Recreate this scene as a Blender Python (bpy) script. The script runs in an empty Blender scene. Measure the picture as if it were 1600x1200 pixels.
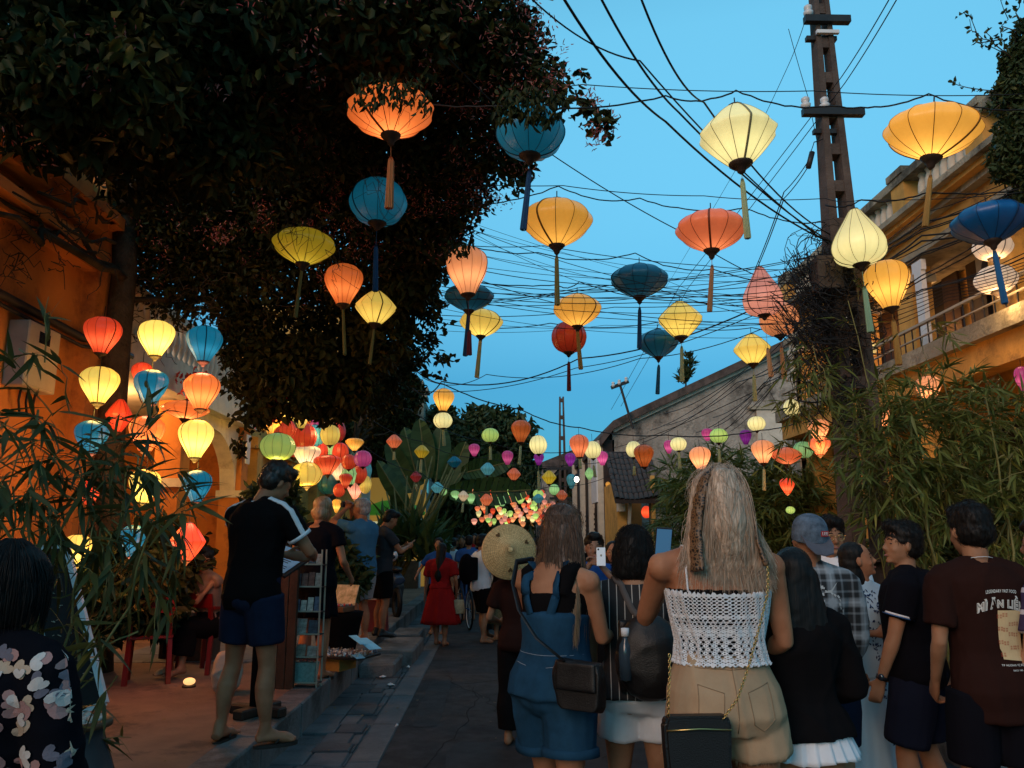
import bpy, bmesh, math, random
import numpy as np
from mathutils import Vector, Matrix, Quaternion
from mathutils.bvhtree import BVHTree
R = math.radians
rnd = random.Random(7)
nrg = np.random.default_rng(11)
sc = bpy.context.scene
COL = sc.collection

# ------------------------------------------------------------------ camera
F = 1250.0
CAMZ = 1.55
PITCH = math.atan(245 / F)
YAW = math.atan(0.024 * math.cos(PITCH))
cam_d = bpy.data.cameras.new('camera')
cam_d.lens = F / 1600 * 36
cam_d.sensor_width = 36
cam_d.clip_start = 0.05
cam_d.clip_end = 3000
cam = bpy.data.objects.new('camera', cam_d)
COL.objects.link(cam)
cam.location = (0, 0, CAMZ)
cam.rotation_euler = (math.pi / 2 + PITCH, 0, -YAW)
sc.camera = cam
_CM = cam.rotation_euler.to_matrix()

# ------------------------------------------------------------------ world
w = bpy.data.worlds.new('World'); sc.world = w; w.use_nodes = True
nt = w.node_tree
for n in list(nt.nodes): nt.nodes.remove(n)
sky = nt.nodes.new('ShaderNodeTexSky'); sky.sky_type = 'NISHITA'; sky.sun_disc = False
sky.sun_elevation = R(8); sky.sun_rotation = R(200); sky.air_density = 1.0; sky.dust_density = 0.2; sky.ozone_density = 2.5
tint = nt.nodes.new('ShaderNodeMix'); tint.data_type = 'RGBA'; tint.blend_type = 'MULTIPLY'; tint.inputs[0].default_value = 1
# dusk: the low band of the sky is deeper than the upper sky
tcw = nt.nodes.new('ShaderNodeTexCoord'); sxyz = nt.nodes.new('ShaderNodeSeparateXYZ'); nt.links.new(tcw.outputs['Generated'], sxyz.inputs[0])
skr = nt.nodes.new('ShaderNodeValToRGB'); nt.links.new(sxyz.outputs[2], skr.inputs[0])
_k = [(0.0, (.10,.34,.52)), (.075, (.135,.50,.74)), (.19, (.265,.77,.97)), (.38, (1.02,1.89,1.75)), (.566, (1.65,2.9,2.46))]
skr.color_ramp.elements[0].position = 0; skr.color_ramp.elements[1].position = .075
for _ in range(3): skr.color_ramp.elements.new(.9)
for _e, (_p, _c) in zip(skr.color_ramp.elements, _k): _e.position = _p
for _i, (_p, _c) in enumerate(_k): skr.color_ramp.elements[_i].position = _p; skr.color_ramp.elements[_i].color = (*[x / 3 for x in _c], 1)
sk3 = nt.nodes.new('ShaderNodeVectorMath'); sk3.operation = 'SCALE'; sk3.inputs['Scale'].default_value = 3; nt.links.new(skr.outputs[0], sk3.inputs[0])
nt.links.new(sk3.outputs[0], tint.inputs[7])
bg = nt.nodes.new('ShaderNodeBackground'); bg.inputs[1].default_value = 0.15
wo = nt.nodes.new('ShaderNodeOutputWorld')
nt.links.new(sky.outputs[0], tint.inputs[6]); nt.links.new(tint.outputs[2], bg.inputs[0]); nt.links.new(bg.outputs[0], wo.inputs[0])

sun_d = bpy.data.lights.new('sun', 'SUN'); sun_d.energy = 1.7; sun_d.angle = R(34); sun_d.color = (1, .60, .40)
sun = bpy.data.objects.new('sun', sun_d); COL.objects.link(sun)
sun.rotation_euler = (R(66), 0, R(-36))  # the last glow of the west, behind the camera

sc.view_settings.view_transform = 'Standard'
sc.view_settings.look = 'None'
sc.view_settings.gamma = 1
sc.view_settings.exposure = 0
sc.view_settings.use_curve_mapping = False
sc.cycles.use_denoising = True
sc.cycles.max_bounces = 4
sc.cycles.diffuse_bounces = 2
sc.cycles.glossy_bounces = 2
sc.cycles.transparent_max_bounces = 8
sc.cycles.transmission_bounces = 3
sc.cycles.use_light_tree = True
sc.cycles.sample_clamp_indirect = 3

# ------------------------------------------------------------------ placing
def ray(px, py):
    return _CM @ Vector(((px - 800) / F, (600 - py) / F, -1))
def at(px, py, Y):
    d = ray(px, py)
    return Vector((0, 0, CAMZ)) + d * (Y / d.y)
def ground(px, py, z=0.0):
    d = ray(px, py)
    return Vector((0, 0, CAMZ)) + d * ((z - CAMZ) / d.z)

# ------------------------------------------------------------------ tagging
def tag(o, label=None, cat=None, group=None, kind=None):
    if label: o['label'] = label
    if cat: o['category'] = cat
    if group: o['group'] = group
    if kind: o['kind'] = kind
    return o
def empty(name, loc=(0, 0, 0), rz=0, label=None, cat=None, group=None):
    o = bpy.data.objects.new(name, None); COL.objects.link(o)
    o.empty_display_size = .1
    o.location = loc; o.rotation_euler = (0, 0, rz)
    return tag(o, label, cat, group)
def link(name, me, parent=None, mat=None, loc=None, rot=None, scale=None):
    o = bpy.data.objects.new(name, me); COL.objects.link(o)
    if parent is not None: o.parent = parent
    if mat is not None:
        if len(me.materials) == 0: me.materials.append(mat)
        elif me.materials[0] is not mat:
            o.material_slots[0].link = 'OBJECT'; o.material_slots[0].material = mat
    if loc is not None: o.location = loc
    if rot is not None: o.rotation_euler = rot
    if scale is not None: o.scale = scale
    return o

# ------------------------------------------------------------------ mesh builder
class MB:
    def __init__(s): s.v = []; s.f = []
    def add(s, vs, fs):
        b = len(s.v); s.v.extend([tuple(v) for v in vs]); s.f.extend([tuple(i + b for i in f) for f in fs]); return s
    def box(s, x0, x1, y0, y1, z0, z1):
        return s.add([(x0,y0,z0),(x1,y0,z0),(x1,y1,z0),(x0,y1,z0),(x0,y0,z1),(x1,y0,z1),(x1,y1,z1),(x0,y1,z1)],
                     [(0,3,2,1),(4,5,6,7),(0,1,5,4),(1,2,6,5),(2,3,7,6),(3,0,4,7)])
    def obox(s, c, ax, ay, az):
        c = Vector(c); ax = Vector(ax); ay = Vector(ay); az = Vector(az)
        vs = [c + ax*i + ay*j + az*k for k in (-1, 1) for i, j in ((-1,-1),(1,-1),(1,1),(-1,1))]
        return s.add(vs, [(0,3,2,1),(4,5,6,7),(0,1,5,4),(1,2,6,5),(2,3,7,6),(3,0,4,7)])
    def bar(s, a, b, wx, wy=None, up=(0, 0, 1)):
        a = Vector(a); b = Vector(b); d = (b - a); L = d.length
        if L < 1e-6: return s
        d /= L; up = Vector(up)
        x = d.cross(up)
        if x.length < 1e-3: x = d.cross(Vector((1, 0, 0)))
        x.normalize(); y = d.cross(x)
        return s.obox((a + b) / 2, x * wx / 2, y * (wy or wx) / 2, d * L / 2)
    def tube(s, pts, r, n=6, cap=True, flat=1.0):
        pts = [Vector(p) for p in pts]; m = len(pts)
        rs = r if hasattr(r, '__len__') else [r] * m
        t0 = (pts[1] - pts[0]).normalized()
        up = Vector((0, 0, 1)) if abs(t0.z) < .9 else Vector((0, 1, 0))
        x = t0.cross(up).normalized(); b = len(s.v)
        for i, p in enumerate(pts):
            t = (pts[min(i+1, m-1)] - pts[max(i-1, 0)])
            if t.length < 1e-9: t = t0
            t.normalize(); x = (x - t * x.dot(t))
            if x.length < 1e-6: x = t.orthogonal()
            x.normalize(); y = t.cross(x)
            for k in range(n):
                a = 2 * math.pi * k / n
                s.v.append(tuple(p + (x * math.cos(a) + y * math.sin(a) * flat) * rs[i]))
        for i in range(m - 1):
            for k in range(n):
                k2 = (k + 1) % n
                s.f.append((b+i*n+k, b+i*n+k2, b+(i+1)*n+k2, b+(i+1)*n+k))
        if cap:
            s.f.append(tuple(b + k for k in reversed(range(n)))); s.f.append(tuple(b + (m-1)*n + k for k in range(n)))
        return s
    def rings(s, rings, cap=True):
        """rings: list of lists of points, all the same length"""
        n = len(rings[0]); b = len(s.v)
        for r in rings: s.v.extend([tuple(p) for p in r])
        for i in range(len(rings) - 1):
            for k in range(n):
                k2 = (k + 1) % n
                s.f.append((b+i*n+k, b+i*n+k2, b+(i+1)*n+k2, b+(i+1)*n+k))
        if cap:
            s.f.append(tuple(b + k for k in reversed(range(n)))); s.f.append(tuple(b + (len(rings)-1)*n + k for k in range(n)))
        return s
    def lathe(s, prof, n=16, c=(0, 0, 0), cap=True):
        c = Vector(c)
        return s.rings([[c + Vector((math.cos(2*math.pi*k/n)*r, math.sin(2*math.pi*k/n)*r, z)) for k in range(n)] for r, z in prof], cap)
    def ell(s, c, rx, ry, rz, n=14, m=9, M=None):
        c = Vector(c); rr = []
        for i in range(m + 1):
            a = -math.pi/2 + math.pi * min(max(i, .12), m - .12) / m
            ring = []
            for k in range(n):
                b = 2 * math.pi * k / n
                p = Vector((math.cos(b)*math.cos(a)*rx, math.sin(b)*math.cos(a)*ry, math.sin(a)*rz))
                if M is not None: p = M @ p
                ring.append(c + p)
            rr.append(ring)
        return s.rings(rr)
    def mesh(s, name, smooth=False):
        me = bpy.data.meshes.new(name); me.from_pydata(s.v, [], s.f); me.update()
        if smooth: me.polygons.foreach_set('use_smooth', [True] * len(me.polygons))
        return me
    def build(s, name, mat, parent=None, smooth=False, loc=None, rot=None):
        return link(name, s.mesh(name, smooth), parent, mat, loc, rot)

def bevel_mesh(me, w=.01, seg=1):
    bm = bmesh.new(); bm.from_mesh(me)
    bmesh.ops.bevel(bm, geom=bm.edges[:], offset=w, segments=seg, affect='EDGES', clamp_overlap=True)
    bm.to_mesh(me); bm.free(); return me

# ------------------------------------------------------------------ materials
def NT(name):
    m = bpy.data.materials.new(name); m.use_nodes = True
    t = m.node_tree; b = t.nodes['Principled BSDF']
    return m, t, b
def col4(c): return (c[0], c[1], c[2], 1)
def mat(name, c, rough=.7, var=.25, scale=6.0, bump=.15, bscale=60.0, spec=.3, c2=None, metal=0.0, stain=None, coords='Object', dist=.01):
    """base colour broken up by two noises, a third drives the relief"""
    m, t, b = NT(name)
    tc = t.nodes.new('ShaderNodeTexCoord')
    n1 = t.nodes.new('ShaderNodeTexNoise'); n1.inputs['Scale'].default_value = scale; n1.inputs['Detail'].default_value = 8; n1.inputs['Roughness'].default_value = .65
    t.links.new(tc.outputs[coords], n1.inputs['Vector'])
    cr = t.nodes.new('ShaderNodeValToRGB')
    lo = [max(0, x * (1 - var)) for x in c]; hi = [x * (1 + var) for x in (c2 or c)]
    cr.color_ramp.elements[0].position = .3; cr.color_ramp.elements[0].color = col4(lo)
    cr.color_ramp.elements[1].position = .7; cr.color_ramp.elements[1].color = col4(hi)
    t.links.new(n1.outputs['Fac'], cr.inputs[0]); out = cr.outputs[0]
    if stain:
        n3 = t.nodes.new('ShaderNodeTexNoise'); n3.inputs['Scale'].default_value = stain[1]; n3.inputs['Detail'].default_value = 10; n3.inputs['Roughness'].default_value = .7
        t.links.new(tc.outputs[coords], n3.inputs['Vector'])
        r3 = t.nodes.new('ShaderNodeValToRGB'); r3.color_ramp.elements[0].position = stain[2]; r3.color_ramp.elements[1].position = min(1, stain[2] + .14)
        t.links.new(n3.outputs['Fac'], r3.inputs[0])
        mx = t.nodes.new('ShaderNodeMix'); mx.data_type = 'RGBA'; mx.inputs[7].default_value = col4(stain[0])
        t.links.new(r3.outputs[0], mx.inputs[0]); t.links.new(out, mx.inputs[6]); out = mx.outputs[2]
    t.links.new(out, b.inputs['Base Color'])
    b.inputs['Roughness'].default_value = rough; b.inputs['Metallic'].default_value = metal
    b.inputs['Specular IOR Level'].default_value = spec
    if bump:
        n2 = t.nodes.new('ShaderNodeTexNoise'); n2.inputs['Scale'].default_value = bscale; n2.inputs['Detail'].default_value = 5
        t.links.new(tc.outputs[coords], n2.inputs['Vector'])
        bp = t.nodes.new('ShaderNodeBump'); bp.inputs['Strength'].default_value = bump; bp.inputs['Distance'].default_value = dist
        t.links.new(n2.outputs['Fac'], bp.inputs['Height']); t.links.new(bp.outputs[0], b.inputs['Normal'])
    return m
def leafmat(name, c, c2, rough=.55, trans=.25, spec=.3):
    m, t, b = NT(name)
    g = t.nodes.new('ShaderNodeNewGeometry')
    cr = t.nodes.new('ShaderNodeValToRGB'); cr.color_ramp.elements[0].color = col4(c); cr.color_ramp.elements[1].color = col4(c2)
    e = cr.color_ramp.elements.new(.93); e.color = col4(c2)
    cr.color_ramp.elements[-1].color = col4([c2[0]*1.8 + .02, c2[1]*1.4 + .01, c2[2]])
    t.links.new(g.outputs['Random Per Island'], cr.inputs[0]); t.links.new(cr.outputs[0], b.inputs['Base Color'])
    b.inputs['Roughness'].default_value = rough; b.inputs['Specular IOR Level'].default_value = spec
    tr = t.nodes.new('ShaderNodeBsdfTranslucent'); t.links.new(cr.outputs[0], tr.inputs[0])
    ms = t.nodes.new('ShaderNodeMixShader'); ms.inputs[0].default_value = trans
    t.links.new(b.outputs[0], ms.inputs[1]); t.links.new(tr.outputs[0], ms.inputs[2])
    t.links.new(ms.outputs[0], t.nodes['Material Output'].inputs[0])
    return m
def emat(name, c, s, rough=.5):
    m, t, b = NT(name)
    b.inputs['Base Color'].default_value = col4(c); b.inputs['Roughness'].default_value = rough
    b.inputs['Emission Color'].default_value = col4(c); b.inputs['Emission Strength'].default_value = s
    return m

M = {}
M['asphalt'] = mat('asphalt', (.046,.045,.046), .85, .45, 5, .8, 120, .25, stain=((.024,.024,.026), 1.1, .53), dist=.02)
M['gutter'] = mat('gutter_stone', (.085,.09,.095), .75, .4, 5, .5, 60, .35, stain=((.04,.042,.045), 2, .52), dist=.02)
M['kerb'] = mat('kerb_stone', (.16,.155,.15), .8, .35, 4, .5, 50, .25, stain=((.07,.068,.062), 1.6, .5), dist=.02)
M['paving'] = mat('paving_concrete', (.21,.125,.085), .8, .25, 2.5, .4, 70, .25, stain=((.085,.055,.042), 2.2, .52))
M['soil'] = mat('soil', (.05,.045,.035), .95, .4, 3, .6, 40)
M['ochre'] = mat('ochre_plaster', (.62,.33,.085), .85, .25, 3, .4, 40, .2, stain=((.26,.13,.05), 1.9, .55))
M['orange_wall'] = mat('orange_plaster', (.52,.19,.045), .85, .15, 2, .25, 30, .2, stain=((.24,.085,.03), 1.6, .52))
M['cream'] = mat('cream_plaster', (.62,.56,.45), .8, .15, 5, .25, 40, .2, stain=((.33,.27,.2), 2.2, .58))
M['oldwall'] = mat('weathered_wall', (.34,.30,.25), .9, .45, 1.1, .8, 14, .15, stain=((.055,.048,.042), 1.3, .49), dist=.05)
M['oldstone'] = mat('old_pilaster_stone', (.34,.30,.22), .9, .35, 1.5, .6, 25, .15, stain=((.10,.09,.07), 1.6, .5), dist=.03)
M['tile'] = mat('roof_tile', (.10,.075,.065), .9, .5, 3, .5, 30, .15, stain=((.04,.04,.035), 2, .5))
M['darkwood'] = mat('dark_wood', (.035,.02,.014), .6, .4, 8, .3, 40)
M['brownwood'] = mat('brown_wood', (.13,.06,.03), .6, .4, 8, .3, 40)
M['dark'] = mat('dark_interior', (.012,.010,.009), .9, .2)
M['pole'] = mat('pole_concrete', (.095,.070,.058), .85, .35, 3, .6, 45, .2, stain=((.05,.04,.035), 1.8, .52), dist=.02)
M['iron'] = mat('black_iron', (.02,.018,.018), .5, .3, 10, .1, 60, .4)
M['cable'] = mat('black_cable', (.012,.012,.014), .6, .2, 10, 0)
M['porcelain'] = mat('porcelain', (.6,.6,.6), .3, .05, 5, 0, spec=.5)
M['white'] = mat('white_paint', (.72,.72,.72), .5, .08, 5, .05)
M['box'] = mat('meter_box_grey', (.42,.36,.27), .6, .12, 4, .1, 40)
M['clay'] = mat('clay_pot', (.05,.055,.06), .5, .3, 6, .2, 30, .4)
M['redplastic'] = mat('red_plastic', (.20,.008,.007), .35, .1, 5, 0, spec=.5)
M['glass'] = mat('dark_glass', (.015,.02,.03), .08, .1, 2, 0, spec=.8)
M['bark'] = mat('bark', (.06,.045,.03), .9, .4, 6, .7, 30, .1, dist=.03)
M['culm'] = mat('bamboo_culm', (.16,.15,.05), .5, .3, 8, .1, 50)
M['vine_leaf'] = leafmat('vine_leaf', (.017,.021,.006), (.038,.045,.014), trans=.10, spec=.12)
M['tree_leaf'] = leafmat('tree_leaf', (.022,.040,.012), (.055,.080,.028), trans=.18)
M['lit_outer_leaf'] = leafmat('lit_outer_leaf', (.022,.024,.007), (.050,.052,.014), trans=.2, spec=.1)  # brighter copy of the creeper leaf, lamplight on outer leaves put into colour
M['flower'] = leafmat('creeper_flower', (.30,.035,.04), (.48,.22,.18))
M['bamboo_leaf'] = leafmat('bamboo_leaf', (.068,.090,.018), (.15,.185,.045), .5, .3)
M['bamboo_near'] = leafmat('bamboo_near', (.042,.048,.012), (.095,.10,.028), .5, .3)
M['palm_leaf'] = leafmat('palm_leaf', (.030,.060,.016), (.065,.11,.032), .4, .3)
# ================================================================== ground
def sheet(name, x0, x1, y0, y1, z, m, nx=1, ny=1):
    b = MB(); 
    for i in range(nx):
        for j in range(ny):
            xa = x0+(x1-x0)*i/nx; xb = x0+(x1-x0)*(i+1)/nx; ya = y0+(y1-y0)*j/ny; yb = y0+(y1-y0)*(j+1)/ny
            b.add([(xa,ya,z),(xb,ya,z),(xb,yb,z),(xa,yb,z)], [(0,1,2,3)])
    o = b.build(name, m); tag(o, kind='structure'); return o
sheet('ground', -400, 400, -60, 700, -.06, M['soil'])
sheet('road', -.80, 3.25, -8, 120, 0, M['asphalt'])
g = sheet('gutter_path', -1.60, -.80, -8, 120, -.012, M['gutter'])
# flat gutter stones, each one a piece of its own
slab_mats = [mat('gutter_slab_%s' % k, c, .7, .35, 5, .5, 50, .4, stain=((.035,.037,.04), 2.5, .55)) for k, c in
             (('pale', (.10,.105,.11)), ('mid', (.078,.083,.09)), ('dark', (.055,.058,.063)))]
def stone(name, x0, x1, y0, y1, z0, z1, m, parent, bev=.008, jit=.004):
    b = MB().box(0, x1-x0, 0, y1-y0, 0, z1-z0); me = bevel_mesh(b.mesh(name), bev)
    for v in me.vertices: v.co += Vector((rnd.uniform(-jit,jit), rnd.uniform(-jit,jit), rnd.uniform(-jit,jit)*.6))
    return link(name, me, parent, m, (x0, y0, z0), (rnd.uniform(-.008,.008), rnd.uniform(-.008,.008), 0))
y = 2.6
while y < 22:
    L = rnd.uniform(.22, .42) if y < 12 else .7
    cuts = [-1.59, -1.59 + rnd.uniform(.22,.32), -1.10 + rnd.uniform(-.06,.05)] if y < 12 else [-1.59, -1.1]
    for i, xa in enumerate(cuts):
        xb = cuts[i+1] if i+1 < len(cuts) else -1.03
        if rnd.random() < .06: continue
        stone('stone', xa, xb-.012, y, y+L-.014, -.05, .004+rnd.uniform(-.008,.008), rnd.choice(slab_mats), g)
    y += L
y = 2.6
while y < 24:
    L = rnd.uniform(.9, 1.25)
    stone('edge_stone', -1.02, -.80, y, y+L-.01, -.05, .010, slab_mats[0], g); y += L

# raised pavement on the left: kerb stones + floor
pv = sheet('pavement', -9, -1.78, -6, 24, .25, M['paving'], 4, 12)
kb = MB().box(-1.80, -1.60, -6, 24, -.05, .22); kbo = kb.build('kerb', M['kerb']); tag(kbo, kind='structure')
y = -.5
while y < 23.5:
    L = rnd.uniform(1.0, 1.5)
    stone('kerb_stone', -1.80, -1.555, y, y+L-.010, -.04, .252+rnd.uniform(-.004,.004), M['kerb'], kbo, .012, .006); y += L
# far paving slabs, joints visible
y = 9.2
pm = mat('far_paving_slab', (.15,.155,.16), .75, .3, 4, .4, 50, .35, stain=((.08,.082,.085), 1.5, .5))
while y < 17:
    x = -4.3
    while x < -1.9:
        wv = rnd.uniform(.5,.62); xe = min(x+wv, -1.81)
        stone('paving_slab', x, xe-.008, y, y+.57, .22, .258, pm, pv, .004, .002); x += wv
    y += .58
# step blocks down to the road
for k, (x0,x1,y0,y1,h,lab) in enumerate(((-1.545,-1.13,9.75,10.55,.15,'rough stone step block nearest the camera against the kerb'),
                                 (-1.545,-1.0,10.6,12.1,.19,'long stone step block between two others against the kerb'),
                                 (-1.545,-1.1,12.6,13.6,.17,'farthest dark stone step block beside the woman in red'))):
    o = stone('stone_step', x0,x1,y0,y1,-.02,h,M['kerb'],None,.02,.012); tag(o, lab, 'step', 'stone step blocks along the kerb')
# right pavement
tag(MB().box(3.25, 3.45, -6, 60, -.05, .13).build('kerb', M['kerb']), kind='structure')
sheet('right_pavement', 3.452, 40, -6, 60, .12, M['paving'])
# repair patches and cracks in the asphalt
pm_a = mat('asphalt_patch', (.030,.030,.032), .8, .4, 6, .8, 130, .3)
for (x0,x1,y0,y1) in ((-.35,.35,5.6,6.7),(.9,1.9,8.4,9.0),(-.2,.9,10.9,12.6),(-.7,-.45,7.2,9.6)):
    n=14; pts=[]
    for k in range(n):
        a=k*2*math.pi/n; cx_,cy_=(x0+x1)/2,(y0+y1)/2; u=math.cos(a); v=math.sin(a); m_=max(abs(u),abs(v)); pts.append((cx_+u/m_*(x1-x0)/2*rnd.uniform(.9,1.02),cy_+v/m_*(y1-y0)/2*rnd.uniform(.92,1.02),.004))
    o=MB().add(pts,[tuple(range(n))]).build('road_patch',pm_a); o['kind']='structure'
ck=MB()
for (x,y_,dx,dy,n) in ((-.5,5.6,.02,.16,22),(.2,7.4,-.05,.14,18),(.8,6.2,.06,.1,14),(-.3,9.3,.1,.08,14)):
    q=[Vector((x,y_,.003))]
    for k in range(n): q.append(q[-1]+Vector((dx+rnd.gauss(0,.03),dy+rnd.gauss(0,.02),0)))
    ck.tube(q,[.004]*len(q),4,flat=.3)
o=ck.build('road_crack',M['dark']); o['kind']='structure'
# fallen leaves along kerb and gutter
lf_=np.array([(rnd.choice([-1.5,-1.35,-.95,-1.9,-2.3,.2])+rnd.gauss(0,.12),rnd.uniform(4.5,14),0) for _ in range(150)]); 
lm_=MB()
for x,y_,_ in lf_:
    z=.262 if x<-1.8 else (.018 if x<-.82 else .006)
    a=rnd.uniform(0,6.28); l_=rnd.uniform(.02,.045); u=Vector((math.cos(a),math.sin(a),.15))*l_; v=Vector((-math.sin(a),math.cos(a),.1))*l_*.35; c_=Vector((x,y_,z))
    lm_.add([c_,c_+u*.5+v,c_+u,c_+u*.5-v],[(0,1,2),(0,2,3)])
o=lm_.build('fallen_leaves',leafmat('fallen_leaf',(.10,.07,.03),(.20,.14,.06))); tag(o,'small dry leaves scattered along the kerb and gutter','leaves',kind='stuff')
# litter on the gutter
for px, py, s, lab in ((598,1059,.05,'crumpled white paper scrap lying nearest the camera on the gutter stones'), (610,1071,.055,'flat white paper scrap beside the crumpled one on gutter stones'),(638,1043,.035,'small white scrap farthest along the gutter stones'),(620,1136,.02,'tiny pale scrap on the edge line of the asphalt')):
    p = ground(px,py,.012); b = MB()
    n=7; pts=[(math.cos(a*2*math.pi/n)*s*rnd.uniform(.6,1), math.sin(a*2*math.pi/n)*s*rnd.uniform(.5,1), rnd.uniform(.0,.018)) for a in range(n)]
    b.add(pts+[(0,0,.03),(0,0,-.002)], [(i,(i+1)%n,n) for i in range(n)]+[((i+1)%n,i,n+1) for i in range(n)])
    o = b.build('paper_scrap', M['white'], loc=p); tag(o, lab, 'litter')

# ================================================================== left ochre house
def house(name, label, loc=(0,0,0)):
    return empty(name, loc, 0, label, 'house')
h1 = house('ochre_house', 'orange plastered house on the left with meter box and lit porch', (-4.5, 6, .25))
def P(mb, name, m, root, smooth=False, loc=None):
    """mesh given in world coordinates, parented to a root that stands elsewhere"""
    o = mb.build(name, m, root, smooth)
    r = root
    while r is not None and r.parent is not None: r = r.parent
    o.location = (-root.location.x, -root.location.y, -root.location.z) if root.parent is None else (0,0,0)
    return o
P(MB().box(-4.8, -4.5, -2, 8.5, .2, 5.5), 'wall', M['orange_wall'], h1)
P(MB().box(-4.9, -4.35, 8.5, 9.25, .2, 5.6), 'pilaster', M['orange_wall'], h1)
P(MB().box(-4.95, -4.30, 8.45, 9.3, .2, .7), 'plinth', M['orange_wall'], h1)
for z0, z1, d in ((5.0,5.12,.34),(4.88,5.0,.22),(4.55,4.66,.24),(4.45,4.55,.14)):
    P(MB().box(-4.5, -4.5+d, -2, 8.49, z0, z1), 'cornice', M['orange_wall'], h1)
P(MB().box(-4.35, -4.2, 8.4, 9.35, 5.0, 5.14), 'cornice', M['orange_wall'], h1)
# porch: floor slab, beam, ceiling, back wall, arch, column
P(MB().box(-7.2, -4.45, 9.25, 14.6, 3.55, 3.85), 'porch_ceiling', M['cream'], h1)
P(MB().box(-4.45, -4.25, 9.25, 14.6, 3.50, 3.95), 'beam', M['cream'], h1)
P(MB().box(-7.4, -7.2, 9.25, 14.6, .2, 3.55), 'back_wall', M['orange_wall'], h1)
P(MB().box(-7.2, -4.9, 9.0, 9.2, .2, 3.55), 'side_wall', M['orange_wall'], h1)
P(MB().box(-7.2, -4.5, 14.4, 14.6, .2, 3.55), 'side_wall', M['orange_wall'], h1)
P(MB().box(-7.2, -6.9, 9.25, 14.4, 3.95, 7.2), 'upper_wall', M['orange_wall'], h1)
P(MB().box(-7.2, -4.4, 9.0, 14.6, 7.2, 7.4), 'roof_slab', M['tile'], h1)
b = MB(); n = 18; ys = [11.6 + 2.4*i/n for i in range(n+1)]
for i in range(n):
    z = [2.3 + 1.0*math.sqrt(max(0, 1-((yy-12.8)/1.2)**2)) for yy in (ys[i], ys[i+1])]
    a = [(-4.45,ys[i],z[0]),(-4.45,ys[i+1],z[1]),(-4.45,ys[i+1],3.5),(-4.45,ys[i],3.5)]; c = [(-4.7,)+p[1:] for p in a]
    b.add(a+c, [(0,1,2,3),(7,6,5,4),(0,4,5,1),(3,2,6,7)])
P(b, 'arch', M['cream'], h1)
for y0 in (11.25, 14.0):
    P(MB().box(-4.72, -4.36, y0, y0+.35, .25, 3.5), 'column', M['orange_wall'], h1)
    P(MB().box(-4.76, -4.30, y0-.05, y0+.4, 2.28, 2.40), 'capital', M['cream'], h1)
bal = MB().lathe([(.03,0),(.055,.02),(.035,.06),(.075,.2),(.06,.3),(.035,.42),(.055,.46),(.05,.5)], 10).mesh('baluster', True)
for i in range(27):
    o = link('baluster', bal, h1, M['cream']); o.location = Vector((-4.35, 9.4+i*.19, 3.96)) - h1.location
P(MB().box(-4.45, -4.25, 9.25, 14.6, 4.46, 4.56), 'handrail', M['cream'], h1)
# porch lamp: lit bulb under the ceiling, with its own light
lamp = empty('ceiling_lamp', (-5.3, 10.6, 3.50), 0, 'bright bulb lamp glowing under the cream porch ceiling', 'lamp')
MB().lathe([(.02,.05),(.10,.03),(.11,.0),(.02,-.01)], 16).build('base', M['white'], lamp, True)
MB().ell((0,0,-.07), .07,.07,.075).build('bulb', emat('bulb_glow', (1,.72,.35), 25), lamp, True)
def plight(parent, loc, e, c, r=.08):
    d = bpy.data.lights.new('lamp_light', 'POINT'); d.energy = e; d.color = c; d.shadow_soft_size = r
    o = bpy.data.objects.new('lamp_light', d); COL.objects.link(o); o.parent = parent; o.location = loc; return o
plight(lamp, (0,0,-.22), 105, (1,.52,.18))
# meter box and pipes on the wall
mb_ = empty('meter_box', (-4.5, 7.55, 2.95), 0, 'grey electric meter box with small window on the orange wall', 'meter box')
me = bevel_mesh(MB().box(0, .20, -.27, .27, 0, .62).mesh('case'), .012); link('case', me, mb_, M['box'])
MB().box(.2, .206, -.1, .08, .44, .55).build('window', M['glass'], mb_)
MB().box(.2, .208, -.22, .2, .02, .17).build('lower_cover', M['box'], mb_)
for k in (-.12, .0, .12):
    MB().tube([(.1,k,0),(.1,k-.02,-.12),(.05,k+.1,-.22),(.02,k+.3,-.2)], .012, 6).build('cable', M['cable'], mb_, True)
for z, r_, lab in ((3.72,.045,'thick dark pipe crossing the orange wall above the meter box'),(3.63,.02,'thin dark conduit under the thick pipe on the orange wall')):
    o = MB().tube([(-4.42,4,z+.02),(-4.42,7,z),(-4.42,8.45,z-.03),(-4.28,8.5,z-.04),(-4.28,9.3,z-.04)], r_, 8).build('pipe', M['iron'], None, True); tag(o, lab, 'pipe')

# ------------------------------------------------------------------ second left house
h2 = house('yellow_shophouse', 'yellow shophouse wall behind the cluster of silk lanterns', (-4.5, 17, .25))
b = MB().box(-4.8, -4.5, 14.6, 15.2, .2, 4.6); b.box(-4.8, -4.5, 16.3, 17.6, .2, 4.6); b.box(-4.8,-4.5,18.8,20.2,.2,4.6); b.box(-4.8,-4.5,15.2,16.3,2.9,4.6); b.box(-4.8,-4.5,17.6,18.8,2.9,4.6)
P(b, 'wall', M['ochre'], h2)
P(MB().box(-6.5,-6.4,14.6,20.2,.2,4.6), 'inner_wall', M['ochre'], h2)
P(MB().box(-4.55,-4.25,14.5,20.3,3.2,3.4), 'cornice', M['ochre'], h2)
for y0 in (14.7, 17.2, 19.8):
    P(MB().box(-4.5,-4.3,y0,y0+.35,.25,3.2), 'column', M['ochre'], h2)
for y0 in (15.2,17.6):
    for k in range(2):
        o = P(MB().box(-4.62,-4.56,y0+.02+k*.56,y0+.54+k*.56,.26,2.88), 'door', M['darkwood'], h2)
P(MB().box(-6.5,-4.2,14.5,20.3,4.6,4.8), 'roof', M['tile'], h2)
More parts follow.
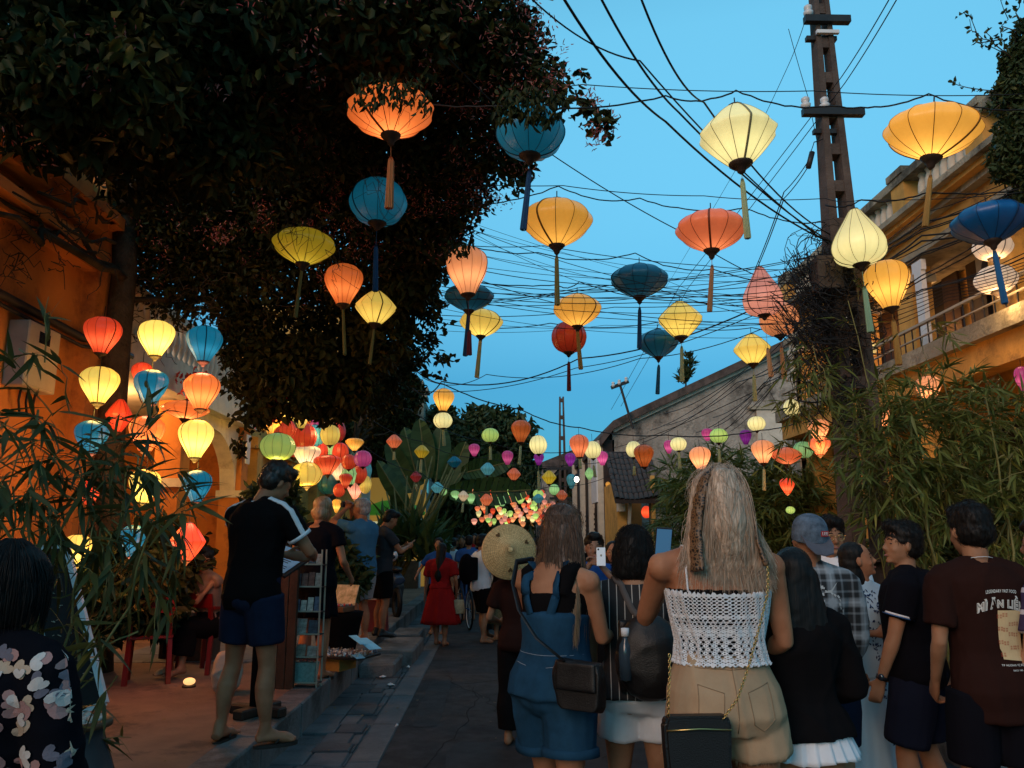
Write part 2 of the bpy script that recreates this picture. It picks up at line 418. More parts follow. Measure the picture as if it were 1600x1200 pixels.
# ------------------------------------------------------------------ third left house with balcony
h3 = house('balcony_house', 'narrow ochre house with an iron barred balcony behind creepers', (-4.2, 23, 0))
P(MB().box(-7,-4.1,21,26,0,7.8), 'wall', M['ochre'], h3)
P(MB().box(-4.1,-3.3,21.2,25,3.9,4.05), 'balcony_floor', M['cream'], h3)
P(MB().box(-3.42,-3.22,21.05,21.25,0,7.2), 'column', M['cream'], h3)
P(MB().box(-3.42,-3.22,24.8,25.0,0,7.2), 'column', M['cream'], h3)
P(MB().box(-3.36,-3.3,21.2,25,4.95,5.0), 'rail', M['iron'], h3)
for i in range(28):
    P(MB().bar((-3.33,21.3+i*.13,4.05),(-3.33,21.3+i*.13,6.3),.02), 'bar', M['iron'], h3)
P(MB().box(-3.36,-3.3,21.2,25,6.3,6.35), 'rail', M['iron'], h3)
P(MB().box(-4.1,-4.06,21.6,22.6,4.1,6.3), 'window', M['glass'], h3)
P(MB().box(-4.1,-4.06,23.2,24.2,4.1,6.3), 'window', M['glass'], h3)
# ------------------------------------------------------------------ fourth left house, weathered
h4 = house('weathered_house', 'old stone house with moulded corner pilaster beyond the banana leaves', (-2.9, 29, 0))
P(MB().box(-9,-2.9,28.3,42,0,6.6), 'wall', M['oldwall'], h4)
P(MB().box(-3.15,-2.45,27.9,28.6,0,6.5), 'pilaster', M['oldstone'], h4)
for z0, d in ((6.5,.10),(6.62,.04),(6.74,.14),(5.1,.07),(3.4,.07)):
    P(MB().box(-3.15-d,-2.45+d,27.9-d,28.6+d,z0,z0+.12), 'moulding', M['oldstone'], h4)
P(MB().box(-3.1,-2.5,27.95,28.55,6.86,7.15), 'finial', M['oldstone'], h4)
P(MB().box(-3.0,-2.82,29.6,30.8,.1,2.4), 'door', M['darkwood'], h4)
for y0 in (29.6,32.2,34.8):
    w_ = P(MB().box(-2.92,-2.86,y0,y0+1,3.6,5.2), 'window', M['glass'], h4)
P(MB().box(-9.2,-2.6,28.2,42.2,6.6,6.8), 'cornice', M['oldstone'], h4)
# ================================================================== right ochre house with loggia
h5 = house('colonial_house', 'ochre two storey house on the right with white baluster parapet', (6.3, 12, .12))
P(MB().box(6.9,7.1,4.5,15.6,.1,6.1), 'back_wall', M['ochre'], h5)
P(MB().box(6.0,6.9,15.2,15.6,.1,6.1), 'end_wall', M['ochre'], h5)
P(MB().box(6.0,6.25,4.5,15.6,5.55,5.85), 'frieze', M['ochre'], h5)
for z0,z1,d,m_ in ((5.45,5.55,.10,'oldstone'),(5.85,5.93,.14,'oldstone'),(5.93,6.0,.26,'ochre'),(6.0,6.08,.36,'oldstone')):
    P(MB().box(6.0-d,6.9,4.5,15.6+d,z0,z1), 'cornice', M[m_], h5)
P(MB().box(5.9,6.15,4.5,15.6,6.08,6.16), 'parapet_base', M['oldstone'], h5)
P(MB().box(5.84,6.18,4.5,15.7,6.62,6.74), 'parapet_rail', M['oldstone'], h5)
P(MB().box(6.15,7.1,4.5,15.6,6.08,6.3), 'roof_slab', M['oldstone'], h5)
bal2 = MB().lathe([(.05,0),(.07,.03),(.045,.07),(.085,.2),(.075,.3),(.045,.40),(.07,.44),(.06,.46)], 10).mesh('baluster', True)
piers = [15.35, 12.75, 10.75, 8.9, 6.5]
for i in range(60):
    yy = 4.6 + i*.185
    if any(abs(yy-p) < .24 for p in piers): continue
    o = link('baluster', bal2, h5, M['cream']); o.location = Vector((6.02, yy, 6.16)) - h5.location
for p in piers:
    P(MB().box(5.86,6.2,p-.18,p+.18,6.16,6.62), 'pier', M['ochre'], h5)
    P(MB().box(5.82,6.22,p-.22,p+.22,6.74,6.84), 'pier_cap', M['oldstone'], h5)
for yc, m_ in ((15.38,'ochre'),(12.75,'ochre'),(11.1,'ochre'),(8.9,'ochre')):
    P(MB().box(6.0,6.3,yc-.22,yc+.22,4.05,5.45), 'column', M[m_], h5)
    P(MB().box(5.95,6.35,yc-.27,yc+.27,5.2,5.32), 'capital', M['cream'], h5)
P(MB().box(5.93,6.0,10.48,10.66,4.05,5.25), 'downpipe', M['white'], h5)
P(MB().box(5.93,6.0,10.45,10.70,5.25,5.4), 'downpipe_hopper', M['white'], h5)
P(MB().box(5.97,6.0,15.42,15.6,.1,6.0), 'corner_strip', M['cream'], h5)
P(MB().box(6.0,6.3,15.16,15.6,.1,4.05), 'column', M['ochre'], h5)
P(MB().box(5.6,6.9,4.5,15.6,3.84,4.05), 'balcony_floor', M['oldstone'], h5)
P(MB().box(5.72,6.0,4.5,15.6,3.5,3.84), 'lower_frieze', M['ochre'], h5)
for i in range(38):
    P(MB().bar((5.68,7.6+i*.2,4.05),(5.68,7.6+i*.2,4.36),.014), 'railing_bar', M['iron'], h5)
P(MB().box(5.65,5.71,7.5,15.4,4.36,4.39), 'railing_top', M['box'], h5)
P(MB().box(5.66,5.70,7.5,15.4,4.20,4.215), 'railing_top', M['box'], h5)
for y0 in (8.0,9.4,11.5,13.4):
    f_ = P(MB().box(6.84,6.9,y0,y0+1.05,4.1,5.5), 'window', M['dark'], h5)
    for k in range(2):
        s_ = P(MB().box(6.80,6.84,y0-.42+k*1.47,y0-.42+k*1.47+.4,4.1,5.5), 'shutter', M['darkwood'], h5)
for yc in (15.0,12.75,10.9,8.6,6.2):
    P(MB().box(6.0,6.35,yc-.2,yc+.2,.1,3.5), 'lower_column', M['ochre'], h5)
P(MB().box(6.86,6.9,6,15,.3,3.1), 'shop_front', M['dark'], h5)
# wall mounted boxes in the loggia
for i,(y0,z0,lab) in enumerate(((9.95,4.85,'pale air conditioner box high on the ochre loggia wall'),)):
    o = empty('air_conditioner', (6.84,y0,z0), 0, lab, 'air conditioner')
    link('case', bevel_mesh(MB().box(-.28,0,-.3,.3,0,.5).mesh('case'),.015), o, M['box'])
    MB().lathe([(.19,0),(.2,.02),(.02,.03)],16).build('fan_grille', M['iron'], o, rot=(0,-math.pi/2,0), loc=(-.28,-.05,.25))
# ================================================================== gable house
h6 = house('gable_house', 'old weathered gable house with sloping tiled roof edge', (5, 24, 0))
def X22(px): return (px-770)/F*22
def Z22(py): return CAMZ+(845-py)/F*22
top = [(2.95,4.35),(3.3,4.80),(3.9,5.10),(8.6,7.30),(9.9,7.9),(13,6.4)]
front = [(3.3,0)] + [(x, z-.16) for x, z in top[1:]] + [(13,0)]
b = MB(); n=len(front); b.add([(x,22,z) for x,z in front]+[(x,22.4,z) for x,z in front],[tuple(range(n)),tuple(reversed(range(n,2*n)))]+[(i,i+n,(i+1)%n+n,(i+1)%n) for i in range(n)])
P(b, 'gable_wall', M['oldwall'], h6)
b = MB(); tp=[(x,z) for x,z in top]; lo=[(x+.02,z-.22) for x,z in top]
for i in range(len(tp)-1):
    q=[(tp[i][0],tp[i][1]),(tp[i+1][0],tp[i+1][1]),(lo[i+1][0],lo[i+1][1]),(lo[i][0],lo[i][1])]
    vs=[(x,21.75,z) for x,z in q]+[(x,32,z) for x,z in q]
    b.add(vs,[(3,2,1,0),(4,5,6,7),(0,1,5,4),(1,2,6,5),(2,3,7,6),(3,0,4,7)])
P(b, 'roof', M['tile'], h6)
# plaster mouldings that follow the verge
b = MB()
for (xa,za),(xb,zb) in zip(lo[1:4],lo[2:4]):
    b.bar((xa,21.95,za-.05),(xb,21.95,zb-.05),.10,.09)
P(b,'verge_moulding',M['cream'],h6)
P(MB().box(3.05,3.35,22,32,0,4.3), 'street_wall', M['darkwood'], h6)
for y0 in (22.15,24.2,26.6,29.2):
    P(MB().box(2.9,3.05,y0,y0+.28,0,4.3), 'street_column', M['cream'], h6)
for y0 in (22.6,24.8,27.2):
    s_ = P(MB().box(2.99,3.05,y0,y0+1.2,.3,2.5),'shutter',M['darkwood'],h6)
    for k in range(14): P(MB().box(2.96,2.99,y0+.05,y0+1.15,.4+k*.145,.46+k*.145),'louvre',M['darkwood'],h6)
P(MB().box(2.86,2.92,22.2,23.4,2.6,3.9),'sign_board',M['white'],h6)
P(MB().box(7.35,8.15,21.9,22.0,3.75,5.15),'white_panel',M['cream'],h6)
P(MB().box(7.15,8.35,21.85,22.0,5.15,5.25),'panel_ledge',M['oldstone'],h6)
# annex with small tiled canopy
h7 = house('tiled_annex', 'small ochre annex with sagging tiled canopy and stained grey pillar', (3.8, 20, 0))
P(MB().box(3.05,3.28,19.8,22,0,3.0),'wall',M['ochre'],h7)
P(MB().box(3.28,4.0,21.7,21.9,0,3.0),'inner_wall',M['orange_wall'],h7)
P(MB().box(3.83,4.7,19.4,19.8,0,3.25),'pillar',M['oldwall'],h7)
P(MB().box(3.80,3.90,19.32,19.40,0,3.1),'pillar_edge',M['ochre'],h7)
tl = MB()
for k in range(7): 
    a=math.pi*k/6; tl.v.append((math.cos(a)*.06,0,math.sin(a)*.035)); 
for k in range(7):
    a=math.pi*k/6; tl.v.append((math.cos(a)*.052,.28,math.sin(a)*.03-.004))
tl.f=[(k,k+1,k+8,k+7) for k in range(6)]+[tuple(range(7))]
tme=tl.mesh('tile',True)
cang=R(38)
for r_ in range(8):
    for c_ in range(10):
        x=2.95+c_*.118; yy=19.1+r_*.2; z=2.55+r_*.2*math.tan(cang)-.05*math.sin(c_*.5)
        link('tile', tme, h7, M['tile'], Vector((x,yy,z))-h7.location, (cang,0,rnd.uniform(-.06,.06)))
P(MB().add([(2.9,19.1,2.51),(4.05,19.1,2.51),(4.05,20.8,3.84),(2.9,20.8,3.84),(2.9,19.1,2.42),(4.05,19.1,2.42),(4.05,20.8,3.75),(2.9,20.8,3.75)],
  [(0,1,2,3),(7,6,5,4),(0,4,5,1),(1,5,6,2),(2,6,7,3),(3,7,4,0)]),'roof_deck',M['darkwood'],h7)
P(MB().bar((3.3,19.35,2.5),(3.3,19.6,1.95),.07),'bracket',M['cream'],h7)
P(MB().box(3.02,3.2,19.5,19.7,2.25,2.5),'bracket',M['cream'],h7)
# far right row of houses
for y0,y1,xx,h_,m_,lab in ((32,40,3.0,4.3,'ochre','yellow house with stained upper wall just past the gable house'),(41,50,2.5,5.2,'oldwall','grey weathered house far down the right side'),(51,64,1.9,4.2,'ochre','farthest low yellow house on the right side')):
    h_o = house('far_house', lab, (xx+2,(y0+y1)/2,0))
    P(MB().box(xx,xx+6,y0,y1,0,h_),'wall',M[m_],h_o)
    P(MB().box(xx-.25,xx+6,y0-.2,y1+.2,h_,h_+.18),'eave',M['tile'],h_o)
    P(MB().add([(xx-.3,y0-.2,h_+.18),(xx+6,y0-.2,h_+.18),(xx+3,y0-.2,h_+1.5),(xx-.3,y1+.2,h_+.18),(xx+6,y1+.2,h_+.18),(xx+3,y1+.2,h_+1.5)],[(0,1,2),(5,4,3),(0,2,5,3),(2,1,4,5),(0,3,4,1)]),'roof',M['tile'],h_o)
    for k in range(3):
        yy=y0+1+k*2.4
        P(MB().box(xx-.04,xx,yy,yy+1.2,.2,2.3),'door',M['darkwood'],h_o)
        P(MB().box(xx-.04,xx,yy+.1,yy+1.1,2.9,3.9),'window',M['glass'],h_o)
    P(MB().box(xx+.8,xx+1.8,y0-.04,y0,2.4,3.6),'window',M['glass'],h_o)
for y0,y1,xx,h_,m_,lab in ((44,58,-2.6,4.6,'ochre','yellow house far down the left side behind the crowd'),(59,75,-1.9,5.0,'oldwall','farthest grey house on the left side')):
    h_o = house('far_house', lab, (xx-2,(y0+y1)/2,0))
    P(MB().box(xx-6,xx,y0,y1,0,h_),'wall',M[m_],h_o)
    P(MB().box(xx-6,xx+.25,y0-.2,y1+.2,h_,h_+.2),'eave',M['tile'],h_o)
    for k in range(3):
        yy=y0+1+k*3
        P(MB().box(xx,xx+.04,yy,yy+1.4,.2,2.4),'door',M['darkwood'],h_o)
# stall with green parasol behind the palms; its lit look is put into emission
st = empty('market_stall', (-2.9,23.5,0), 0, 'bright stall with green awning and cream sign beyond the palms', 'stall')
def L(mb, name, m, root, smooth=False): return mb.build(name, m, root, smooth)
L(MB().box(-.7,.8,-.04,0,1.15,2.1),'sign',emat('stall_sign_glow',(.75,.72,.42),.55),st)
b=MB().rings([[Vector((math.cos(a*math.pi/8)*r_*1.0,math.sin(a*math.pi/8)*r_*.6,z)) for a in range(16)] for r_,z in ((.92,2.28),(.95,2.36),(.7,2.55),(.35,2.68),(.05,2.72))])
L(b,'awning',emat('green_awning_glow',(.06,.28,.03),.25),st,True)  # awning cloth glows, standing in for the stall's light
L(MB().box(-.75,-.7,-.1,-.04,0,2.4),'post',M['white'],st); L(MB().box(.8,.85,-.1,-.04,0,3.0),'post',M['white'],st)
L(MB().box(-.7,.8,-.6,-.1,.2,1.0),'counter',M['brownwood'],st)
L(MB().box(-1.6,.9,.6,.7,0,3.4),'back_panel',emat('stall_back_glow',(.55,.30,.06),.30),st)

# ================================================================== poles
def poly_pole(name, label, base, H, w0, w1, d0, d1, lean=0, holes=10):
    root = empty(name, base, 0, label, 'utility pole')
    b = MB()
    def Wd(z): return w0+(w1-w0)*z/H, d0+(d1-d0)*z/H
    # H section: two legs + rungs
    for s in (-1,1):
        a,_=Wd(0); c,_2=Wd(H)
        vs=[]
        for z in (0,H):
            wv,dv=Wd(z); lw=wv*.30
            x0=s*wv/2; x1=s*(wv/2-lw)
            vs += [(min(x0,x1)+lean*z,-dv/2,z),(max(x0,x1)+lean*z,-dv/2,z),(max(x0,x1)+lean*z,dv/2,z),(min(x0,x1)+lean*z,dv/2,z)]
        b.add(vs,[(3,2,1,0),(4,5,6,7),(0,1,5,4),(1,2,6,5),(2,3,7,6),(3,0,4,7)])
    legs=b.build('leg_frame',M['pole'],root)
    z=0.0; k=0
    step=H/holes
    for k in range(holes+1):
        zc=min(H-.12,k*step+.0); wv,dv=Wd(zc); hw=wv/2-wv*.30+.004
        hh=.062 if k else .5
        MB().box(-hw+lean*zc,hw+lean*zc,-dv/2+.012,dv/2-.012,max(0,zc-hh),min(H,zc+hh)).build('rung',M['pole'],root)
    return root
PX,PY=3.50,8.0
pole=poly_pole('concrete_pole','tall pierced concrete utility pole with crossarms on the right',(PX+.22,PY,.12),8.6,.50,.12,.34,.12,lean=-.006,holes=20)
def pole_x(z): return PX+.22-.006*z
arms={}
for z,lft,rgt in ((7.14,.27,.24),(6.01,.37,.30)):
    L(MB().box(-lft,rgt,-.14,-.06,z-.04,z+.04),'crossarm',M['iron'],pole)
    L(MB().box(-.24,.1,-.06,.0,z-.22,z-.17),'arm_brace',M['iron'],pole)
ins=MB().lathe([(.015,-.04),(.05,0),(.055,.03),(.03,.05),(.045,.07),(.045,.10),(.02,.12)],12).mesh('insulator',True)
for x,z in ((-.22,7.20),(-.33,6.07),(-.12,6.07)):
    link('insulator',ins,pole,M['porcelain'],(x,-.1,z))
L(MB().box(-.15,.10,-.13,-.09,6.96,7.0),'steel_band',M['white'],pole)
link('junction_box',bevel_mesh(MB().box(-.42,-.16,-.3,-.1,3.95,4.3).mesh('junction_box'),.01),pole,M['pole'])
# small far poles
fp=poly_pole('concrete_pole','slim concrete pole far away in the middle of the street view',(-.0+at(880,840,27).x,27,0),6.4,.36,.16,.25,.14,holes=9)
L(MB().box(-.55,.3,-.1,-.04,3.9,3.98),'crossarm',M['iron'],fp); L(MB().box(-.45,.3,-.1,-.04,2.9,2.98),'crossarm',M['iron'],fp)
rp=at(987,655,21.8); rt=at(966,600,21.8)
tp_=empty('roof_pole',(rp.x,21.6,rp.z-.3),0,'thin leaning pole with a T bar on the gable roof edge','pole')
q=Vector((rp.x,21.6,rp.z-.3))
L(MB().tube([(0,0,0),rt-q-Vector((0,.2,0))],.035,8),'shaft',M['iron'],tp_)
a_=at(955,606,21.6)-q; b_=at(982,596,21.6)-q
L(MB().bar(a_,b_,.09),'crossarm',M['iron'],tp_)
for t in (.1,.45,.85): link('insulator',ins,tp_,M['porcelain'],a_.lerp(b_,t)+Vector((0,-.06,.02)))
# ================================================================== lanterns
PROF = {  # radius, height (unit width 1); z centred
 'saucer': [(.10,-.30),(.13,-.29),(.30,-.20),(.42,-.11),(.485,-.03),(.50,.03),(.47,.09),(.38,.17),(.26,.23),(.14,.27),(.08,.285)],
 'diamond':[(.13,-.37),(.15,-.36),(.28,-.24),(.41,-.10),(.49,.0),(.47,.05),(.36,.17),(.24,.28),(.13,.36),(.09,.38)],
 'globe':  [(.14,-.42),(.17,-.41),(.30,-.36),(.42,-.24),(.485,-.10),(.50,.0),(.485,.10),(.42,.24),(.30,.36),(.17,.41),(.12,.42)],
 'balloon':[(.15,-.58),(.17,-.57),(.22,-.46),(.32,-.28),(.42,-.10),(.485,.08),(.50,.20),(.475,.33),(.40,.44),(.27,.53),(.14,.57)],
 'garlic': [(.14,-.50),(.20,-.49),(.34,-.44),(.45,-.34),(.50,-.20),(.485,-.06),(.41,.12),(.29,.32),(.18,.50),(.11,.62),(.07,.66)],
 'fan':    [(.10,-.50),(.12,-.49),(.20,-.34),(.33,-.12),(.45,.10),(.50,.24),(.47,.36),(.36,.46),(.20,.51)],
}
NR = {'saucer':12,'diamond':12,'globe':12,'balloon':12,'garlic':12,'fan':16}
def resample(prof, k=3):
    out=[]
    for i in range(len(prof)-1):
        p0=prof[max(i-1,0)];p1=prof[i];p2=prof[i+1];p3=prof[min(i+2,len(prof)-1)]
        for j in range(k):
            t=j/k
            out.append(tuple(.5*((2*p1[a])+(-p0[a]+p2[a])*t+(2*p0[a]-5*p1[a]+4*p2[a]-p3[a])*t*t+(-p0[a]+3*p1[a]-3*p2[a]+p3[a])*t**3) for a in (0,1)))
    out.append(prof[-1]); return out
_lm={}
def lantern_meshes(ty, asp, lod, var=0):
    key=(ty,round(asp,1),lod,var)
    if key in _lm: return _lm[key]
    base=PROF[ty]; h0=base[-1][1]-base[0][1]; k=asp/h0
    jr=random.Random(sum(map(ord,repr(key))))
    prof=[(r,z*k) for r,z in (resample(base,2) if lod else base)]
    n=NR[ty]; sub=4 if lod else 2
    rings=[]
    for r,z in prof:
        ring=[]
        for i in range(n*sub):
            a=2*math.pi*i/(n*sub); u=(i%sub)/sub
            # silk pulled flat, slightly in, between the ribs
            s=math.cos(math.pi/n)/math.cos((u-.5)*2*math.pi/n)*(1-.018*math.sin(math.pi*u))
            s+= .006*jr.uniform(-1,1) if lod else 0
            ring.append(Vector((math.cos(a)*r*s,math.sin(a)*r*s,z)))
        rings.append(ring)
    shade=MB().rings(rings,False).mesh('shade',True)
    fr=MB()
    for i in range(n):
        a=2*math.pi*i/n; wide = lod and (i%6==0)
        fr.tube([(math.cos(a)*(r+.002),math.sin(a)*(r+.002),z) for r,z in prof], .016 if wide else .0045 if lod else .008, 5 if lod else 3, flat=.5)
    frame=fr.mesh('rib_frame',True)
    zb,zt=prof[0][1],prof[-1][1]; rb=prof[0][0]
    cap=MB().lathe([(rb*.9,zb+.02),(rb*1.18,zb+.015),(rb*1.15,zb-.01),(rb*.8,zb-.045),(rb*.45,zb-.08),(rb*.38,zb-.11),(rb*.12,zb-.14)],14 if lod else 8).mesh('base_cap',True)
    rt=prof[-1][0]
    top=MB().lathe([(rt*1.1,zt-.015),(rt*1.1,zt+.015),(rt*.5,zt+.03),(.008,zt+.04),(.008,zt+.13),(.002,zt+.135)],10 if lod else 6).mesh('top_ring',True)
    _lm[key]=(shade,frame,cap,top,zb,zt); return _lm[key]
#        silk base colour       glow colour
LC={ 'red':((.42,.03,.015),(1,.07,.02)),'orange':((.60,.12,.02),(1,.19,.035)),'coral':((.62,.14,.06),(1,.20,.07)),'peach':((.62,.25,.12),(1,.33,.12)),
 'pink':((.6,.22,.18),(1,.36,.25)),'amber':((.62,.27,.03),(1,.44,.06)),'yellow':((.65,.46,.08),(1,.66,.11)),'pale':((.62,.58,.30),(1,.85,.34)),
 'white':((.6,.52,.42),(1,.66,.44)),'olive':((.38,.30,.02),(.75,.48,.02)),'blue':((.006,.12,.20),(.004,.15,.25)),'navy':((.008,.095,.17),(.008,.10,.17)),
 'royal':((.003,.09,.28),(.004,.10,.28)),'purple':((.10,.01,.12),(.42,.03,.45)),'magenta':((.25,.02,.10),(.9,.09,.35)),'green':((.16,.34,.14),(.45,.85,.28)),
 'teal':((.05,.27,.33),(.15,.55,.62)),'lime':((.35,.5,.12),(.62,.9,.20)),'darkred':((.28,.02,.02),(.5,.03,.03)),'cream':((.6,.5,.36),(1,.70,.40))}
_mats={}
def silk(ty,c,lit):
    key=(ty,c,lit)
    if key in _mats: return _mats[key]
    base,glow=LC[c]; m,t,b=NT('silk_%s_%s'%(c,ty))
    tc=t.nodes.new('ShaderNodeTexCoord')
    b.inputs['Roughness'].default_value=.38; b.inputs['Specular IOR Level'].default_value=.45
    b.inputs['Base Color'].default_value=col4(base)
    wv=t.nodes.new('ShaderNodeTexNoise'); wv.inputs['Scale'].default_value=26; wv.inputs['Detail'].default_value=3
    mp=t.nodes.new('ShaderNodeMapping'); mp.inputs['Scale'].default_value=(1,1,.12); t.links.new(tc.outputs['Object'],mp.inputs[0]); t.links.new(mp.outputs[0],wv.inputs['Vector'])
    bp=t.nodes.new('ShaderNodeBump'); bp.inputs['Strength'].default_value=.25; bp.inputs['Distance'].default_value=.01
    t.links.new(wv.outputs[0],bp.inputs['Height']); t.links.new(bp.outputs[0],b.inputs['Normal'])
    if lit>0:
        # bulb glow painted into the silk's emission, fading away from an assumed bulb spot
        sp=t.nodes.new('ShaderNodeSeparateXYZ'); t.links.new(tc.outputs['Object'],sp.inputs[0])
        def mth(op,a,b_=None,c_=None):
            n=t.nodes.new('ShaderNodeMath'); n.operation=op
            for i,v in enumerate((a,b_,c_)):
                if v is None: continue
                if isinstance(v,(int,float)): n.inputs[i].default_value=v
                else: t.links.new(v,n.inputs[i])
            return n.outputs[0]
        zb={'saucer':-.14,'diamond':-.12,'globe':-.04,'balloon':-.16,'garlic':-.22,'fan':-.12}[ty]
        x2=mth('MULTIPLY',sp.outputs[0],sp.outputs[0]); y2=mth('MULTIPLY',sp.outputs[1],sp.outputs[1])
        dz=mth('SUBTRACT',sp.outputs[2],zb); z2=mth('MULTIPLY',dz,dz)
        kr={'saucer':1.0,'diamond':.7}.get(ty,.35)
        d2=mth('ADD',mth('MULTIPLY',mth('ADD',x2,y2),kr),z2)
        sig={'saucer':.045,'diamond':.05}.get(ty,.045)
        g=mth('DIVIDE',sig,mth('ADD',d2,sig))
        g=mth('POWER',g,3.2 if c in ('blue','navy','royal','teal','purple') else 1.9)
        fac=mth('MULTIPLY_ADD',wv.outputs[0],.25,.88)
        strength=mth('MULTIPLY',mth('MULTIPLY',mth('MULTIPLY_ADD',g,*((3.4,.34) if ty in ('saucer','diamond') else (2.5,.34))),fac),lit)
        hot=[min(1,glow[0]*1.0),min(1,glow[1]*.62+.30),min(1,glow[2]*.7+.09)] if glow[0]>.6 else [glow[0]+.14,min(1,glow[1]+.32),min(1,glow[2]+.34)]
        mx=t.nodes.new('ShaderNodeMix'); mx.data_type='RGBA'; mx.inputs[6].default_value=col4(glow); mx.inputs[7].default_value=col4(hot)
        t.links.new(mth('POWER',g,1.2),mx.inputs[0])
        t.links.new(mx.outputs[2],b.inputs['Emission Color']); t.links.new(strength,b.inputs['Emission Strength'])
    _mats[key]=m; return m
_rm={}
def ribmat(c):
    if c not in _rm:
        base,g=LC[c]; _rm[c]=mat('rib_'+c,[x*.40 for x in base],.6,.1,5,0)
    return _rm[c]
TC={'olive':(.2,.17,.05),'amber':(.38,.22,.06),'yellow':(.5,.42,.18),'pale':(.40,.46,.25),'blue':(.02,.12,.24),'navy':(.01,.06,.15),'royal':(.015,.12,.3),'red':(.16,.02,.02),
    'orange':(.55,.2,.07),'peach':(.55,.33,.18),'green':(.25,.42,.28),'darkred':(.14,.02,.03),'pink':(.5,.28,.2),'coral':(.4,.2,.1)}
_tm={}
def tasselmat(c):
    if c not in _tm: _tm[c]=mat('tassel_'+c,TC.get(c,(.3,.25,.15)),.7,.25,30,.4,200)
    return _tm[c]
ts=MB()
for k in range(14):
    a=2*math.pi*k/14; r0=.16 if k%2 else .11
    ts.tube([(math.cos(a)*.14,math.sin(a)*.14,0),(math.cos(a)*(r0+.12),math.sin(a)*(r0+.12),-.05),(math.cos(a)*(r0+.26),math.sin(a)*(r0+.26),-1)],.09,4)
tassel_me=ts.mesh('tassel',True)
bead_me=MB().ell((0,0,0),.5,.5,.5,10,7).mesh('bead',True)
cord_me=MB().tube([(0,0,0),(0,0,1)],1,4).mesh('cord',True)
LANT=[]
def lantern(px,py,wp,hp,D,ty,c,lit,label,tassel=None,tc=None,tlt=0,cordpx=12,group=None,lod=None,tw=None,bulb=0):
    p=at(px,py,D); s=(p-Vector((0,0,CAMZ))).dot(_CM@Vector((0,0,-1)))/F; hp=hp*.93; wm=wp*s*1.0; asp=max(.3,hp/wp)
    if lod is None: lod=1 if wp>=30 else 0
    sh,fr,cap,top,zb,zt=lantern_meshes(ty,asp,lod,rnd.randrange(3) if lod else 0)
    root=empty('silk_lantern',p,rnd.uniform(0,6.28),label,'lantern',group)
    tl=R(rnd.uniform(-3,3)+tlt); root.rotation_euler=(R(rnd.uniform(-2.5,2.5)),tl,rnd.uniform(0,6.28)) 
    o=link('shade',sh,root,silk(ty,c,lit),scale=(wm,)*3)
    link('rib_frame',fr,root,ribmat(c),scale=(wm,)*3)
    if wp>=20:
        link('base_cap',cap,root,M['darkwood'],scale=(wm,)*3); link('top_ring',top,root,M['darkwood'],scale=(wm,)*3)
    if cordpx:
        link('cord',cord_me,root,M['cable'],(0,0,zt*wm),scale=(.004,.004,cordpx*s))
    if tassel:
        y0,y1=tassel; k=math.cos(PITCH)
        za=-(y0-py)*s/k; L_=(y1-y0)*s/k
        link('tassel_cord',cord_me,root,tasselmat(tc or c),(0,0,za),scale=(.003,.003,max(.01,zb*wm-za)))
        t_=link('tassel',tassel_me,root,tasselmat(tc or c),(0,0,za),scale=((tw or .075)*.8,(tw or .075)*.8,L_))
        t_.rotation_euler=(R(rnd.uniform(-4,4)),R(rnd.uniform(-4,4)),rnd.uniform(0,6))
        b_=link('bead',bead_me,t_,M['darkwood'],(0,0,.01)); b_.scale=(.5,.5,.034/L_)
    LANT.append((p,wm))
    if bulb:
        # point light added under the lantern, outside its shade, to warm the surroundings
        plight(root,(0,0,(zb-.22)*wm),bulb,[min(1,v) for v in (1,LC[c][1][1]*.55+.22,LC[c][1][2]*.4+.06)],.10)
    return root
Lr=lantern
# --- row nearest the camera
Lr(610,176,137,80,6.5,'saucer','orange',1.15,'large flat orange lantern glowing among the leaves at top left',(255,330),'orange',tlt=0,tw=.10)
Lr(829,207,107,86,6.2,'globe','blue',.8,'big round blue lantern half hidden by creeper in the middle',(275,365),'navy')
Lr(1153,212,122,106,6.4,'diamond','pale',.95,'large pale yellow lantern hanging left of the concrete pole',(290,378),'pale')
Lr(1457,206,142,88,6.6,'saucer','amber',1.3,'largest flat amber lantern hanging right of the concrete pole',(280,355),'amber',tlt=-5)
Lr(591,316,90,76,7.4,'globe','blue',.8,'round blue lantern below the large orange one in dark foliage',(390,458),'navy')
Lr(475,384,98,58,7.6,'saucer','olive',.5,'dull olive yellow flat lantern in the dark foliage',(412,498),'olive',tw=.05)
Lr(1546,348,112,66,6.9,'saucer','royal',.06,'royal blue flat lantern at the right edge in front of white globes',(400,480),'royal',tlt=-4)  # unlit lantern, a trace of glow put into its silk
# --- second row
Lr(870,347,112,80,7.9,'saucer','amber',.95,'flat amber lantern alone against the sky right of the tree',(405,478),'olive')
Lr(1111,360,110,76,8.1,'saucer','coral',.72,'coral orange flat lantern with a glowing hot spot in mid sky',(420,488),'coral')
Lr(1341,376,82,98,7.4,'garlic','pale',1.0,'pale yellow teardrop lantern in front of the concrete pole',(455,522),'green',tw=.085)
Lr(1387,445,68,82,7.8,'balloon','amber',1.5,'warm yellow balloon lantern just right of the teardrop one',(505,572),'amber',tw=.085)
Lr(537,445,60,70,8.6,'balloon','orange',.95,'orange red balloon lantern beside a pale diamond one in foliage',(482,556),'olive',tw=.05)
Lr(587,481,66,54,8.8,'diamond','yellow',.95,'small yellow diamond lantern at the lower edge of the foliage',(510,570),'olive',tw=.05)
Lr(730,424,66,82,8.4,'balloon','peach',1.25,'peach balloon lantern hanging over a navy one beside the tree',(520,556),'darkred')
Lr(733,464,78,42,8.9,'saucer','navy',.35,'navy flat lantern tucked behind the peach balloon lantern',(490,556),'navy')
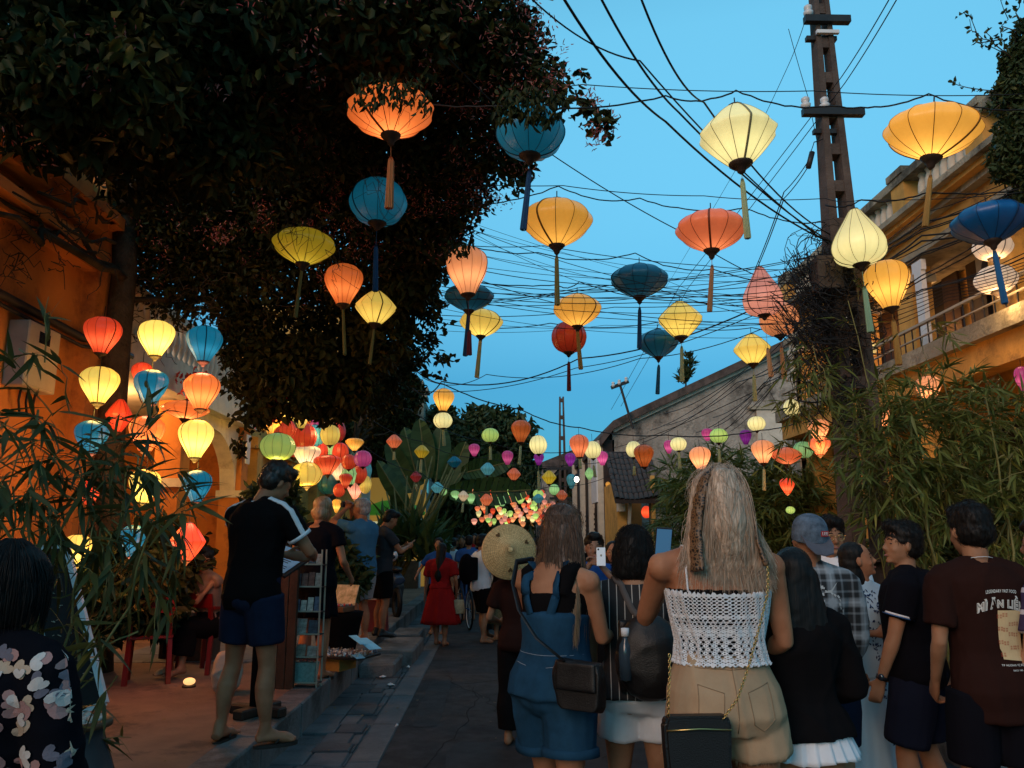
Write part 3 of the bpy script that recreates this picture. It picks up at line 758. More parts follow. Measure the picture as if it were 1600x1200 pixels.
Lr(999,438,90,58,9.3,'saucer','navy',.4,'dark navy flat lantern alone in the centre of the sky',(485,546),'navy')  # unlit lantern, brightened by a glow put into its silk
Lr(752,504,68,46,9.6,'saucer','yellow',1.15,'yellow flat lantern just under the navy one by the tree',(530,590),'yellow')
Lr(902,484,76,54,9.6,'saucer','amber',1.15,'amber flat lantern overlapping the red globe in mid sky',(518,577),'amber')
Lr(889,527,56,52,10.2,'globe','red',.16,'deep red globe lantern below the amber flat one',(568,610),'darkred')
Lr(1028,536,65,46,10.6,'saucer','navy',.5,'smaller blue flat lantern under the dark navy one',(573,615),'blue')
Lr(1063,500,70,62,10.0,'diamond','yellow',1.05,'bright pale yellow diamond lantern in the centre right sky',(545,596),'pale')
Lr(1191,460,62,84,9.0,'garlic','pink',.85,'pink teardrop lantern overlapping a salmon globe near the pole',(548,590),'peach')
Lr(1217,499,60,56,9.4,'globe','peach',.75,'salmon pink globe lantern behind the pink teardrop one',(545,592),'peach')
Lr(1175,546,58,50,10.4,'diamond','yellow',1.1,'pale yellow diamond lantern in front of the gable roof line',(588,626),'pale')
# --- lanterns in the right loggia
for a in ((1551,386,58,42,8.3,'globe','white',.62,'upper white globe lantern in the ochre loggia'),(1556,437,62,46,8.2,'globe','white',.68,'lower white globe lantern in the ochre loggia beside the railing'),
          (1436,452,26,40,11.2,'globe','white',.6,'pale globe lantern half behind the ochre loggia column'),(1437,497,24,30,11.6,'globe','peach',.7,'small globe lantern low behind the ochre loggia column'),(1350,500,26,30,13.2,'globe','peach',.7,'faint pale globe lantern in the loggia behind the pole'),
          (1357,545,26,26,12.6,'globe','pale',.6,'dim yellow globe lantern under the balcony behind bamboo')): Lr(*a,bulb=14)
# --- lanterns in the right bamboo
for a in ((1451,607,38,42,8.2,'balloon','peach',1.5,'glowing peach balloon lantern deep in the right bamboo'),(1381,655,34,40,8.6,'balloon','peach',1.3,'orange balloon lantern in bamboo just right of the pole'),
          (1279,672,33,36,9.5,'balloon','peach',1.5,'bright peach lantern just left of the pole above a red one'),(1281,697,33,30,9.6,'balloon','coral',1.3,'red orange lantern hanging under the bright peach one'),
          (1238,637,28,26,12,'globe','pale',.95,'pale yellow globe lantern among bamboo tips'),(1229,712,46,30,12.5,'saucer','coral',.7,'flat red and pink lantern left of the pole'),
          (1255,703,30,28,12.8,'globe','green',.5,'green globe lantern behind the flat red one'),(1230,759,23,26,12,'balloon','red',1.6,'small vivid red lantern low in the dark foliage'),
          (1597,592,22,42,8,'balloon','magenta',.6,'purple red lantern cut by the right picture edge'),(1322,672,20,30,10,'globe','green',.4,'dim green lantern behind the pole and bamboo leaves'),
          (1235,797,14,12,13,'globe','lime',.9,'tiny green lamp glowing in the dark bush'),(1367,735,18,20,11,'globe','yellow',1.3,'small bright yellow lamp behind the right bamboo')): Lr(*a,bulb=10 if a[7]>=1.2 else 0)
# --- middle distance, right
R1=13.5
for px,py,w_,h_,D,ty,c,lit,tas,lab in (
 (905,697,30,38,14,'balloon','coral',1.0,(712,732),'orange balloon lantern left of a pale globe in front of dark shutters'),
 (926,703,26,27,14.4,'globe','pale',1.2,(728,745),'pale globe lantern touching the orange balloon one'),
 (891,718,17,22,15,'balloon','purple',.9,None,'purple lantern under the left side of the orange balloon lantern'),
 (941,716,18,24,15,'balloon','magenta',1.0,None,'magenta lantern right of the pale globe near shutters'),
 (921,740,15,20,15.5,'diamond','green',.8,None,'small green diamond lantern under the pale globe'),
 (990,702,24,25,13.5,'globe','pale',1.2,(728,742),'pale globe lantern behind a dull orange balloon one'),
 (1006,712,31,38,13,'balloon','orange',.28,None,'dull brown orange balloon lantern above the tiled annex'),
 (1045,698,16,22,15,'balloon','magenta',.8,None,'magenta lantern just left of a tasselled pale globe'),
 (1060,694,26,22,13.5,'globe','pale',1.15,(706,732),'pale globe lantern with green tassel above the grey pillar'),
 (1094,716,33,38,12.6,'balloon','peach',1.9,None,'brightest warm white balloon lantern above the blonde woman'),
 (1105,679,18,22,15,'balloon','magenta',.7,None,'magenta lantern left of the pale green globe'),
 (1123,681,28,24,13.5,'globe','lime',.7,(702,722),'pale green globe lantern with grey tassel'),
 (1165,683,19,25,14.5,'balloon','purple',.6,None,'deep purple lantern in front of the white wall panel'),
 (1182,662,28,24,13.5,'globe','pale',1.15,None,'yellow globe lantern highest of the small ones by the white panel'),
 (1192,706,35,39,12.6,'balloon','peach',1.5,(733,765),'peach balloon lantern with long tassel right of blonde hair'),
 (1010,800,16,20,20.6,'globe','red',2.2,None,'red globe lantern glowing in the annex doorway'),
 (950,757,8,9,21.5,'globe','amber',.7,None,'tiny amber lantern against the dark shutters')):
    Lr(px,py,w_,h_,D,ty,c,lit,lab,tas,'pale')
# --- middle distance, left and centre
for px,py,w_,h_,D,ty,c,lit,tas,lab in (
 (693,625,33,38,13,'balloon','amber',1.35,None,'amber balloon lantern directly above a pale globe left of centre'),
 (692,657,30,26,13,'globe','pale',1.1,(668,696),'pale globe lantern directly under the amber balloon one'),
 (814,674,31,37,14,'balloon','orange',.30,(697,725),'dull orange balloon lantern against the vine covered tree'),
 (766,680,27,24,14,'globe','lime',.6,(698,718),'pale green globe lantern with tassel in front of round tree'),
 (741,703,18,22,15.5,'balloon','magenta',.55,None,'purple and magenta lantern left of the green globe'),
 (793,715,18,23,15.5,'balloon','magenta',.55,None,'purple lantern under the dull orange balloon one'),
 (841,695,28,29,14.5,'globe','pale',1.35,None,'brightest pale globe lantern near the slim far pole'),
 (842,717,16,20,15,'balloon','purple',.8,(737,765),'small purple lantern right under the brightest pale globe'),
 (616,690,26,23,14,'diamond','coral',.45,(706,718),'peach diamond lantern farthest left over the banana leaves'),
 (659,706,25,22,14.5,'diamond','olive',.35,(718,738),'green and yellow diamond lantern over the banana leaves'),
 (710,722,24,19,15,'diamond','blue',.25,None,'blue diamond lantern right of the banana leaves'),
 (650,745,19,18,15,'diamond','darkred',.2,(756,764),'dark red diamond lantern low in front of the palm stems'),
 (762,733,24,20,15.5,'diamond','teal',.5,None,'light blue diamond lantern over the long banana leaf'),
 (803,741,23,21,15.5,'diamond','coral',.4,None,'red diamond lantern at the tip of the long banana leaf'),
 (858,746,24,22,16,'diamond','olive',.6,None,'white and yellow diamond lantern left of the slim pole'),
 (683,762,21,18,16,'diamond','teal',.55,None,'pale teal diamond lantern left of the small green ones'),
 (692,768,13,12,17,'globe','green',.8,None,'tiny green lantern behind the pale teal diamond'),
 (711,774,14,17,17,'balloon','green',.8,None,'pale green lantern left of a cream diamond one'),
 (724,775,18,18,16.5,'diamond','cream',.5,(786,800),'cream diamond lantern between two pale green lanterns'),
 (736,779,13,17,17,'balloon','green',.8,None,'pale green lantern right of the cream diamond one'),
 (760,781,21,20,16.5,'diamond','coral',.6,(790,804),'peach diamond lantern above the crowd by the tree trunk'),
 (785,783,15,17,18,'balloon','green',.8,None,'pale green lantern right of the peach diamond one'),
 (813,779,16,17,18,'balloon','lime',.8,None,'yellow green lantern above the straw hat'),
 (841,772,17,14,18,'globe','lime',.8,None,'yellow green lantern above a teal diamond'),
 (841,779,19,15,17,'diamond','teal',.35,None,'teal diamond lantern right above the straw hat'),
 (866,765,16,17,17.5,'globe','green',.8,None,'green lantern left of a red diamond one'),
 (878,774,19,19,16.5,'diamond','coral',.35,None,'red diamond lantern just over the brown haired woman'),
 (893,752,16,24,18,'balloon','teal',.3,None,'dark teal lantern beside a bright street bulb'),
 (868,795,9,12,20,'balloon','peach',1,None,'small glowing lantern just left of the brown haired woman')):
    Lr(px,py,w_,h_,D,ty,c,lit,lab,tas,'pale')
# --- far glowing cluster
for i,(px,py) in enumerate(((748,803),(753,812),(766,807),(772,815),(779,808),(784,815),(791,806),(797,803),(801,812),(806,806),(810,799),(815,803),(817,812),(822,797),(826,807),(829,801),(832,811),(836,795),(840,804),(844,800),
    *[(740+((k*37)%128),768+((k*23)%52)) for k in range(46)],(848,808),(848,793),(853,798),(857,790),(858,803),(862,797),(827,791),(746,795),(770,799),(835,787),(851,785),(864,788),(788,799),(818,790),(795,814),(842,814))):
    Lr(px,py,rnd.uniform(7,10),rnd.uniform(8,12),rnd.uniform(19,27),'balloon',rnd.choice(['peach','pink','coral','red','peach','lime','pale']),rnd.uniform(.9,1.5),'small pink or orange lantern glowing in the far end of the street',group='small glowing lanterns at the far end of the street')
# --- shop cluster on the left
SH=13.0
cl=[(425,663,30,36,'fan','amber',1.1,'amber fan lantern at the upper left of the shop cluster'),(452,645,30,34,'fan','yellow',1.3,'bright yellow fan lantern topmost of the shop cluster'),(449,668,24,32,'garlic','red',.7,'red lantern squeezed under the topmost yellow one'),
 (471,652,22,34,'balloon','yellow',1.0,'yellow lantern behind leaves at the top of the shop cluster'),(434,698,48,38,'globe','lime',.5,'large green globe lantern lowest left of the shop cluster'),(461,692,36,44,'globe','red',.45,'large red globe lantern right of the green globe'),
 (477,683,30,38,'globe','red',.5,'second red globe lantern overlapping the first in shop cluster'),(492,683,26,36,'globe','teal',.65,'blue green striped globe lantern in the middle of the cluster'),(497,665,22,22,'globe','magenta',.5,'pink red lantern near the top of the shop cluster'),
 (516,679,27,32,'globe','yellow',.95,'yellow globe lantern upper right in the shop cluster'),(505,655,20,26,'fan','cream',1.0,'cream fan lantern on the upper right of the cluster'),(530,674,18,28,'globe','darkred',.4,'dark red lantern at the upper right edge of the cluster'),
 (499,708,26,34,'globe','red',.5,'red globe lantern under the striped one'),(515,707,26,32,'globe','green',.7,'green and cream striped globe lantern in mid cluster'),(531,708,24,32,'globe','red',.6,'red globe lantern right of the striped green one'),
 (479,714,38,32,'fan','cream',1.2,'cream fan lantern above the lowest yellow globe'),(479,741,42,34,'globe','yellow',.9,'yellow globe lantern lowest in the left of the cluster'),(512,727,38,28,'fan','red',.8,'red fan lantern above the dark teal one'),
 (529,736,28,28,'fan','cream',1.0,'cream fan lantern between the red and green ones'),(514,757,31,30,'globe','navy',.15,'dark teal globe lantern low above the blonde bob woman'),(554,695,25,20,'fan','amber',.9,'amber fan lantern on top of a navy one at right of cluster'),
 (551,711,21,26,'garlic','navy',.15,'navy lantern under the amber fan one'),(567,717,24,24,'globe','magenta',.5,'pink red globe lantern at the right edge of the cluster'),(547,742,26,30,'diamond','green',.8,'green and white lantern right of the cream fan'),
 (562,741,20,28,'globe','red',.5,'red lantern right of the green and white one'),(573,735,14,24,'globe','teal',.5,'teal lantern at the far right edge of the cluster'),(555,765,25,28,'fan','pink',1.2,'pink white fan lantern right above the photographing man'),
 (571,757,16,26,'globe','yellow',.9,'yellow lantern half behind the pink white fan one'),(530,766,16,20,'globe','red',.8,'small red lantern right of the dark teal one'),(526,791,13,20,'fan','amber',1.9,'tiny amber lamp glowing beside the blonde bob woman'),
 (412,652,26,40,'fan','amber',1.0,'amber lantern half covered by leaves left of the cluster'),(440,680,22,26,'globe','red',.5,'red lantern just above the large green globe'),(545,722,20,22,'globe','red',.5,'red lantern between the navy and green ones'),
 (485,668,20,24,'garlic','orange',.8,'orange lantern behind the red globes of the cluster'),(540,752,18,22,'fan','red',.7,'red fan lantern under the cream fan one'),(500,742,20,20,'globe','orange',.6,'orange lantern peeking out left of the dark teal one')]
for i,(px,py,w_,h_,ty,c,lit,lab) in enumerate(cl):
    Lr(px,py,w_*1.16,h_*1.14,SH+rnd.uniform(-.9,.6),ty,c,lit*.92,lab,cordpx=6,lod=1,bulb=13 if i in (1,16,26,4,10) else 0)
# --- near left strings of balloon lanterns
NL=[(160,524,56,58,'balloon','red',.9,'red balloon lantern top of the left string beside the pilaster'),(244,529,55,60,'balloon','yellow',2.2,'bright yellow balloon lantern top of the middle string'),(319,538,55,58,'balloon','blue',1.6,'blue balloon lantern top of the right string'),
 (155,602,58,62,'balloon','yellow',1.35,'yellow balloon lantern second on the left string'),(236,605,52,58,'balloon','blue',1.4,'blue balloon lantern second on the middle string'),(315,612,55,62,'balloon','orange',1.6,'red balloon lantern glowing yellow below, second on the right string'),
 (186,650,40,56,'diamond','red',.5,'dim red pointed lantern behind bamboo leaves'),(229,678,53,58,'balloon','orange',1.5,'red lantern with yellow glow third on the middle string'),(306,686,53,60,'balloon','yellow',2.2,'bright yellow lantern third on the right string'),
 (143,683,50,54,'balloon','blue',1.4,'blue balloon lantern third on the left string behind bamboo'),(226,760,48,58,'balloon','yellow',1.9,'yellow lantern lower on the middle string behind leaves'),(308,760,44,52,'balloon','blue',1.4,'blue lantern fourth on the right string behind leaves'),
 (293,847,56,62,'diamond','red',1.5,'lowest red orange lantern on the right string'),(207,845,38,52,'balloon','blue',1.6,'blue lantern lowest on the middle string'),(120,860,42,56,'balloon','yellow',1.9,'yellow lantern shining through bamboo beside the chalkboard'),
 (140,770,34,40,'balloon','red',.8,'red lantern low on the left string behind bamboo'),(222,585,32,40,'balloon','red',.9,'small red lantern hidden behind the middle string')]
for i,(px,py,w_,h_,ty,c,lit,lab) in enumerate(NL):
    D=7.4+(.35 if i in (6,15,16) else 0)
    r_=Lr(px,py,w_,h_,D,ty,c,lit*1.3,lab,cordpx=18,lod=1,bulb=8 if lit>1.2 else 0)
Lr(290,640,72,30,9.6,'saucer','orange',1.6,'wide orange saucer lantern glowing inside the porch')
# the lit far street bulb
fb=empty('street_bulb',at(901,749,17),0,'bright white street bulb shining among the far lanterns','lamp')
MB().ell((0,0,0),.05,.05,.06,24,16).build('bulb',emat('street_bulb_glow',(1,.95,.8),8),fb,True)
MB().lathe([(.03,.05),(.06,.06),(.02,.12)],8).build('socket',M['iron'],fb)

# ================================================================== cables
def wire(pts, r, label, n=4, group='black cables strung across the street', sub=14, sag=None, jit=0.0, name='overhead_cable', m=None):
    P_=[Vector(p) for p in pts]; out=[]
    for i in range(len(P_)-1):
        a,b_=P_[i],P_[i+1]; s_=sag if sag is not None else .02*(b_-a).length
        for k in range(sub+(1 if i==len(P_)-2 else 0)):
            t=k/sub; q=a.lerp(b_,t); q.z-=4*s_*t*(1-t)
            if jit: q+=Vector((rnd.uniform(-jit,jit),rnd.uniform(-jit,jit),rnd.uniform(-jit,jit)))
            out.append(q)
    o=MB().tube(out,r,n).build(name,m or M['cable'],None,True); tag(o,label,'cable',group); return o
def W(l,r,label,sag=.03,jit=.0,**k): return wire([at(*p) for p in l],r,label,sag=sag,jit=jit,**k)
W([(640,150,7.6),(910,132,6.6),(1270,142,6.6),(1600,147,6.6)],.005,'thin taut wire carrying the nearest row of lanterns')
W([(560,140,6.8),(780,165,6.3),(1040,150,6.4),(1150,142,6.4),(1300,165,6.5),(1450,147,6.6),(1620,170,6.6)],.008,'wavy twisted cable just below the taut nearest wire',sag=.07,jit=.006)
W([(640,330,8.2),(700,318,8),(872,291,7.9),(1000,310,8),(1165,325,8.1),(1300,345,8)],.007,'second wavy lantern cable ending at the pole',sag=.08,jit=.006)
W([(650,280,8),(880,290,7.9),(1100,306,8),(1290,310,7.7),(1345,312,7.4),(1600,300,6.8)],.005,'thin wire above the second lantern cable')
W([(1290,320,7.8),(1345,312,7.4),(1450,300,7.3),(1620,290,6.9)],.008,'cable from the pole to the right house over the teardrop lantern',sag=.05,jit=.006)
W([(690,365,8.8),(840,395,9.2),(993,395,9.3),(1115,420,9.3),(1290,440,8.4)],.007,'third wavy cable carrying the navy lantern',sag=.09,jit=.006)
W([(690,380,8.8),(850,384,9.2),(1100,415,9.3),(1290,420,8.4)],.005,'thin wire behind the navy lantern')
W([(690,430,9.4),(870,445,9.6),(905,440,9.6),(1060,470,10),(1290,470,9)],.007,'fourth cable carrying the amber lantern row',sag=.06,jit=.005)
W([(700,455,9.6),(1000,452,9.8),(1290,462,9)],.005,'fifth thin wire across the middle of the sky',sag=.05)
W([(690,505,10.2),(860,505,10.2),(1030,503,10.5),(1175,512,10.4),(1290,505,9.4)],.006,'sixth cable above the red globe lantern',sag=.07)
W([(640,600,12.8),(690,596,13),(905,560,12),(1280,430,8.6)],.010,'thick double cable rising from centre left up to the pole',sag=.2)
W([(645,610,13),(900,575,12),(1280,445,8.6)],.006,'cable just under the rising thick one',sag=.15)
W([(660,590,13),(760,585,12.5),(1000,560,11),(1280,470,9)],.006,'cable crossing under the red globe tassel',sag=.15)
W([(640,570,13),(693,600,13),(814,640,14),(905,668,14),(1040,680,13.5),(1190,672,12.8),(1290,640,10)],.010,'long sagging cable carrying the middle distance lanterns',sag=.06,jit=.004)
W([(560,590,12.8),(640,640,13),(760,690,14.5),(900,705,15),(960,700,16),(1280,560,10)],.007,'lower sagging cable in front of the banana leaves',sag=.1)
W([(560,690,14.5),(660,740,15),(720,765,16),(860,760,17),(960,740,18)],.006,'lowest cable carrying the small diamond lanterns',sag=.1)
W([(560,640,14.5),(660,690,15),(760,715,15.5),(900,725,16),(1000,700,17)],.006,'cable carrying the purple and blue diamond lanterns',sag=.1)
# heavy diagonal service cables to the pole
W([(812,-20,5.5),(1000,95,6.2),(1300,385,8)],.009,'leftmost thick diagonal cable from top left to the pole',sag=.12)
W([(870,-20,5),(1040,190,6.4),(1300,380,8)],.012,'second thick diagonal cable running down to the pole',sag=.12)
W([(930,-20,5),(1060,175,6.2),(1310,385,8)],.010,'third thick diagonal cable running down to the pole',sag=.10)
W([(995,-20,5),(1100,160,6.2),(1305,370,8)],.009,'rightmost thick diagonal cable running down to the pole',sag=.18)
W([(700,90,6.5),(860,240,7.2),(1060,360,8.4),(1180,430,9),(1240,520,12)],.007,'thin diagonal wire crossing from the tree down to the gable roof',sag=.03)
W([(1400,-20,5.6),(1315,120,7.6),(1060,450,14),(955,640,21.5)],.006,'long thin wire from top right to the far roof pole',sag=.02)
W([(1412,-20,5.6),(1320,130,7.6),(1075,450,14),(970,635,21.5)],.006,'second long thin wire beside the one to the roof pole',sag=.02)
W([(1262,20,7.9),(1235,95,8.5),(1170,230,11),(1040,450,20)],.004,'thin wire from the top crossarm down to the left',sag=.02)
W([(1232,45,7.9),(1262,150,8.1),(1300,330,8)],.004,'thin wire hanging from the top crossarm tip',sag=.02)
for k in range(24):
    y0=rnd.uniform(330,530); y1=rnd.uniform(395,520); D0=rnd.uniform(8.5,11)
    W([(690,y0,D0),(rnd.uniform(900,1050),(y0+y1)/2+rnd.uniform(5,30),D0),(1295,y1,8.3)],rnd.choice([.003,.004,.005]),'thin black wire among those sweeping to the pole in mid sky',sag=.06,group='thin wires sweeping to the pole in mid sky')
for k in range(12):
    ex=rnd.uniform(1000,1240); ey=rnd.uniform(640,700)-(ex-1000)*.15
    W([(1300,rnd.uniform(420,520),8.3),((1300+ex)/2,(470+ey)/2+rnd.uniform(0,25),13),(ex,ey,rnd.uniform(17,21))],.008,'black wire sloping from the pole past the gable wall',sag=.12,group='wires sloping from the pole past the gable wall')
for k in range(14):
    y0=rnd.uniform(395,500); 
    W([(1320,y0,8.1),(1440,y0-rnd.uniform(10,60)-20,7.6),(1640,y0-rnd.uniform(60,150)-40,6.9)],rnd.choice([.005,.007,.01]),'black cable running from the pole across the ochre facade',sag=.05,jit=.003,group='cables running from the pole across the ochre facade')
for k in range(7):
    W([(1355,470+k*9,8.2),(1480,440+k*5,7.8),(1640,395+k*5,7.3)],.004,'fine parallel wire in front of the loggia columns',sag=.03,group='fine parallel wires in front of the loggia')
for a_ in ((1305,260,350,560),(1262,230,8.1,1210)):
    pass
for k in range(2):
    W([(1270,240+k*8,8),(1225,300+k*10,8.4),(1180,420+k*6,11)],.007,'short slack cable dropping left from the pole connector',sag=.03,group='slack cables left of the pole')
con=MB().tube([at(1269,238,7.95),at(1263,262,7.95)],.03,8).build('cable_connector',M['iron'],None,True); tag(con,'black cable connector hanging left of the pole','connector')
W([(1266,238,7.95),(1272,222,7.9),(1290,214,7.95)],.006,'short tie wire between the connector and the pole',sag=.01)
# tangle of cables round the pole
tg=MB()
for k in range(270):
    c=at(rnd.gauss(1300,24),rnd.choice([rnd.uniform(375,520),rnd.uniform(400,640)]),7.85+rnd.uniform(-.25,.25))
    n_=rnd.randint(8,14); a0=rnd.uniform(0,6.28); rr=rnd.uniform(.1,.36); sx=rnd.uniform(.4,1.2); sz=rnd.uniform(.5,1.3); arc=rnd.uniform(1.5,5.5)
    pts=[c+Vector((math.cos(a0+arc*j/n_)*rr*sx,rnd.uniform(-.05,.05)+math.sin(a0+j*.4)*.12,math.sin(a0+arc*j/n_)*rr*sz)) for j in range(n_+1)]
    tg.tube(pts,rnd.choice([.003,.004,.005,.007]),4,False)
for k in range(110):
    a_=at(rnd.uniform(1200,1300),rnd.uniform(380,520),8.1); b_=at(rnd.uniform(1290,1400),rnd.uniform(380,620),7.9); mid=(a_+b_)/2+Vector((0,0,-rnd.uniform(.05,.3)))
    tg.tube([a_,a_.lerp(mid,.5)+Vector((0,0,-.05)),mid,mid.lerp(b_,.5)+Vector((0,0,-.05)),b_],rnd.choice([.003,.004,.005]),4,False)
tag(tg.build('cable_tangle',M['cable'],None,True),'dense tangle of looped black cables round the concrete pole','cables',kind='stuff')
# ================================================================== leaves
def np_mesh(name, V, Fq, smooth=False):
    me=bpy.data.meshes.new(name); nv=len(V); nf=len(Fq); k=Fq.shape[1]
    me.vertices.add(nv); me.vertices.foreach_set('co',V.astype(np.float32).ravel())
    me.loops.add(nf*k); me.loops.foreach_set('vertex_index',Fq.astype(np.int32).ravel())
    me.polygons.add(nf); me.polygons.foreach_set('loop_start',np.arange(0,nf*k,k,dtype=np.int32))
    me.update(calc_edges=True); return me
def rand_dirs(n):
    v=nrg.normal(size=(n,3)); return v/np.linalg.norm(v,axis=1,keepdims=True)
def leaves(name, C, L, Wd, axis=None, down=.25, fold=.25, shape='leaf'):
    """C: centres; each leaf a folded blade of 4 triangles made as 2 quads (6 verts)"""
    n=len(C); a=rand_dirs(n) if axis is None else axis+rand_dirs(n)*.35
    a[:,2]-=down; a/=np.linalg.norm(a,axis=1,keepdims=True)
    b=np.cross(a,rand_dirs(n)); b/=np.linalg.norm(b,axis=1,keepdims=True)+1e-9
    c=np.cross(a,b)
    L=np.asarray(L).reshape(-1,1)*np.ones((n,1)); Wd=np.asarray(Wd).reshape(-1,1)*np.ones((n,1))
    T=C+a*L-c*L*.10; f1=c*Wd*fold
    A1=C+a*L*.24+b*Wd*.46+f1; A2=C+a*L*.62+b*Wd*.40+f1; B1=C+a*L*.24-b*Wd*.46+f1; B2=C+a*L*.62-b*Wd*.40+f1
    V=np.stack([C,A1,A2,T,B2,B1],1).reshape(-1,3)
    i=np.arange(n)[:,None]*6
    Fq=np.concatenate([i+np.array([[0,1,2,3]]),i+np.array([[0,3,4,5]])],1).reshape(-1,4)
    return np_mesh(name,V,Fq)
def blob_points(blobs, n, shell=.55, depth=1.0):
    """blobs (px,py,D,rpx[,weight][,vertical stretch])"""
    bl=[]
    for b in blobs:
        p=at(b[0],b[1],b[2]); r=b[3]/F*b[2]; bl.append((p,r,(b[4] if len(b)>4 else 1)*r**2))
    w_=np.array([b[2] for b in bl]); w_/=w_.sum()
    idx=nrg.choice(len(bl),n,p=w_)
    P0=np.array([b[0][:] for b in bl])[idx]; r=np.array([b[1] for b in bl])[idx]
    d=rand_dirs(n); q=shell+(1-shell)*nrg.random(n)**.6
    # lumpy surface
    lump=1+.16*np.sin(d[:,0]*7+P0[:,0]*9)*np.sin(d[:,2]*8+P0[:,2]*5)+.10*np.sin(d[:,1]*17+d[:,2]*13+P0[:,0]*3)
    pts=P0+d*(r*q*lump)[:,None]*np.array([1,depth,1])
    return pts,d
def limb(mb,a,b,r0,r1,n=6,wob=.08,seg=7):
    a=Vector(a);b=Vector(b);L_=(b-a).length
    pts=[a.lerp(b,i/seg)+(Vector((rnd.gauss(0,1),rnd.gauss(0,1),rnd.gauss(0,1)))*wob*L_*.35*math.sin(math.pi*i/seg)) for i in range(seg+1)]
    mb.tube(pts,[r0+(r1-r0)*i/seg for i in range(seg+1)],n); return pts

# ------------------------------------------------------------------ the great creeper at the left
vine=empty('creeper_tree',(-4.2,9.0,.25),0,'huge dark flowering creeper tree overhanging the upper left of the street','tree')
vine['group']=''
del vine['group']
big=[(60,40,5.2,150),(200,20,5.4,150),(340,30,5.8,150),(470,10,6.2,150),(600,20,6.6,150),(700,30,7,140),(770,70,7,90),
 (110,150,5.4,120),(230,150,5.8,130),(330,190,6.4,120),(440,130,7.2,130),(560,80,7.6,120),(660,110,7.8,120),(760,120,7.4,90),(815,105,7,62),(850,130,6.9,42),(868,150,6.8,30),
 (790,55,7,60),(640,60,7,100),(720,200,8,100),(780,235,8,58),(812,262,8,30),(640,230,8.4,110),(690,300,8.8,85),(715,290,8.8,55),(610,330,9,100),(660,370,9.2,70),(690,350,9.2,45),(700,395,9.2,26),
 (560,260,9,120),(470,260,9,120),(400,300,9.2,130),(320,330,9.4,130),(500,360,9.4,110),(420,420,9.6,110),(330,440,9.8,110),(250,400,9.6,90),(600,420,9.6,85),(640,450,9.8,50),(665,480,9.8,30),(655,430,9.7,45),
 (560,480,10,72),(500,500,10.2,66),(450,560,10.6,48),(420,600,10.8,50),(540,560,10.8,60),(590,540,10.6,50),(480,600,11,55),(520,620,11.4,40),(415,640,10.8,25),(610,590,11,38),(640,560,11,28),(575,610,11.4,45),
 (60,230,5.6,60),(200,250,6.6,90),(170,330,8.8,40),(290,260,7.2,90),(270,330,9,80),(400,180,7,120),(500,180,8,120),(900,155,6.6,10),(920,165,6.5,14),(938,190,6.4,16),(670,530,10.4,16),(690,560,10.4,10),(375,700,10.8,12),(385,560,10,50),(400,600,10.4,40),(390,520,9.8,60),(405,640,10.6,22),(370,600,10.4,22)]
pts,d=blob_points(big,64000,.35)
pts2,_=blob_points([b for b in big if b[0]<860],26000,.0)
# keep the wedge of ochre cornice at far left in view
def keep(P,fn):
    rel=P-np.array([0,0,CAMZ]); Mi=np.array(_CM.inverted()); q=rel@Mi.T
    px=800+F*q[:,0]/-q[:,2]; py=600-F*q[:,1]/-q[:,2]; return P[fn(px,py)]
allp=np.concatenate([pts,pts2])
sel=keep(allp,lambda x,y: ~((x<165)&(y>235+(x*.25)+nrg.normal(0,14,len(x))))&~((x>150)&(x<345)&(y>500+nrg.normal(0,14,len(x)))))
near=sel[:,1]<6.6
crown_near=leaves('leaf_canopy',sel[near],nrg.uniform(.08,.17,near.sum()),nrg.uniform(.045,.085,near.sum()),down=.5)
o=link('near_foliage',crown_near,vine,M['vine_leaf'],-vine.location); o['kind']='stuff'
far=~near
o=link('crown',leaves('leaf_canopy',sel[far],nrg.uniform(.05,.13,far.sum()),nrg.uniform(.03,.065,far.sum()),down=.4),vine,M['vine_leaf'],-vine.location); o['kind']='stuff'
# flower sprays: thin crossed petals in little clusters
fc,_=blob_points([b for b in big[:34]],620,.95)
F_=[];
for c in fc:
    k=rnd.randint(12,30); F_.append(c+nrg.normal(0,.07,(k,3))+np.array([0,-.12,-.03]))
F_=keep(np.concatenate(F_),lambda x,y:(x>60)|(y<230))
o=link('blossom',leaves('blossom',F_,nrg.uniform(.03,.06,len(F_)),.012,down=0),vine,M['flower'],-vine.location); o['kind']='stuff'
# trailing sprays with separate leaves
tw=MB(); sp=[]
for (px,py,D,ex,ey,n_) in ((880,130,6.9,950,205,16),(890,110,6.9,915,115,8),(860,180,6.9,955,185,10),(840,270,7.8,800,300,8),(640,520,10,700,505,16),(640,545,10,705,560,18),(630,560,10.4,690,590,16),(620,480,9.6,695,480,14),(600,600,11,655,640,14),(690,400,9,700,420,8),(120,600,7.2,60,560,0),(380,560,10,372,690,20),(395,600,10,400,690,16),(560,620,11,575,680,12)):
    a_=at(px,py,D);b_=at(ex,ey,D-.1)
    p_=limb(tw,a_,b_,.012,.004,4,.18)
    for k in range(n_*2):
        t=rnd.random(); q=p_[min(7,int(t*8))]
        sp.append(tuple(q+Vector((rnd.gauss(0,.035),rnd.gauss(0,.035),rnd.gauss(0,.035)))))
sp=np.array(sp); o=link('trailing_leaf',leaves('trailing_leaf',sp,nrg.uniform(.06,.11,len(sp)),nrg.uniform(.045,.075,len(sp)),down=.8),vine,M['vine_leaf'],-vine.location); o['kind']='stuff'
sp2=np.concatenate([np.array(at(940+rnd.uniform(-14,18),200+rnd.uniform(-20,22),6.4))[None]+nrg.normal(0,.04,(10,3)) for k in range(9)]+[np.array(at(925,155,6.5))[None]+nrg.normal(0,.06,(60,3))])
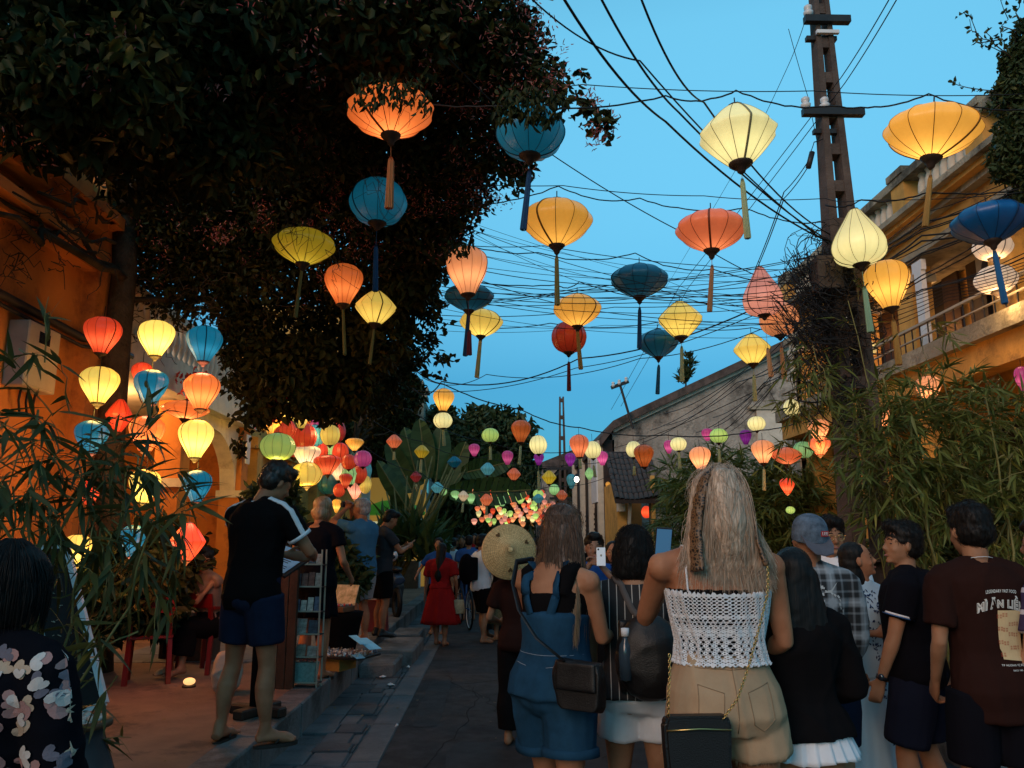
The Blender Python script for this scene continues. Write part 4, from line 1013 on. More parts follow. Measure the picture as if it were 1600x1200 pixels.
o=link('blossom',leaves('blossom',sp2,.05,.012,down=-.3),vine,M['flower'],-vine.location); o['kind']='stuff'
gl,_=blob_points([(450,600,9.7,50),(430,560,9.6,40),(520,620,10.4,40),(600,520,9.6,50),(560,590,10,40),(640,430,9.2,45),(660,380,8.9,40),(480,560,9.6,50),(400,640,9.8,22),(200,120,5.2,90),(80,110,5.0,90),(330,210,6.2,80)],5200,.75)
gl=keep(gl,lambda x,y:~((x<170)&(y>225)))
o=link('lit_outer_leaf',leaves('lit_outer_leaf',gl,nrg.uniform(.09,.18,len(gl)),nrg.uniform(.05,.09,len(gl)),down=.9),vine,M['lit_outer_leaf'],-vine.location); o['kind']='stuff'
# stems and trunk
tk=MB(); limb(tk,(-4.0,8.6,.2),at(195,330,8.8),.16,.13,9,.03); limb(tk,at(195,330,8.8),at(330,150,7.4),.12,.06); P(tk,'trunk',M['bark'],vine,True)
for a_,b_,r_ in (((195,430,8.8),(-20,300,6.6),.035),((200,440,8.8),(-20,330,6.4),.05),((190,350,8.8),(60,300,7),.03),((195,300,8.8),(560,180,8),.09),((560,180,8),(800,150,7.4),.05),((560,180,8),(640,420,9.4),.05),((230,330,8.9),(440,540,10.4),.06),((200,470,8.9),(330,450,9.8),.04),((800,150,7.4),(880,130,6.9),.02),
                 ((440,540,10.4),(600,580,11),.03),((150,395,8),(30,345,7),.02),((180,380,8),(20,300,6.5),.02),((120,340,7),(100,250,6.6),.012),((150,350,7.4),(165,240,6.8),.012)):
    t_=MB(); limb(t_,at(*a_),at(*b_),r_,r_*.5,6,.12); P(t_,'branch',M['bark'],vine,True)
bw=MB()
for k in range(46):
    x,y_=rnd.uniform(0,190),rnd.uniform(290,420); limb(bw,at(x,y_,7.2),at(x+rnd.uniform(-60,60),y_+rnd.uniform(-40,60),7.0),.006,.003,4,.25)
for k in range(40):
    x,y_=rnd.uniform(180,420),rnd.uniform(420,540); limb(bw,at(x,y_,9),at(x+rnd.uniform(-60,60),y_+rnd.uniform(-40,50),8.8),.006,.003,4,.3)
for k in range(24):
    x,y_=rnd.choice([(610,170),(591,310),(537,440),(475,380)]); limb(bw,at(x+rnd.uniform(-55,55),y_-50,6.3 if y_<200 else 7.1),at(x+rnd.uniform(-45,45),y_+rnd.uniform(0,35),6.2 if y_<200 else 7.0),.003,.0015,4,.25)
o=P(bw,'twig_mesh',M['bark'],vine); o.name='twig'; o['kind']='stuff'
# leaves drooping over the two top lanterns
ov=np.concatenate([np.array(at(rnd.uniform(550,670),rnd.uniform(120,165),5.95)[:])[None]+nrg.normal(0,.03,(3,3)) for k in range(70)]+[np.array(at(rnd.uniform(775,880),rnd.uniform(140,188),5.75)[:])[None]+nrg.normal(0,.03,(4,3)) for k in range(90)]+[np.array(at(rnd.uniform(690,740),rnd.uniform(380,402),8)[:])[None]+nrg.normal(0,.03,(3,3)) for k in range(20)])
o=link('hanging_leaf',leaves('hanging_leaf',ov,nrg.uniform(.05,.10,len(ov)),nrg.uniform(.02,.04,len(ov)),down=1.4),vine,M['vine_leaf'],-vine.location); o['kind']='stuff'

# ------------------------------------------------------------------ generic tree from blobs
def tree(label,base,blobs,n,Ll,mt,trunk_r=.2,cat='tree',name='leafy_tree',down=.4,Wk=.5,shell=.45):
    r_=empty(name,base,0,label,cat)
    p,d_=blob_points(blobs,n,shell)
    o=link('crown',leaves('crown',p,nrg.uniform(Ll*.6,Ll*1.3,len(p)),nrg.uniform(Ll*.6,Ll*1.3,len(p))*Wk,down=down),r_,mt,-r_.location); o['kind']='stuff'
    t_=MB(); c=at(*blobs[0][:3]); limb(t_,base,c,trunk_r,trunk_r*.5,8,.04); P(t_,'trunk',M['bark'],r_,True)
    for b_ in blobs[1:7]:
        l_=MB(); limb(l_,Vector(base).lerp(c,.7),at(*b_[:3]),trunk_r*.4,trunk_r*.12,5,.1); P(l_,'branch',M['bark'],r_,True)
    return r_
tree('round creeper covered tree in the middle distance',(-1.6,30,0),[(765,700,30,55),(735,700,30,45),(790,690,30,48),(750,665,30,32),(780,668,30,30),(720,740,30,45),(800,730,30,42),(770,760,30,60),(730,790,29,50),(810,760,30,28),(780,810,29,50),(740,830,29,40),(790,840,28,35)],26000,.28,M['tree_leaf'],.3)
dr=[]
for k in range(46):
    x=rnd.uniform(700,835); y0=rnd.uniform(690,760) if x<800 else rnd.uniform(700,770)
    for j in range(24): dr.append(tuple(at(x+j*.25+rnd.gauss(0,1.2),y0+j*rnd.uniform(2.4,4.5),29.2)))
vn=empty('hanging_vines',(-1.0,29.2,5),0,'drooping strands of vine hanging from the round tree','plant')
o=link('strand',leaves('strand',np.array(dr),nrg.uniform(.12,.25,len(dr)),.08,down=2),vn,M['tree_leaf'],-vn.location); o['kind']='stuff'
tree('dark tree behind the old stone house at left',(-5,33,0),[(600,640,26,30),(620,610,26,26),(590,600,25,30),(610,660,24,36),(580,650,24,34),(690,650,27,22),(700,690,27,25),(560,690,22,30),(600,700,22,34)],9000,.26,M['tree_leaf'],.2)
tree('creeper mass on the balcony house at left',(-4.6,19,0),[(590,590,20,40),(570,560,19,35),(610,640,21,40),(640,610,21,24),(620,580,21,26),(590,680,21,34),(630,670,21,26),(540,600,18,24)],12000,.16,M['vine_leaf'],.1,name='creeper')
tree('small leafy tree above the yellow wall at far right',(2.2,33,0),[(905,770,32,18),(890,785,31,16),(912,795,31,14),(880,765,32,12),(930,760,30,9)],4000,.22,M['tree_leaf'],.15)
tree('dark bush of trees closing the far end of the street',(-.8,62,0),[(790,835,60,26),(770,830,58,28),(820,842,64,18),(800,850,55,20),(745,835,55,22),(850,845,58,20),(870,840,56,20)],6000,.5,M['tree_leaf'],.25)
tree('tall leafy plant growing on the gable roof edge',(5.35,21.9,5.6),[(1073,583,21.8,9),(1078,570,21.8,7),(1068,592,21.8,9),(1076,558,21.8,4)],420,.2,M['tree_leaf'],.03,'plant','roof_plant',down=-1.0,Wk=.22)
# tree at the upper right corner
tree('leafy tree leaning over the ochre parapet at upper right',(6.4,7.2,.12),[(1600,150,7,45),(1610,200,7,52),(1590,240,7,42),(1600,110,7,36),(1575,265,7,24),(1620,60,7,40),(1566,140,7,14),(1640,300,7,60),(1585,95,7,22),(1555,165,7,8)],13000,.075,M['tree_leaf'],.15,down=.3)
tp=MB(); tl_=[]
for a_,b_ in (((1590,120,7),(1515,30,6.9)),((1595,100,7),(1560,-10,6.9)),((1600,60,7),(1575,-20,6.9)),((1580,150,7),(1490,130,6.9)),((1590,110,7),(1505,20,6.9)),((1575,160,7),(1525,185,6.9)),((1580,100,7),(1540,50,6.9))):
    p_=limb(tp,at(*a_),at(*b_),.008,.003,4,.25)
    for q in p_[2:]:
        for _ in range(3): tl_.append(tuple(q+Vector((rnd.gauss(0,.03),rnd.gauss(0,.03),rnd.gauss(0,.03)))))
sp_=empty('twig_spray',(6.3,7,6),0,'bare curling twigs with few leaves against the sky at top right','plant')
P(tp,'twig',M['bark'],sp_); o=link('leaf_spray',leaves('leaf_spray',np.array(tl_),.06,.035),sp_,M['tree_leaf'],-sp_.location); o['kind']='stuff'
# dark shrubs before the gable wall
tree('low dark bushes behind the crowd at right',(5.2,10.5,.12),[(1450,860,9.5,70),(1520,840,9,80),(1590,860,8.5,80),(1400,880,10,50),(1480,920,9,90),(1570,930,9,90),(1330,880,11,40),(1560,760,9,60),(1500,760,9,60)],16000,.14,M['tree_leaf'],.05,'shrub','shrub',Wk=.4)

# ------------------------------------------------------------------ bamboo
bl_=MB()
for i,(x,wd) in enumerate(((0,.02),(.06,.5),(.25,1.0),(.55,.8),(.8,.4),(1,.0))):
    z=-.18*x*x
    bl_.v += [(x,-.5*wd*.125,z+.014*wd),(x,0,z),(x,.5*wd*.125,z+.014*wd)]
for i in range(5):
    for k in range(2): bl_.f.append((i*3+k,i*3+3+k,i*3+4+k,i*3+1+k))
bam_me=bl_.mesh('leaf',True)
BASE_LEAF=np.array(bl_.v); LF=np.array(bl_.f)
def blades(name,C,A,L_):
    """many long bamboo leaves in one mesh"""
    n=len(C); A=A/np.linalg.norm(A,axis=1,keepdims=True)
    up=np.array([0,0,1.0])+nrg.normal(0,.5,(n,3)); S=np.cross(up,A); S/=np.linalg.norm(S,axis=1,keepdims=True)+1e-9; U=np.cross(A,S)
    L_=L_[:,None,None]
    V=C[:,None,:]+(A[:,None,:]*BASE_LEAF[None,:,0:1]+S[:,None,:]*BASE_LEAF[None,:,1:2]+U[:,None,:]*BASE_LEAF[None,:,2:3])*L_
    k=len(BASE_LEAF); Fq=(np.arange(n)[:,None,None]*k+LF[None]).reshape(-1,4)
    return np_mesh(name,V.reshape(-1,3),Fq)
def bamboo(label,culms,nsp,nleaf,Lmin,Lmax,big,spread=.25,droop=.7,blobs=None,sprays=None,name='bamboo_clump',lm=None):
    lm=lm or M['bamboo_leaf']
    base=Vector(culms[0][0]); r_=empty(name,base,0,label,'bamboo')
    spots=[]
    for (a_,b_,rr) in culms:
        c_=MB(); p_=limb(c_,a_,b_,rr,rr*.4,6,.06,10); P(c_,'culm',M['culm'],r_,True)
        spots+=[q for q in p_[3:]]
    tw_=MB(); C=[];A=[]
    def spray(q,dr_,n_):
        e=q+dr_; pts_=limb(tw_,q,e,.004,.0015,3,.12,5)
        for k in range(n_):
            t=rnd.uniform(.3,1.0); s_=pts_[0].lerp(pts_[-1],t); 
            a2=Vector(dr_).normalized()*.8+Vector((rnd.gauss(0,.6),rnd.gauss(0,.6),rnd.gauss(-droop,.35)))
            C.append(tuple(s_)); A.append(tuple(a2))
    for k in range(nsp):
        q=rnd.choice(spots)+Vector((rnd.gauss(0,.05),rnd.gauss(0,.05),rnd.gauss(0,.1)))
        spray(q,Vector((rnd.gauss(0,spread),rnd.gauss(0,spread),rnd.gauss(.02,spread*.7))),nleaf)
    if blobs:
        p_,d_=blob_points(blobs,sprays,.3)
        for q,dd in zip(p_,d_):
            spray(Vector(q),Vector(dd)*rnd.uniform(.1,.3)+Vector((0,-.05,-.05)),nleaf)
    C=np.array(C);A=np.array(A);L_=nrg.uniform(Lmin,Lmax,len(C))
    order=np.argsort(C[:,1]); C=C[order];A=A[order]
    o=link('leaf_mass',blades('leaf_mass',C[big:],A[big:],L_[big:]),r_,lm,-r_.location); o['kind']='stuff'
    for i in range(big):
        a2=Vector(A[i]).normalized(); q=a2.to_track_quat('X','Z') @ Quaternion((1,0,0),rnd.gauss(0,.6))
        o=link('leaf',bam_me,r_,lm,Vector(C[i])-r_.location); o.rotation_mode='QUATERNION'; o.rotation_quaternion=q; s_=L_[i]; o.scale=(s_,s_*1.05,s_)
    o=P(tw_,'twig',M['culm'],r_); o['kind']='stuff'
    return r_
gb=lambda px,Y,z=.25: Vector(((px-770)/F*Y,Y,z))
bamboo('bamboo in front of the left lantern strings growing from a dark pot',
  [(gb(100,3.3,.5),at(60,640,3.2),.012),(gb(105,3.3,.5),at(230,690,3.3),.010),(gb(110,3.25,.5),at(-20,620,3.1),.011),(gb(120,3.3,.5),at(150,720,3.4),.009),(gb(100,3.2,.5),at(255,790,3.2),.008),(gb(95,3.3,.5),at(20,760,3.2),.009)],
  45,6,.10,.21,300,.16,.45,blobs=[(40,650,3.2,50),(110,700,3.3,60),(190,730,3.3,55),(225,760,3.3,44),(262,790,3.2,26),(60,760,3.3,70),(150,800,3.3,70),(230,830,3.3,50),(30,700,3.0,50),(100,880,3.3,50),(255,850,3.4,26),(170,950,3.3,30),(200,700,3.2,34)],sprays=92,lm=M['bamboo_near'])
bamboo('big bamboo clump hiding the ochre house at right behind the group',
  [(gb(px_,Y_,.12),at(tx,ty,Y_-.3),.016) for px_,Y_,tx,ty in ((1500,7.2,1400,610),(1520,7.3,1470,580),(1540,7.2,1560,600),(1480,7.4,1350,640),(1560,7,1620,620),(1500,7,1380,590),(1530,7.5,1500,640),(1550,7,1580,700),(1580,6.8,1540,620),(1470,7.2,1420,700),(1600,6.7,1620,700),(1440,7.6,1350,700))],
  110,8,.11,.22,200,.22,.28,blobs=[(1400,640,7,46),(1470,625,7,50),(1530,650,7,60),(1600,640,7,46),(1360,670,7,40),(1430,680,7,80),(1500,700,7,80),(1580,700,7,80),(1340,600,8.6,30),(1290,560,8.7,30),(1262,620,8.6,30),(1380,720,6.9,60),(1450,770,7,60),(1530,790,7,60),(1385,690,6.9,36),(1395,730,7,30),(1590,800,7,50),(1255,560,8.6,20),(1240,650,8.4,26),(1230,700,8.4,20),(1400,800,7,40)],sprays=620)
bamboo('thin bamboo growing beside the concrete pole',
  [(gb(1400,7.7,.12),at(1325,470,7.5),.012),(gb(1390,7.7,.12),at(1270,540,7.5),.010),(gb(1380,7.7,.12),at(1330,600,7.5),.010)],
  34,7,.12,.22,40,.2,.4,blobs=[(1275,560,7.6,22),(1268,620,7.6,26),(1262,590,7.6,20),(1440,510,7.2,26),(1400,780,7.2,30),(1370,800,7.2,24)],sprays=40)
bamboo('dark bamboo thicket in front of the gable wall behind the blonde woman',
  [(gb(px_,15.5,.12),at(tx,ty,15.3),.02) for px_,tx,ty in ((1150,1120,760),(1180,1190,740),(1200,1230,720),(1110,1080,760),(1230,1250,760),(1140,1150,800))],
  60,8,.22,.42,60,.5,.35,blobs=[(1150,830,15.5,60),(1110,790,15.5,50),(1080,830,16,44),(1190,790,15.5,55),(1130,760,16,44),(1088,760,16.5,34),(1165,750,16,40),(1220,830,15,55),(1075,880,15,45),(1245,790,15,44),(1058,780,17.5,22),(1190,880,15,55),(1105,735,16.5,30),(1045,745,18,18),(1130,720,17,24),(1215,745,15.5,30),(1250,720,15,26),(1060,830,16,30),(1140,880,15,50)],sprays=1500)
# dark low plants by the shop
tree('dark potted plants behind the red plastic chairs',(-3.8,8.2,.25),[(150,950,7.8,60),(230,920,8,60),(90,930,7.6,60),(190,880,8,50),(250,960,8.2,30),(260,880,8.4,60),(120,1010,7.4,40)],8000,.13,M['vine_leaf'],.03,'shrub','shrub')
tree('leafy plants below the lantern cluster beside the yellow column',(-3.6,12,.25),[(440,770,12,24),(410,790,11.6,30),(450,810,12,22),(545,840,11,26),(530,870,10.6,26),(550,900,10.6,24),(520,900,10.4,16),(560,860,11,18),(440,830,12,22)],5200,.15,M['tree_leaf'],.03,'shrub','shrub')
# ------------------------------------------------------------------ banana / traveller palms
def palm_leaf(mb,a,b,wid,arch=.12,torn=.0,side=None,seg=14):
    a=Vector(a);b=Vector(b);L_=(b-a).length; d_=(b-a).normalized(); s_=side or d_.cross(Vector((0,1,0))).normalized(); up=s_.cross(d_).normalized()
    if up.z<0: up=-up
    pts=[a.lerp(b,i/seg)+up*(arch*L_*math.sin(math.pi*i/seg*.9)) for i in range(seg+1)]
    for sg in (-1,1):
        for i in range(seg):
            t0=i/seg;t1=(i+1-.12)/seg if torn else (i+1)/seg
            w0=wid*math.sin(math.pi*min(1,.08+t0*.92))**.55; w1=wid*math.sin(math.pi*min(1,.08+t1*.92))**.55
            dr0=.35+ (rnd.uniform(0,.5) if torn else 0)
            p0=pts[i]; p1=pts[i].lerp(pts[i+1],.88 if torn else 1)
            e0=p0+s_*sg*w0-up*w0*dr0+d_*w0*.35; e1=p1+s_*sg*w1-up*w1*dr0+d_*w1*.35
            mb.add([p0,p1,e1,e0],[(0,1,2,3)])
    return pts
def palm(label,base,leafs,name='banana_plant'):
    r_=empty(name,base,0,label,'plant')
    for (a_,b_,wd,arch,torn) in leafs:
        m_=MB(); pts=palm_leaf(m_,a_,b_,wd,arch,torn); lf=P(m_,'leaf',M['palm_leaf'],r_,True)
        s_=MB(); s_.tube([Vector(base)+Vector((rnd.uniform(-.15,.15),0,0)),Vector(base).lerp(pts[0],.6)+Vector((0,0,.1)),pts[0]]+pts[2::3],[.05,.035,.025]+[.015]*len(pts[2::3]),5); P(s_,'stalk',M['culm'],r_,True)
    return r_
B=Vector((-2.2,17.3,.25)); D=17.2
palm('tall fan of banana leaves behind the lantern cluster',B,[(at(645,770,D),at(605,690,D),0.216,.05,0),(at(655,760,D),at(632,668,D+.2),0.241,.03,0),(at(668,750,D),at(655,655,D),0.254,.03,0),(at(682,750,D),at(690,665,D+.2),0.254,.03,0),(at(695,770,D),at(728,690,D),0.229,.05,0),
   (at(640,800,D),at(590,720,D),0.191,.08,0),(at(700,770,D-.2),at(830,765,D-.3),0.305,.16,1),(at(720,740,D),at(800,720,D),0.254,.10,1),(at(640,830,D),at(612,770,D),0.152,.05,0)])
fr_=MB(); C=[];A=[]
for k in range(260):
    x=rnd.gauss(640,26); C.append(tuple(at(x,rnd.uniform(840,880),16.6+rnd.uniform(-.5,.5)))); A.append((rnd.gauss(0,.6),rnd.gauss(0,.5),rnd.uniform(.3,1.4)))
r_=empty('fan_palm',(-2.15,16.6,.25),0,'spiky low palm at the foot of the banana leaves','plant')
o=link('frond_mass',blades('frond_mass',np.array(C),np.array(A),nrg.uniform(.5,1.1,260)),r_,M['palm_leaf'],-r_.location); o['kind']='stuff'
for k in range(16):
    x=620+k*7; s_=MB(); s_.tube([at(625+k*2,850,16.6),at(x+rnd.uniform(-25,25),rnd.uniform(710,770),16.8)],[.035,.014],5); P(s_,'stem',M['culm'],r_,True)
MB().lathe([(.25,0),(.34,.15),(.38,.4),(.34,.5),(.30,.48)],16).build('pot',M['clay'],r_,True)
# ================================================================== people
def remesh(mb, name, mat_, parent, vox=.012, smooth=3, folds=0.0, fscale=9.0, fseed=0, fold_dir=None, dec=0):
    me=mb.mesh('tmp'); ob=bpy.data.objects.new('tmp',me); COL.objects.link(ob)
    m=ob.modifiers.new('r','REMESH'); m.mode='VOXEL'; m.voxel_size=vox
    if smooth:
        s=ob.modifiers.new('s','SMOOTH'); s.factor=.5; s.iterations=smooth
    dg=bpy.context.evaluated_depsgraph_get()
    out=bpy.data.meshes.new_from_object(ob.evaluated_get(dg)); out.name=name
    bpy.data.objects.remove(ob); bpy.data.meshes.remove(me)
    n=len(out.vertices)
    if folds and n:
        co=np.empty(n*3,np.float32); out.vertices.foreach_get('co',co); co=co.reshape(-1,3)
        no=np.array([v.normal[:] for v in out.vertices],np.float32)
        r_=np.random.default_rng(fseed+3); d=np.zeros(n)
        for k in range(7):
            f=r_.normal(size=3); f/=np.linalg.norm(f); f[2]*=.35 if k%2 else 1.0
            wv=fscale*(1+k*.55); ph=r_.uniform(0,6.28)
            w2=r_.normal(size=3)*fscale*.5
            d+=np.sin(co@f*wv+ph+1.6*np.sin(co@w2+ph))/(1+k*.5)
        rd=np.zeros(n)
        for k in range(4):
            f=r_.normal(size=3); f/=np.linalg.norm(f); f[2]*=.6; w2=r_.normal(size=3)*fscale*.4
            rd+=(1-np.abs(np.sin(co@f*fscale*(.9+.5*k)+2.2*np.sin(co@w2+k))))**3/(1+.4*k)
        d=d*.8+rd*1.1
        co+=no*(d[:,None]*folds/2.2); out.vertices.foreach_set('co',co.ravel())
    out.polygons.foreach_set('use_smooth',[True]*len(out.polygons)); out.update()
    out.materials.clear()
    return link(name,out,parent,mat_)
def ering(c,rx,ry,ax=Vector((1,0,0)),ay=Vector((0,1,0)),n=18,e=2.3):
    out=[]
    for k in range(n):
        a=2*math.pi*k/n; ca,sa=math.cos(a),math.sin(a)
        x=math.copysign(abs(ca)**(2/e),ca)*rx; y=math.copysign(abs(sa)**(2/e),sa)*ry
        out.append(c+ax*x+ay*y)
    return out
# torso tables: height fraction, half width, half depth, forward offset  (fractions of H)
TORSO={'m':[(.455,.085,.062,.000),(.50,.098,.070,-.006),(.545,.097,.067,-.004),(.60,.088,.060,.004),(.65,.090,.062,.006),(.70,.100,.068,.006),(.745,.110,.070,.002),(.785,.112,.062,-.002),(.812,.085,.050,-.006),(.835,.048,.042,-.006)],
       'f':[(.455,.086,.064,.000),(.495,.102,.074,-.010),(.54,.098,.070,-.006),(.60,.076,.054,.004),(.635,.074,.054,.006),(.69,.086,.066,.010),(.735,.092,.070,.008),(.775,.094,.056,.000),(.803,.070,.044,-.006),(.83,.038,.036,-.006)]}
def interp(tab,z):
    if z<=tab[0][0]: return tab[0][1:]
    for a,b in zip(tab,tab[1:]):
        if z<=b[0]:
            t=(z-a[0])/(b[0]-a[0]); t=t*t*(3-2*t) if False else t
            return tuple(a[i]+(b[i]-a[i])*t for i in (1,2,3))
    return tab[-1][1:]
class Fig:
    """local frame: x right, y forward, z up; all joints in metres"""
    def __init__(s,H=1.7,sex='m',lean=(0,0),shx=None,build=1.0,hand_l=None,hand_r=None,pole_l=(-.5,-1,-.3),pole_r=(.5,-1,-.3),foot_l=None,foot_r=None,head=(0,0,0),hip_shift=(0,0),arm_len=1,toe_l=0,toe_r=0,twist=0,z0=0):
        s.H=H;s.sex=sex;s.lean=Vector((lean[0],lean[1],0));s.b=build;s.head_r=head;s.twist=R(twist)
        s.hip=Vector((hip_shift[0],hip_shift[1],0))
        sw=(.118 if sex=='m' else .103)*H*build
        s.sh={}; tq=Matrix.Rotation(s.twist,3,'Z')
        for k,sg in (('l',-1),('r',1)):
            s.sh[k]=s.spine(.795)+tq@Vector((sg*sw,0,0))
        s.hd={}; s.el={}
        for k,sg,hd,pl in (('l',-1,hand_l,pole_l),('r',1,hand_r,pole_r)):
            L1=.172*H*arm_len;L2=.150*H*arm_len
            if hd is None: hd=s.sh[k]+Vector((sg*.055*H,.02*H,-(L1+L2)*.985))
            hd=Vector(hd); s.el[k],s.hd[k]=s.ik(s.sh[k],hd,L1,L2,Vector(pl))
        s.ft={};s.kn={};s.hj={}
        for k,sg,ft in (('l',-1,foot_l),('r',1,foot_r)):
            s.hj[k]=s.hip+Vector((sg*.052*H,0,.50*H))
            ft=Vector(ft) if ft is not None else s.hip+Vector((sg*.06*H,-.01,.045*H))
            s.kn[k],s.ft[k]=s.ik(s.hj[k],ft,.235*H,.222*H,Vector((0,1,0)))
        s.toe={'l':R(toe_l),'r':R(toe_r)}
    def ik(s,a,t,L1,L2,pole):
        d=t-a; D=d.length
        if D>(L1+L2)*.998: t=a+d*((L1+L2)*.998/D); d=t-a; D=d.length
        u=d/D; x=(L1*L1-L2*L2+D*D)/(2*D); h=math.sqrt(max(0,L1*L1-x*x))
        p=pole-u*pole.dot(u)
        if p.length<1e-4: p=u.orthogonal()
        return a+u*x+p.normalized()*h, t
    def spine(s,z):
        t=max(0,min(1,(z-.5)/.33)); return s.hip*(1-t*.3)+s.lean*(t**1.2)+Vector((0,0,z*s.H))
    def tring(s,z,e=0,n=18,flare=1.0):
        rx,ry,oy=interp(TORSO[s.sex],z); H=s.H
        t=max(0,min(1,(z-.5)/.3)); q=Matrix.Rotation(s.twist*t,3,'Z')
        return ering(s.spine(z)+Vector((0,oy*H,0)),(rx*H*s.b+e)*flare,(ry*H*s.b+e)*flare,q@Vector((1,0,0)),q@Vector((0,1,0)),n)
    def torso(s,mb,z0,z1,e=0,hem=None,steps=None):
        zs=[z0]+[a[0] for a in TORSO[s.sex] if z0<a[0]<z1]+[z1]
        rr=[]
        for z in zs:
            ex=e if not callable(e) else e(z)
            rr.append(s.tring(z,ex))
        mb.rings(rr)
    def trap(s,mb,k,e):
        H=s.H; a=s.spine(.815); b_=s.sh[k]; mb.tube([a+(b_-a)*.1,a.lerp(b_,.55)+Vector((0,0,-.004*H)),b_+Vector((0,0,-.008*H))],[.030*H+e,.029*H+e,.026*H+e],10)
    def armtube(s,mb,k,t0,t1,e=0,rr=None):
        """t 0..1 upper arm, 1..2 forearm"""
        H=s.H*(1 if s.sex=='m' else .9)*s.b**.5
        tab=[(0,.029),(.25,.0285),(.6,.0255),(1,.0215),(1.2,.0235),(1.55,.0185),(2.0,.0140)]
        def r(t):
            for a,b in zip(tab,tab[1:]):
                if t<=b[0]: return (a[1]+(b[1]-a[1])*(t-a[0])/(b[0]-a[0]))*H
            return tab[-1][1]*H
        A,E,W_=s.sh[k],s.el[k],s.hd[k]
        def p(t): return A.lerp(E,t) if t<=1 else E.lerp(W_,t-1)
        ts=[t0]+[t for t in (.0,.25,.5,.75,.92,1,1.1,1.25,1.5,1.75,2.0) if t0<t<t1]+[t1]
        mb.tube([p(t) for t in ts],[r(t)+(e if not callable(e) else e(t)) for t in ts],12)
    def legtube(s,mb,k,t0,t1,e=0):
        H=s.H*s.b**.5; tab=[(0,.058),(.2,.054),(.5,.046),(.85,.034),(1,.0315),(1.1,.031),(1.35,.035),(1.6,.029),(1.85,.0205),(2,.021)]
        if s.sex=='f': tab=[(a,b*.98) for a,b in tab]
        def r(t):
            for a,b in zip(tab,tab[1:]):
                if t<=b[0]: return (a[1]+(b[1]-a[1])*(t-a[0])/(b[0]-a[0]))*H
            return tab[-1][1]*H
        A,K,Ft=s.hj[k],s.kn[k],s.ft[k]
        def p(t):
            q=A.lerp(K,t) if t<=1 else K.lerp(Ft,t-1)
            if 1.1<t<1.8: q=q+Vector((0,-.010*H*math.sin((t-1.1)/.7*math.pi),0))
            return q
        ts=[t0]+[t for t in (0,.2,.4,.6,.8,.95,1.05,1.2,1.35,1.5,1.7,1.85,2) if t0<t<t1]+[t1]
        mb.tube([p(t) for t in ts],[r(t)+(e if not callable(e) else e(t)) for t in ts],14)
    def foot(s,mb,k):
        H=s.H; a=s.ft[k]; q=Matrix.Rotation(s.toe[k],3,'Z'); z=a.z-.045*H
        f=lambda x,y,zz: a+q@Vector((x*H,y*H,0))+Vector((0,0,z-a.z+zz*H))
        mb.tube([f(0,-.030,.018),f(0,-.01,.026),f(0,.03,.024),f(0,.07,.017),f(0,.098,.012)],[.019*H,.023*H,.024*H,.027*H,.017*H],10,flat=.75)
        mb.tube([a+Vector((0,0,.02*H)),f(0,-.012,.02)],[.021*H,.022*H],10)
        mb.tube([a+Vector((0,0,.0)),f(0,.045,.02)],[.02*H,.02*H],8)
        for i,(x,l) in enumerate(((-.021,.118),(-.009,.116),(.002,.112),(.012,.106),(.021,.098))):
            sx=x if k=='r' else -x
            mb.tube([f(sx,.08,.010),f(sx,l,.008)],[.0085*H,.0065*H],6)
    def hand(s,mb,k,curl=.4,fing=True,point=None,palm=None):
        """palm and five fingers continuing the forearm"""
        H=s.H*(1 if s.sex=='m' else .94); W_=s.hd[k]; d=(W_-s.el[k]).normalized() if point is None else Vector(point).normalized()
        sg=-1 if k=='l' else 1
        pn=Vector(palm) if palm is not None else Vector((-sg,0,0))
        pn=(pn-d*pn.dot(d)); pn=pn.normalized() if pn.length>1e-3 else d.orthogonal()
        side=d.cross(pn).normalized()*1.0   # across the palm
        thumb=side if side.dot(Vector((0,1,.4)))>0 else -side
        L=.055*H
        mb.tube([W_-d*.01*H,W_+d*L*.5,W_+d*L*1.0],[.015*H,.0215*H,.020*H],8,flat=.55) if False else None
        rr=[]
        for t,wx,th in ((-.2,.014,.011),(.15,.018,.011),(.55,.0225,.0105),(1,.0215,.009)):
            rr.append(ering(W_+d*L*t,wx*H,th*H,thumb,pn,10,2.4))
        mb.rings(rr)
        if not fing: return
        for i,(o,l) in enumerate(((.0165,.042),(.0058,.047),(-.0055,.044),(-.0160,.035))):
            b0=W_+d*L*.85+thumb*o*H; a1=curl*(.7+.12*i)
            d1=(d*math.cos(a1)+pn*math.sin(a1)); a2=a1*2.1; d2=(d*math.cos(a2)+pn*math.sin(a2)); a3=a1*2.9; d3=(d*math.cos(a3)+pn*math.sin(a3))
            p1=b0+d*.012*H; p2=p1+d1*l*H*.45; p3=p2+d2*l*H*.32; p4=p3+d3*l*H*.25
            r0=.0052*H
            mb.tube([b0,p1,p2,p3,p4],[r0*1.1,r0*1.1,r0,r0*.92,r0*.7],7)
        t0=W_+d*L*.15+thumb*.013*H; dt=(d*.6+thumb*.65+pn*.45).normalized(); p1=t0+dt*.026*H; p2=p1+(d*.85+thumb*.2+pn*.4*(.5+curl)).normalized()*.024*H
        mb.tube([t0,p1,p2],[.0078*H,.0068*H,.005*H],7)
    def hm(s):
        y_,p_,r_=s.head_r
        return Matrix.Rotation(R(y_),3,'Z')@Matrix.Rotation(R(p_),3,'X')@Matrix.Rotation(R(r_),3,'Y')
    def neckbase(s): return s.spine(.825)
    def headc(s):
        return s.neckbase()+Vector((0,.012*s.H,0))+s.hm()@Vector((0,.006*s.H,.098*s.H))
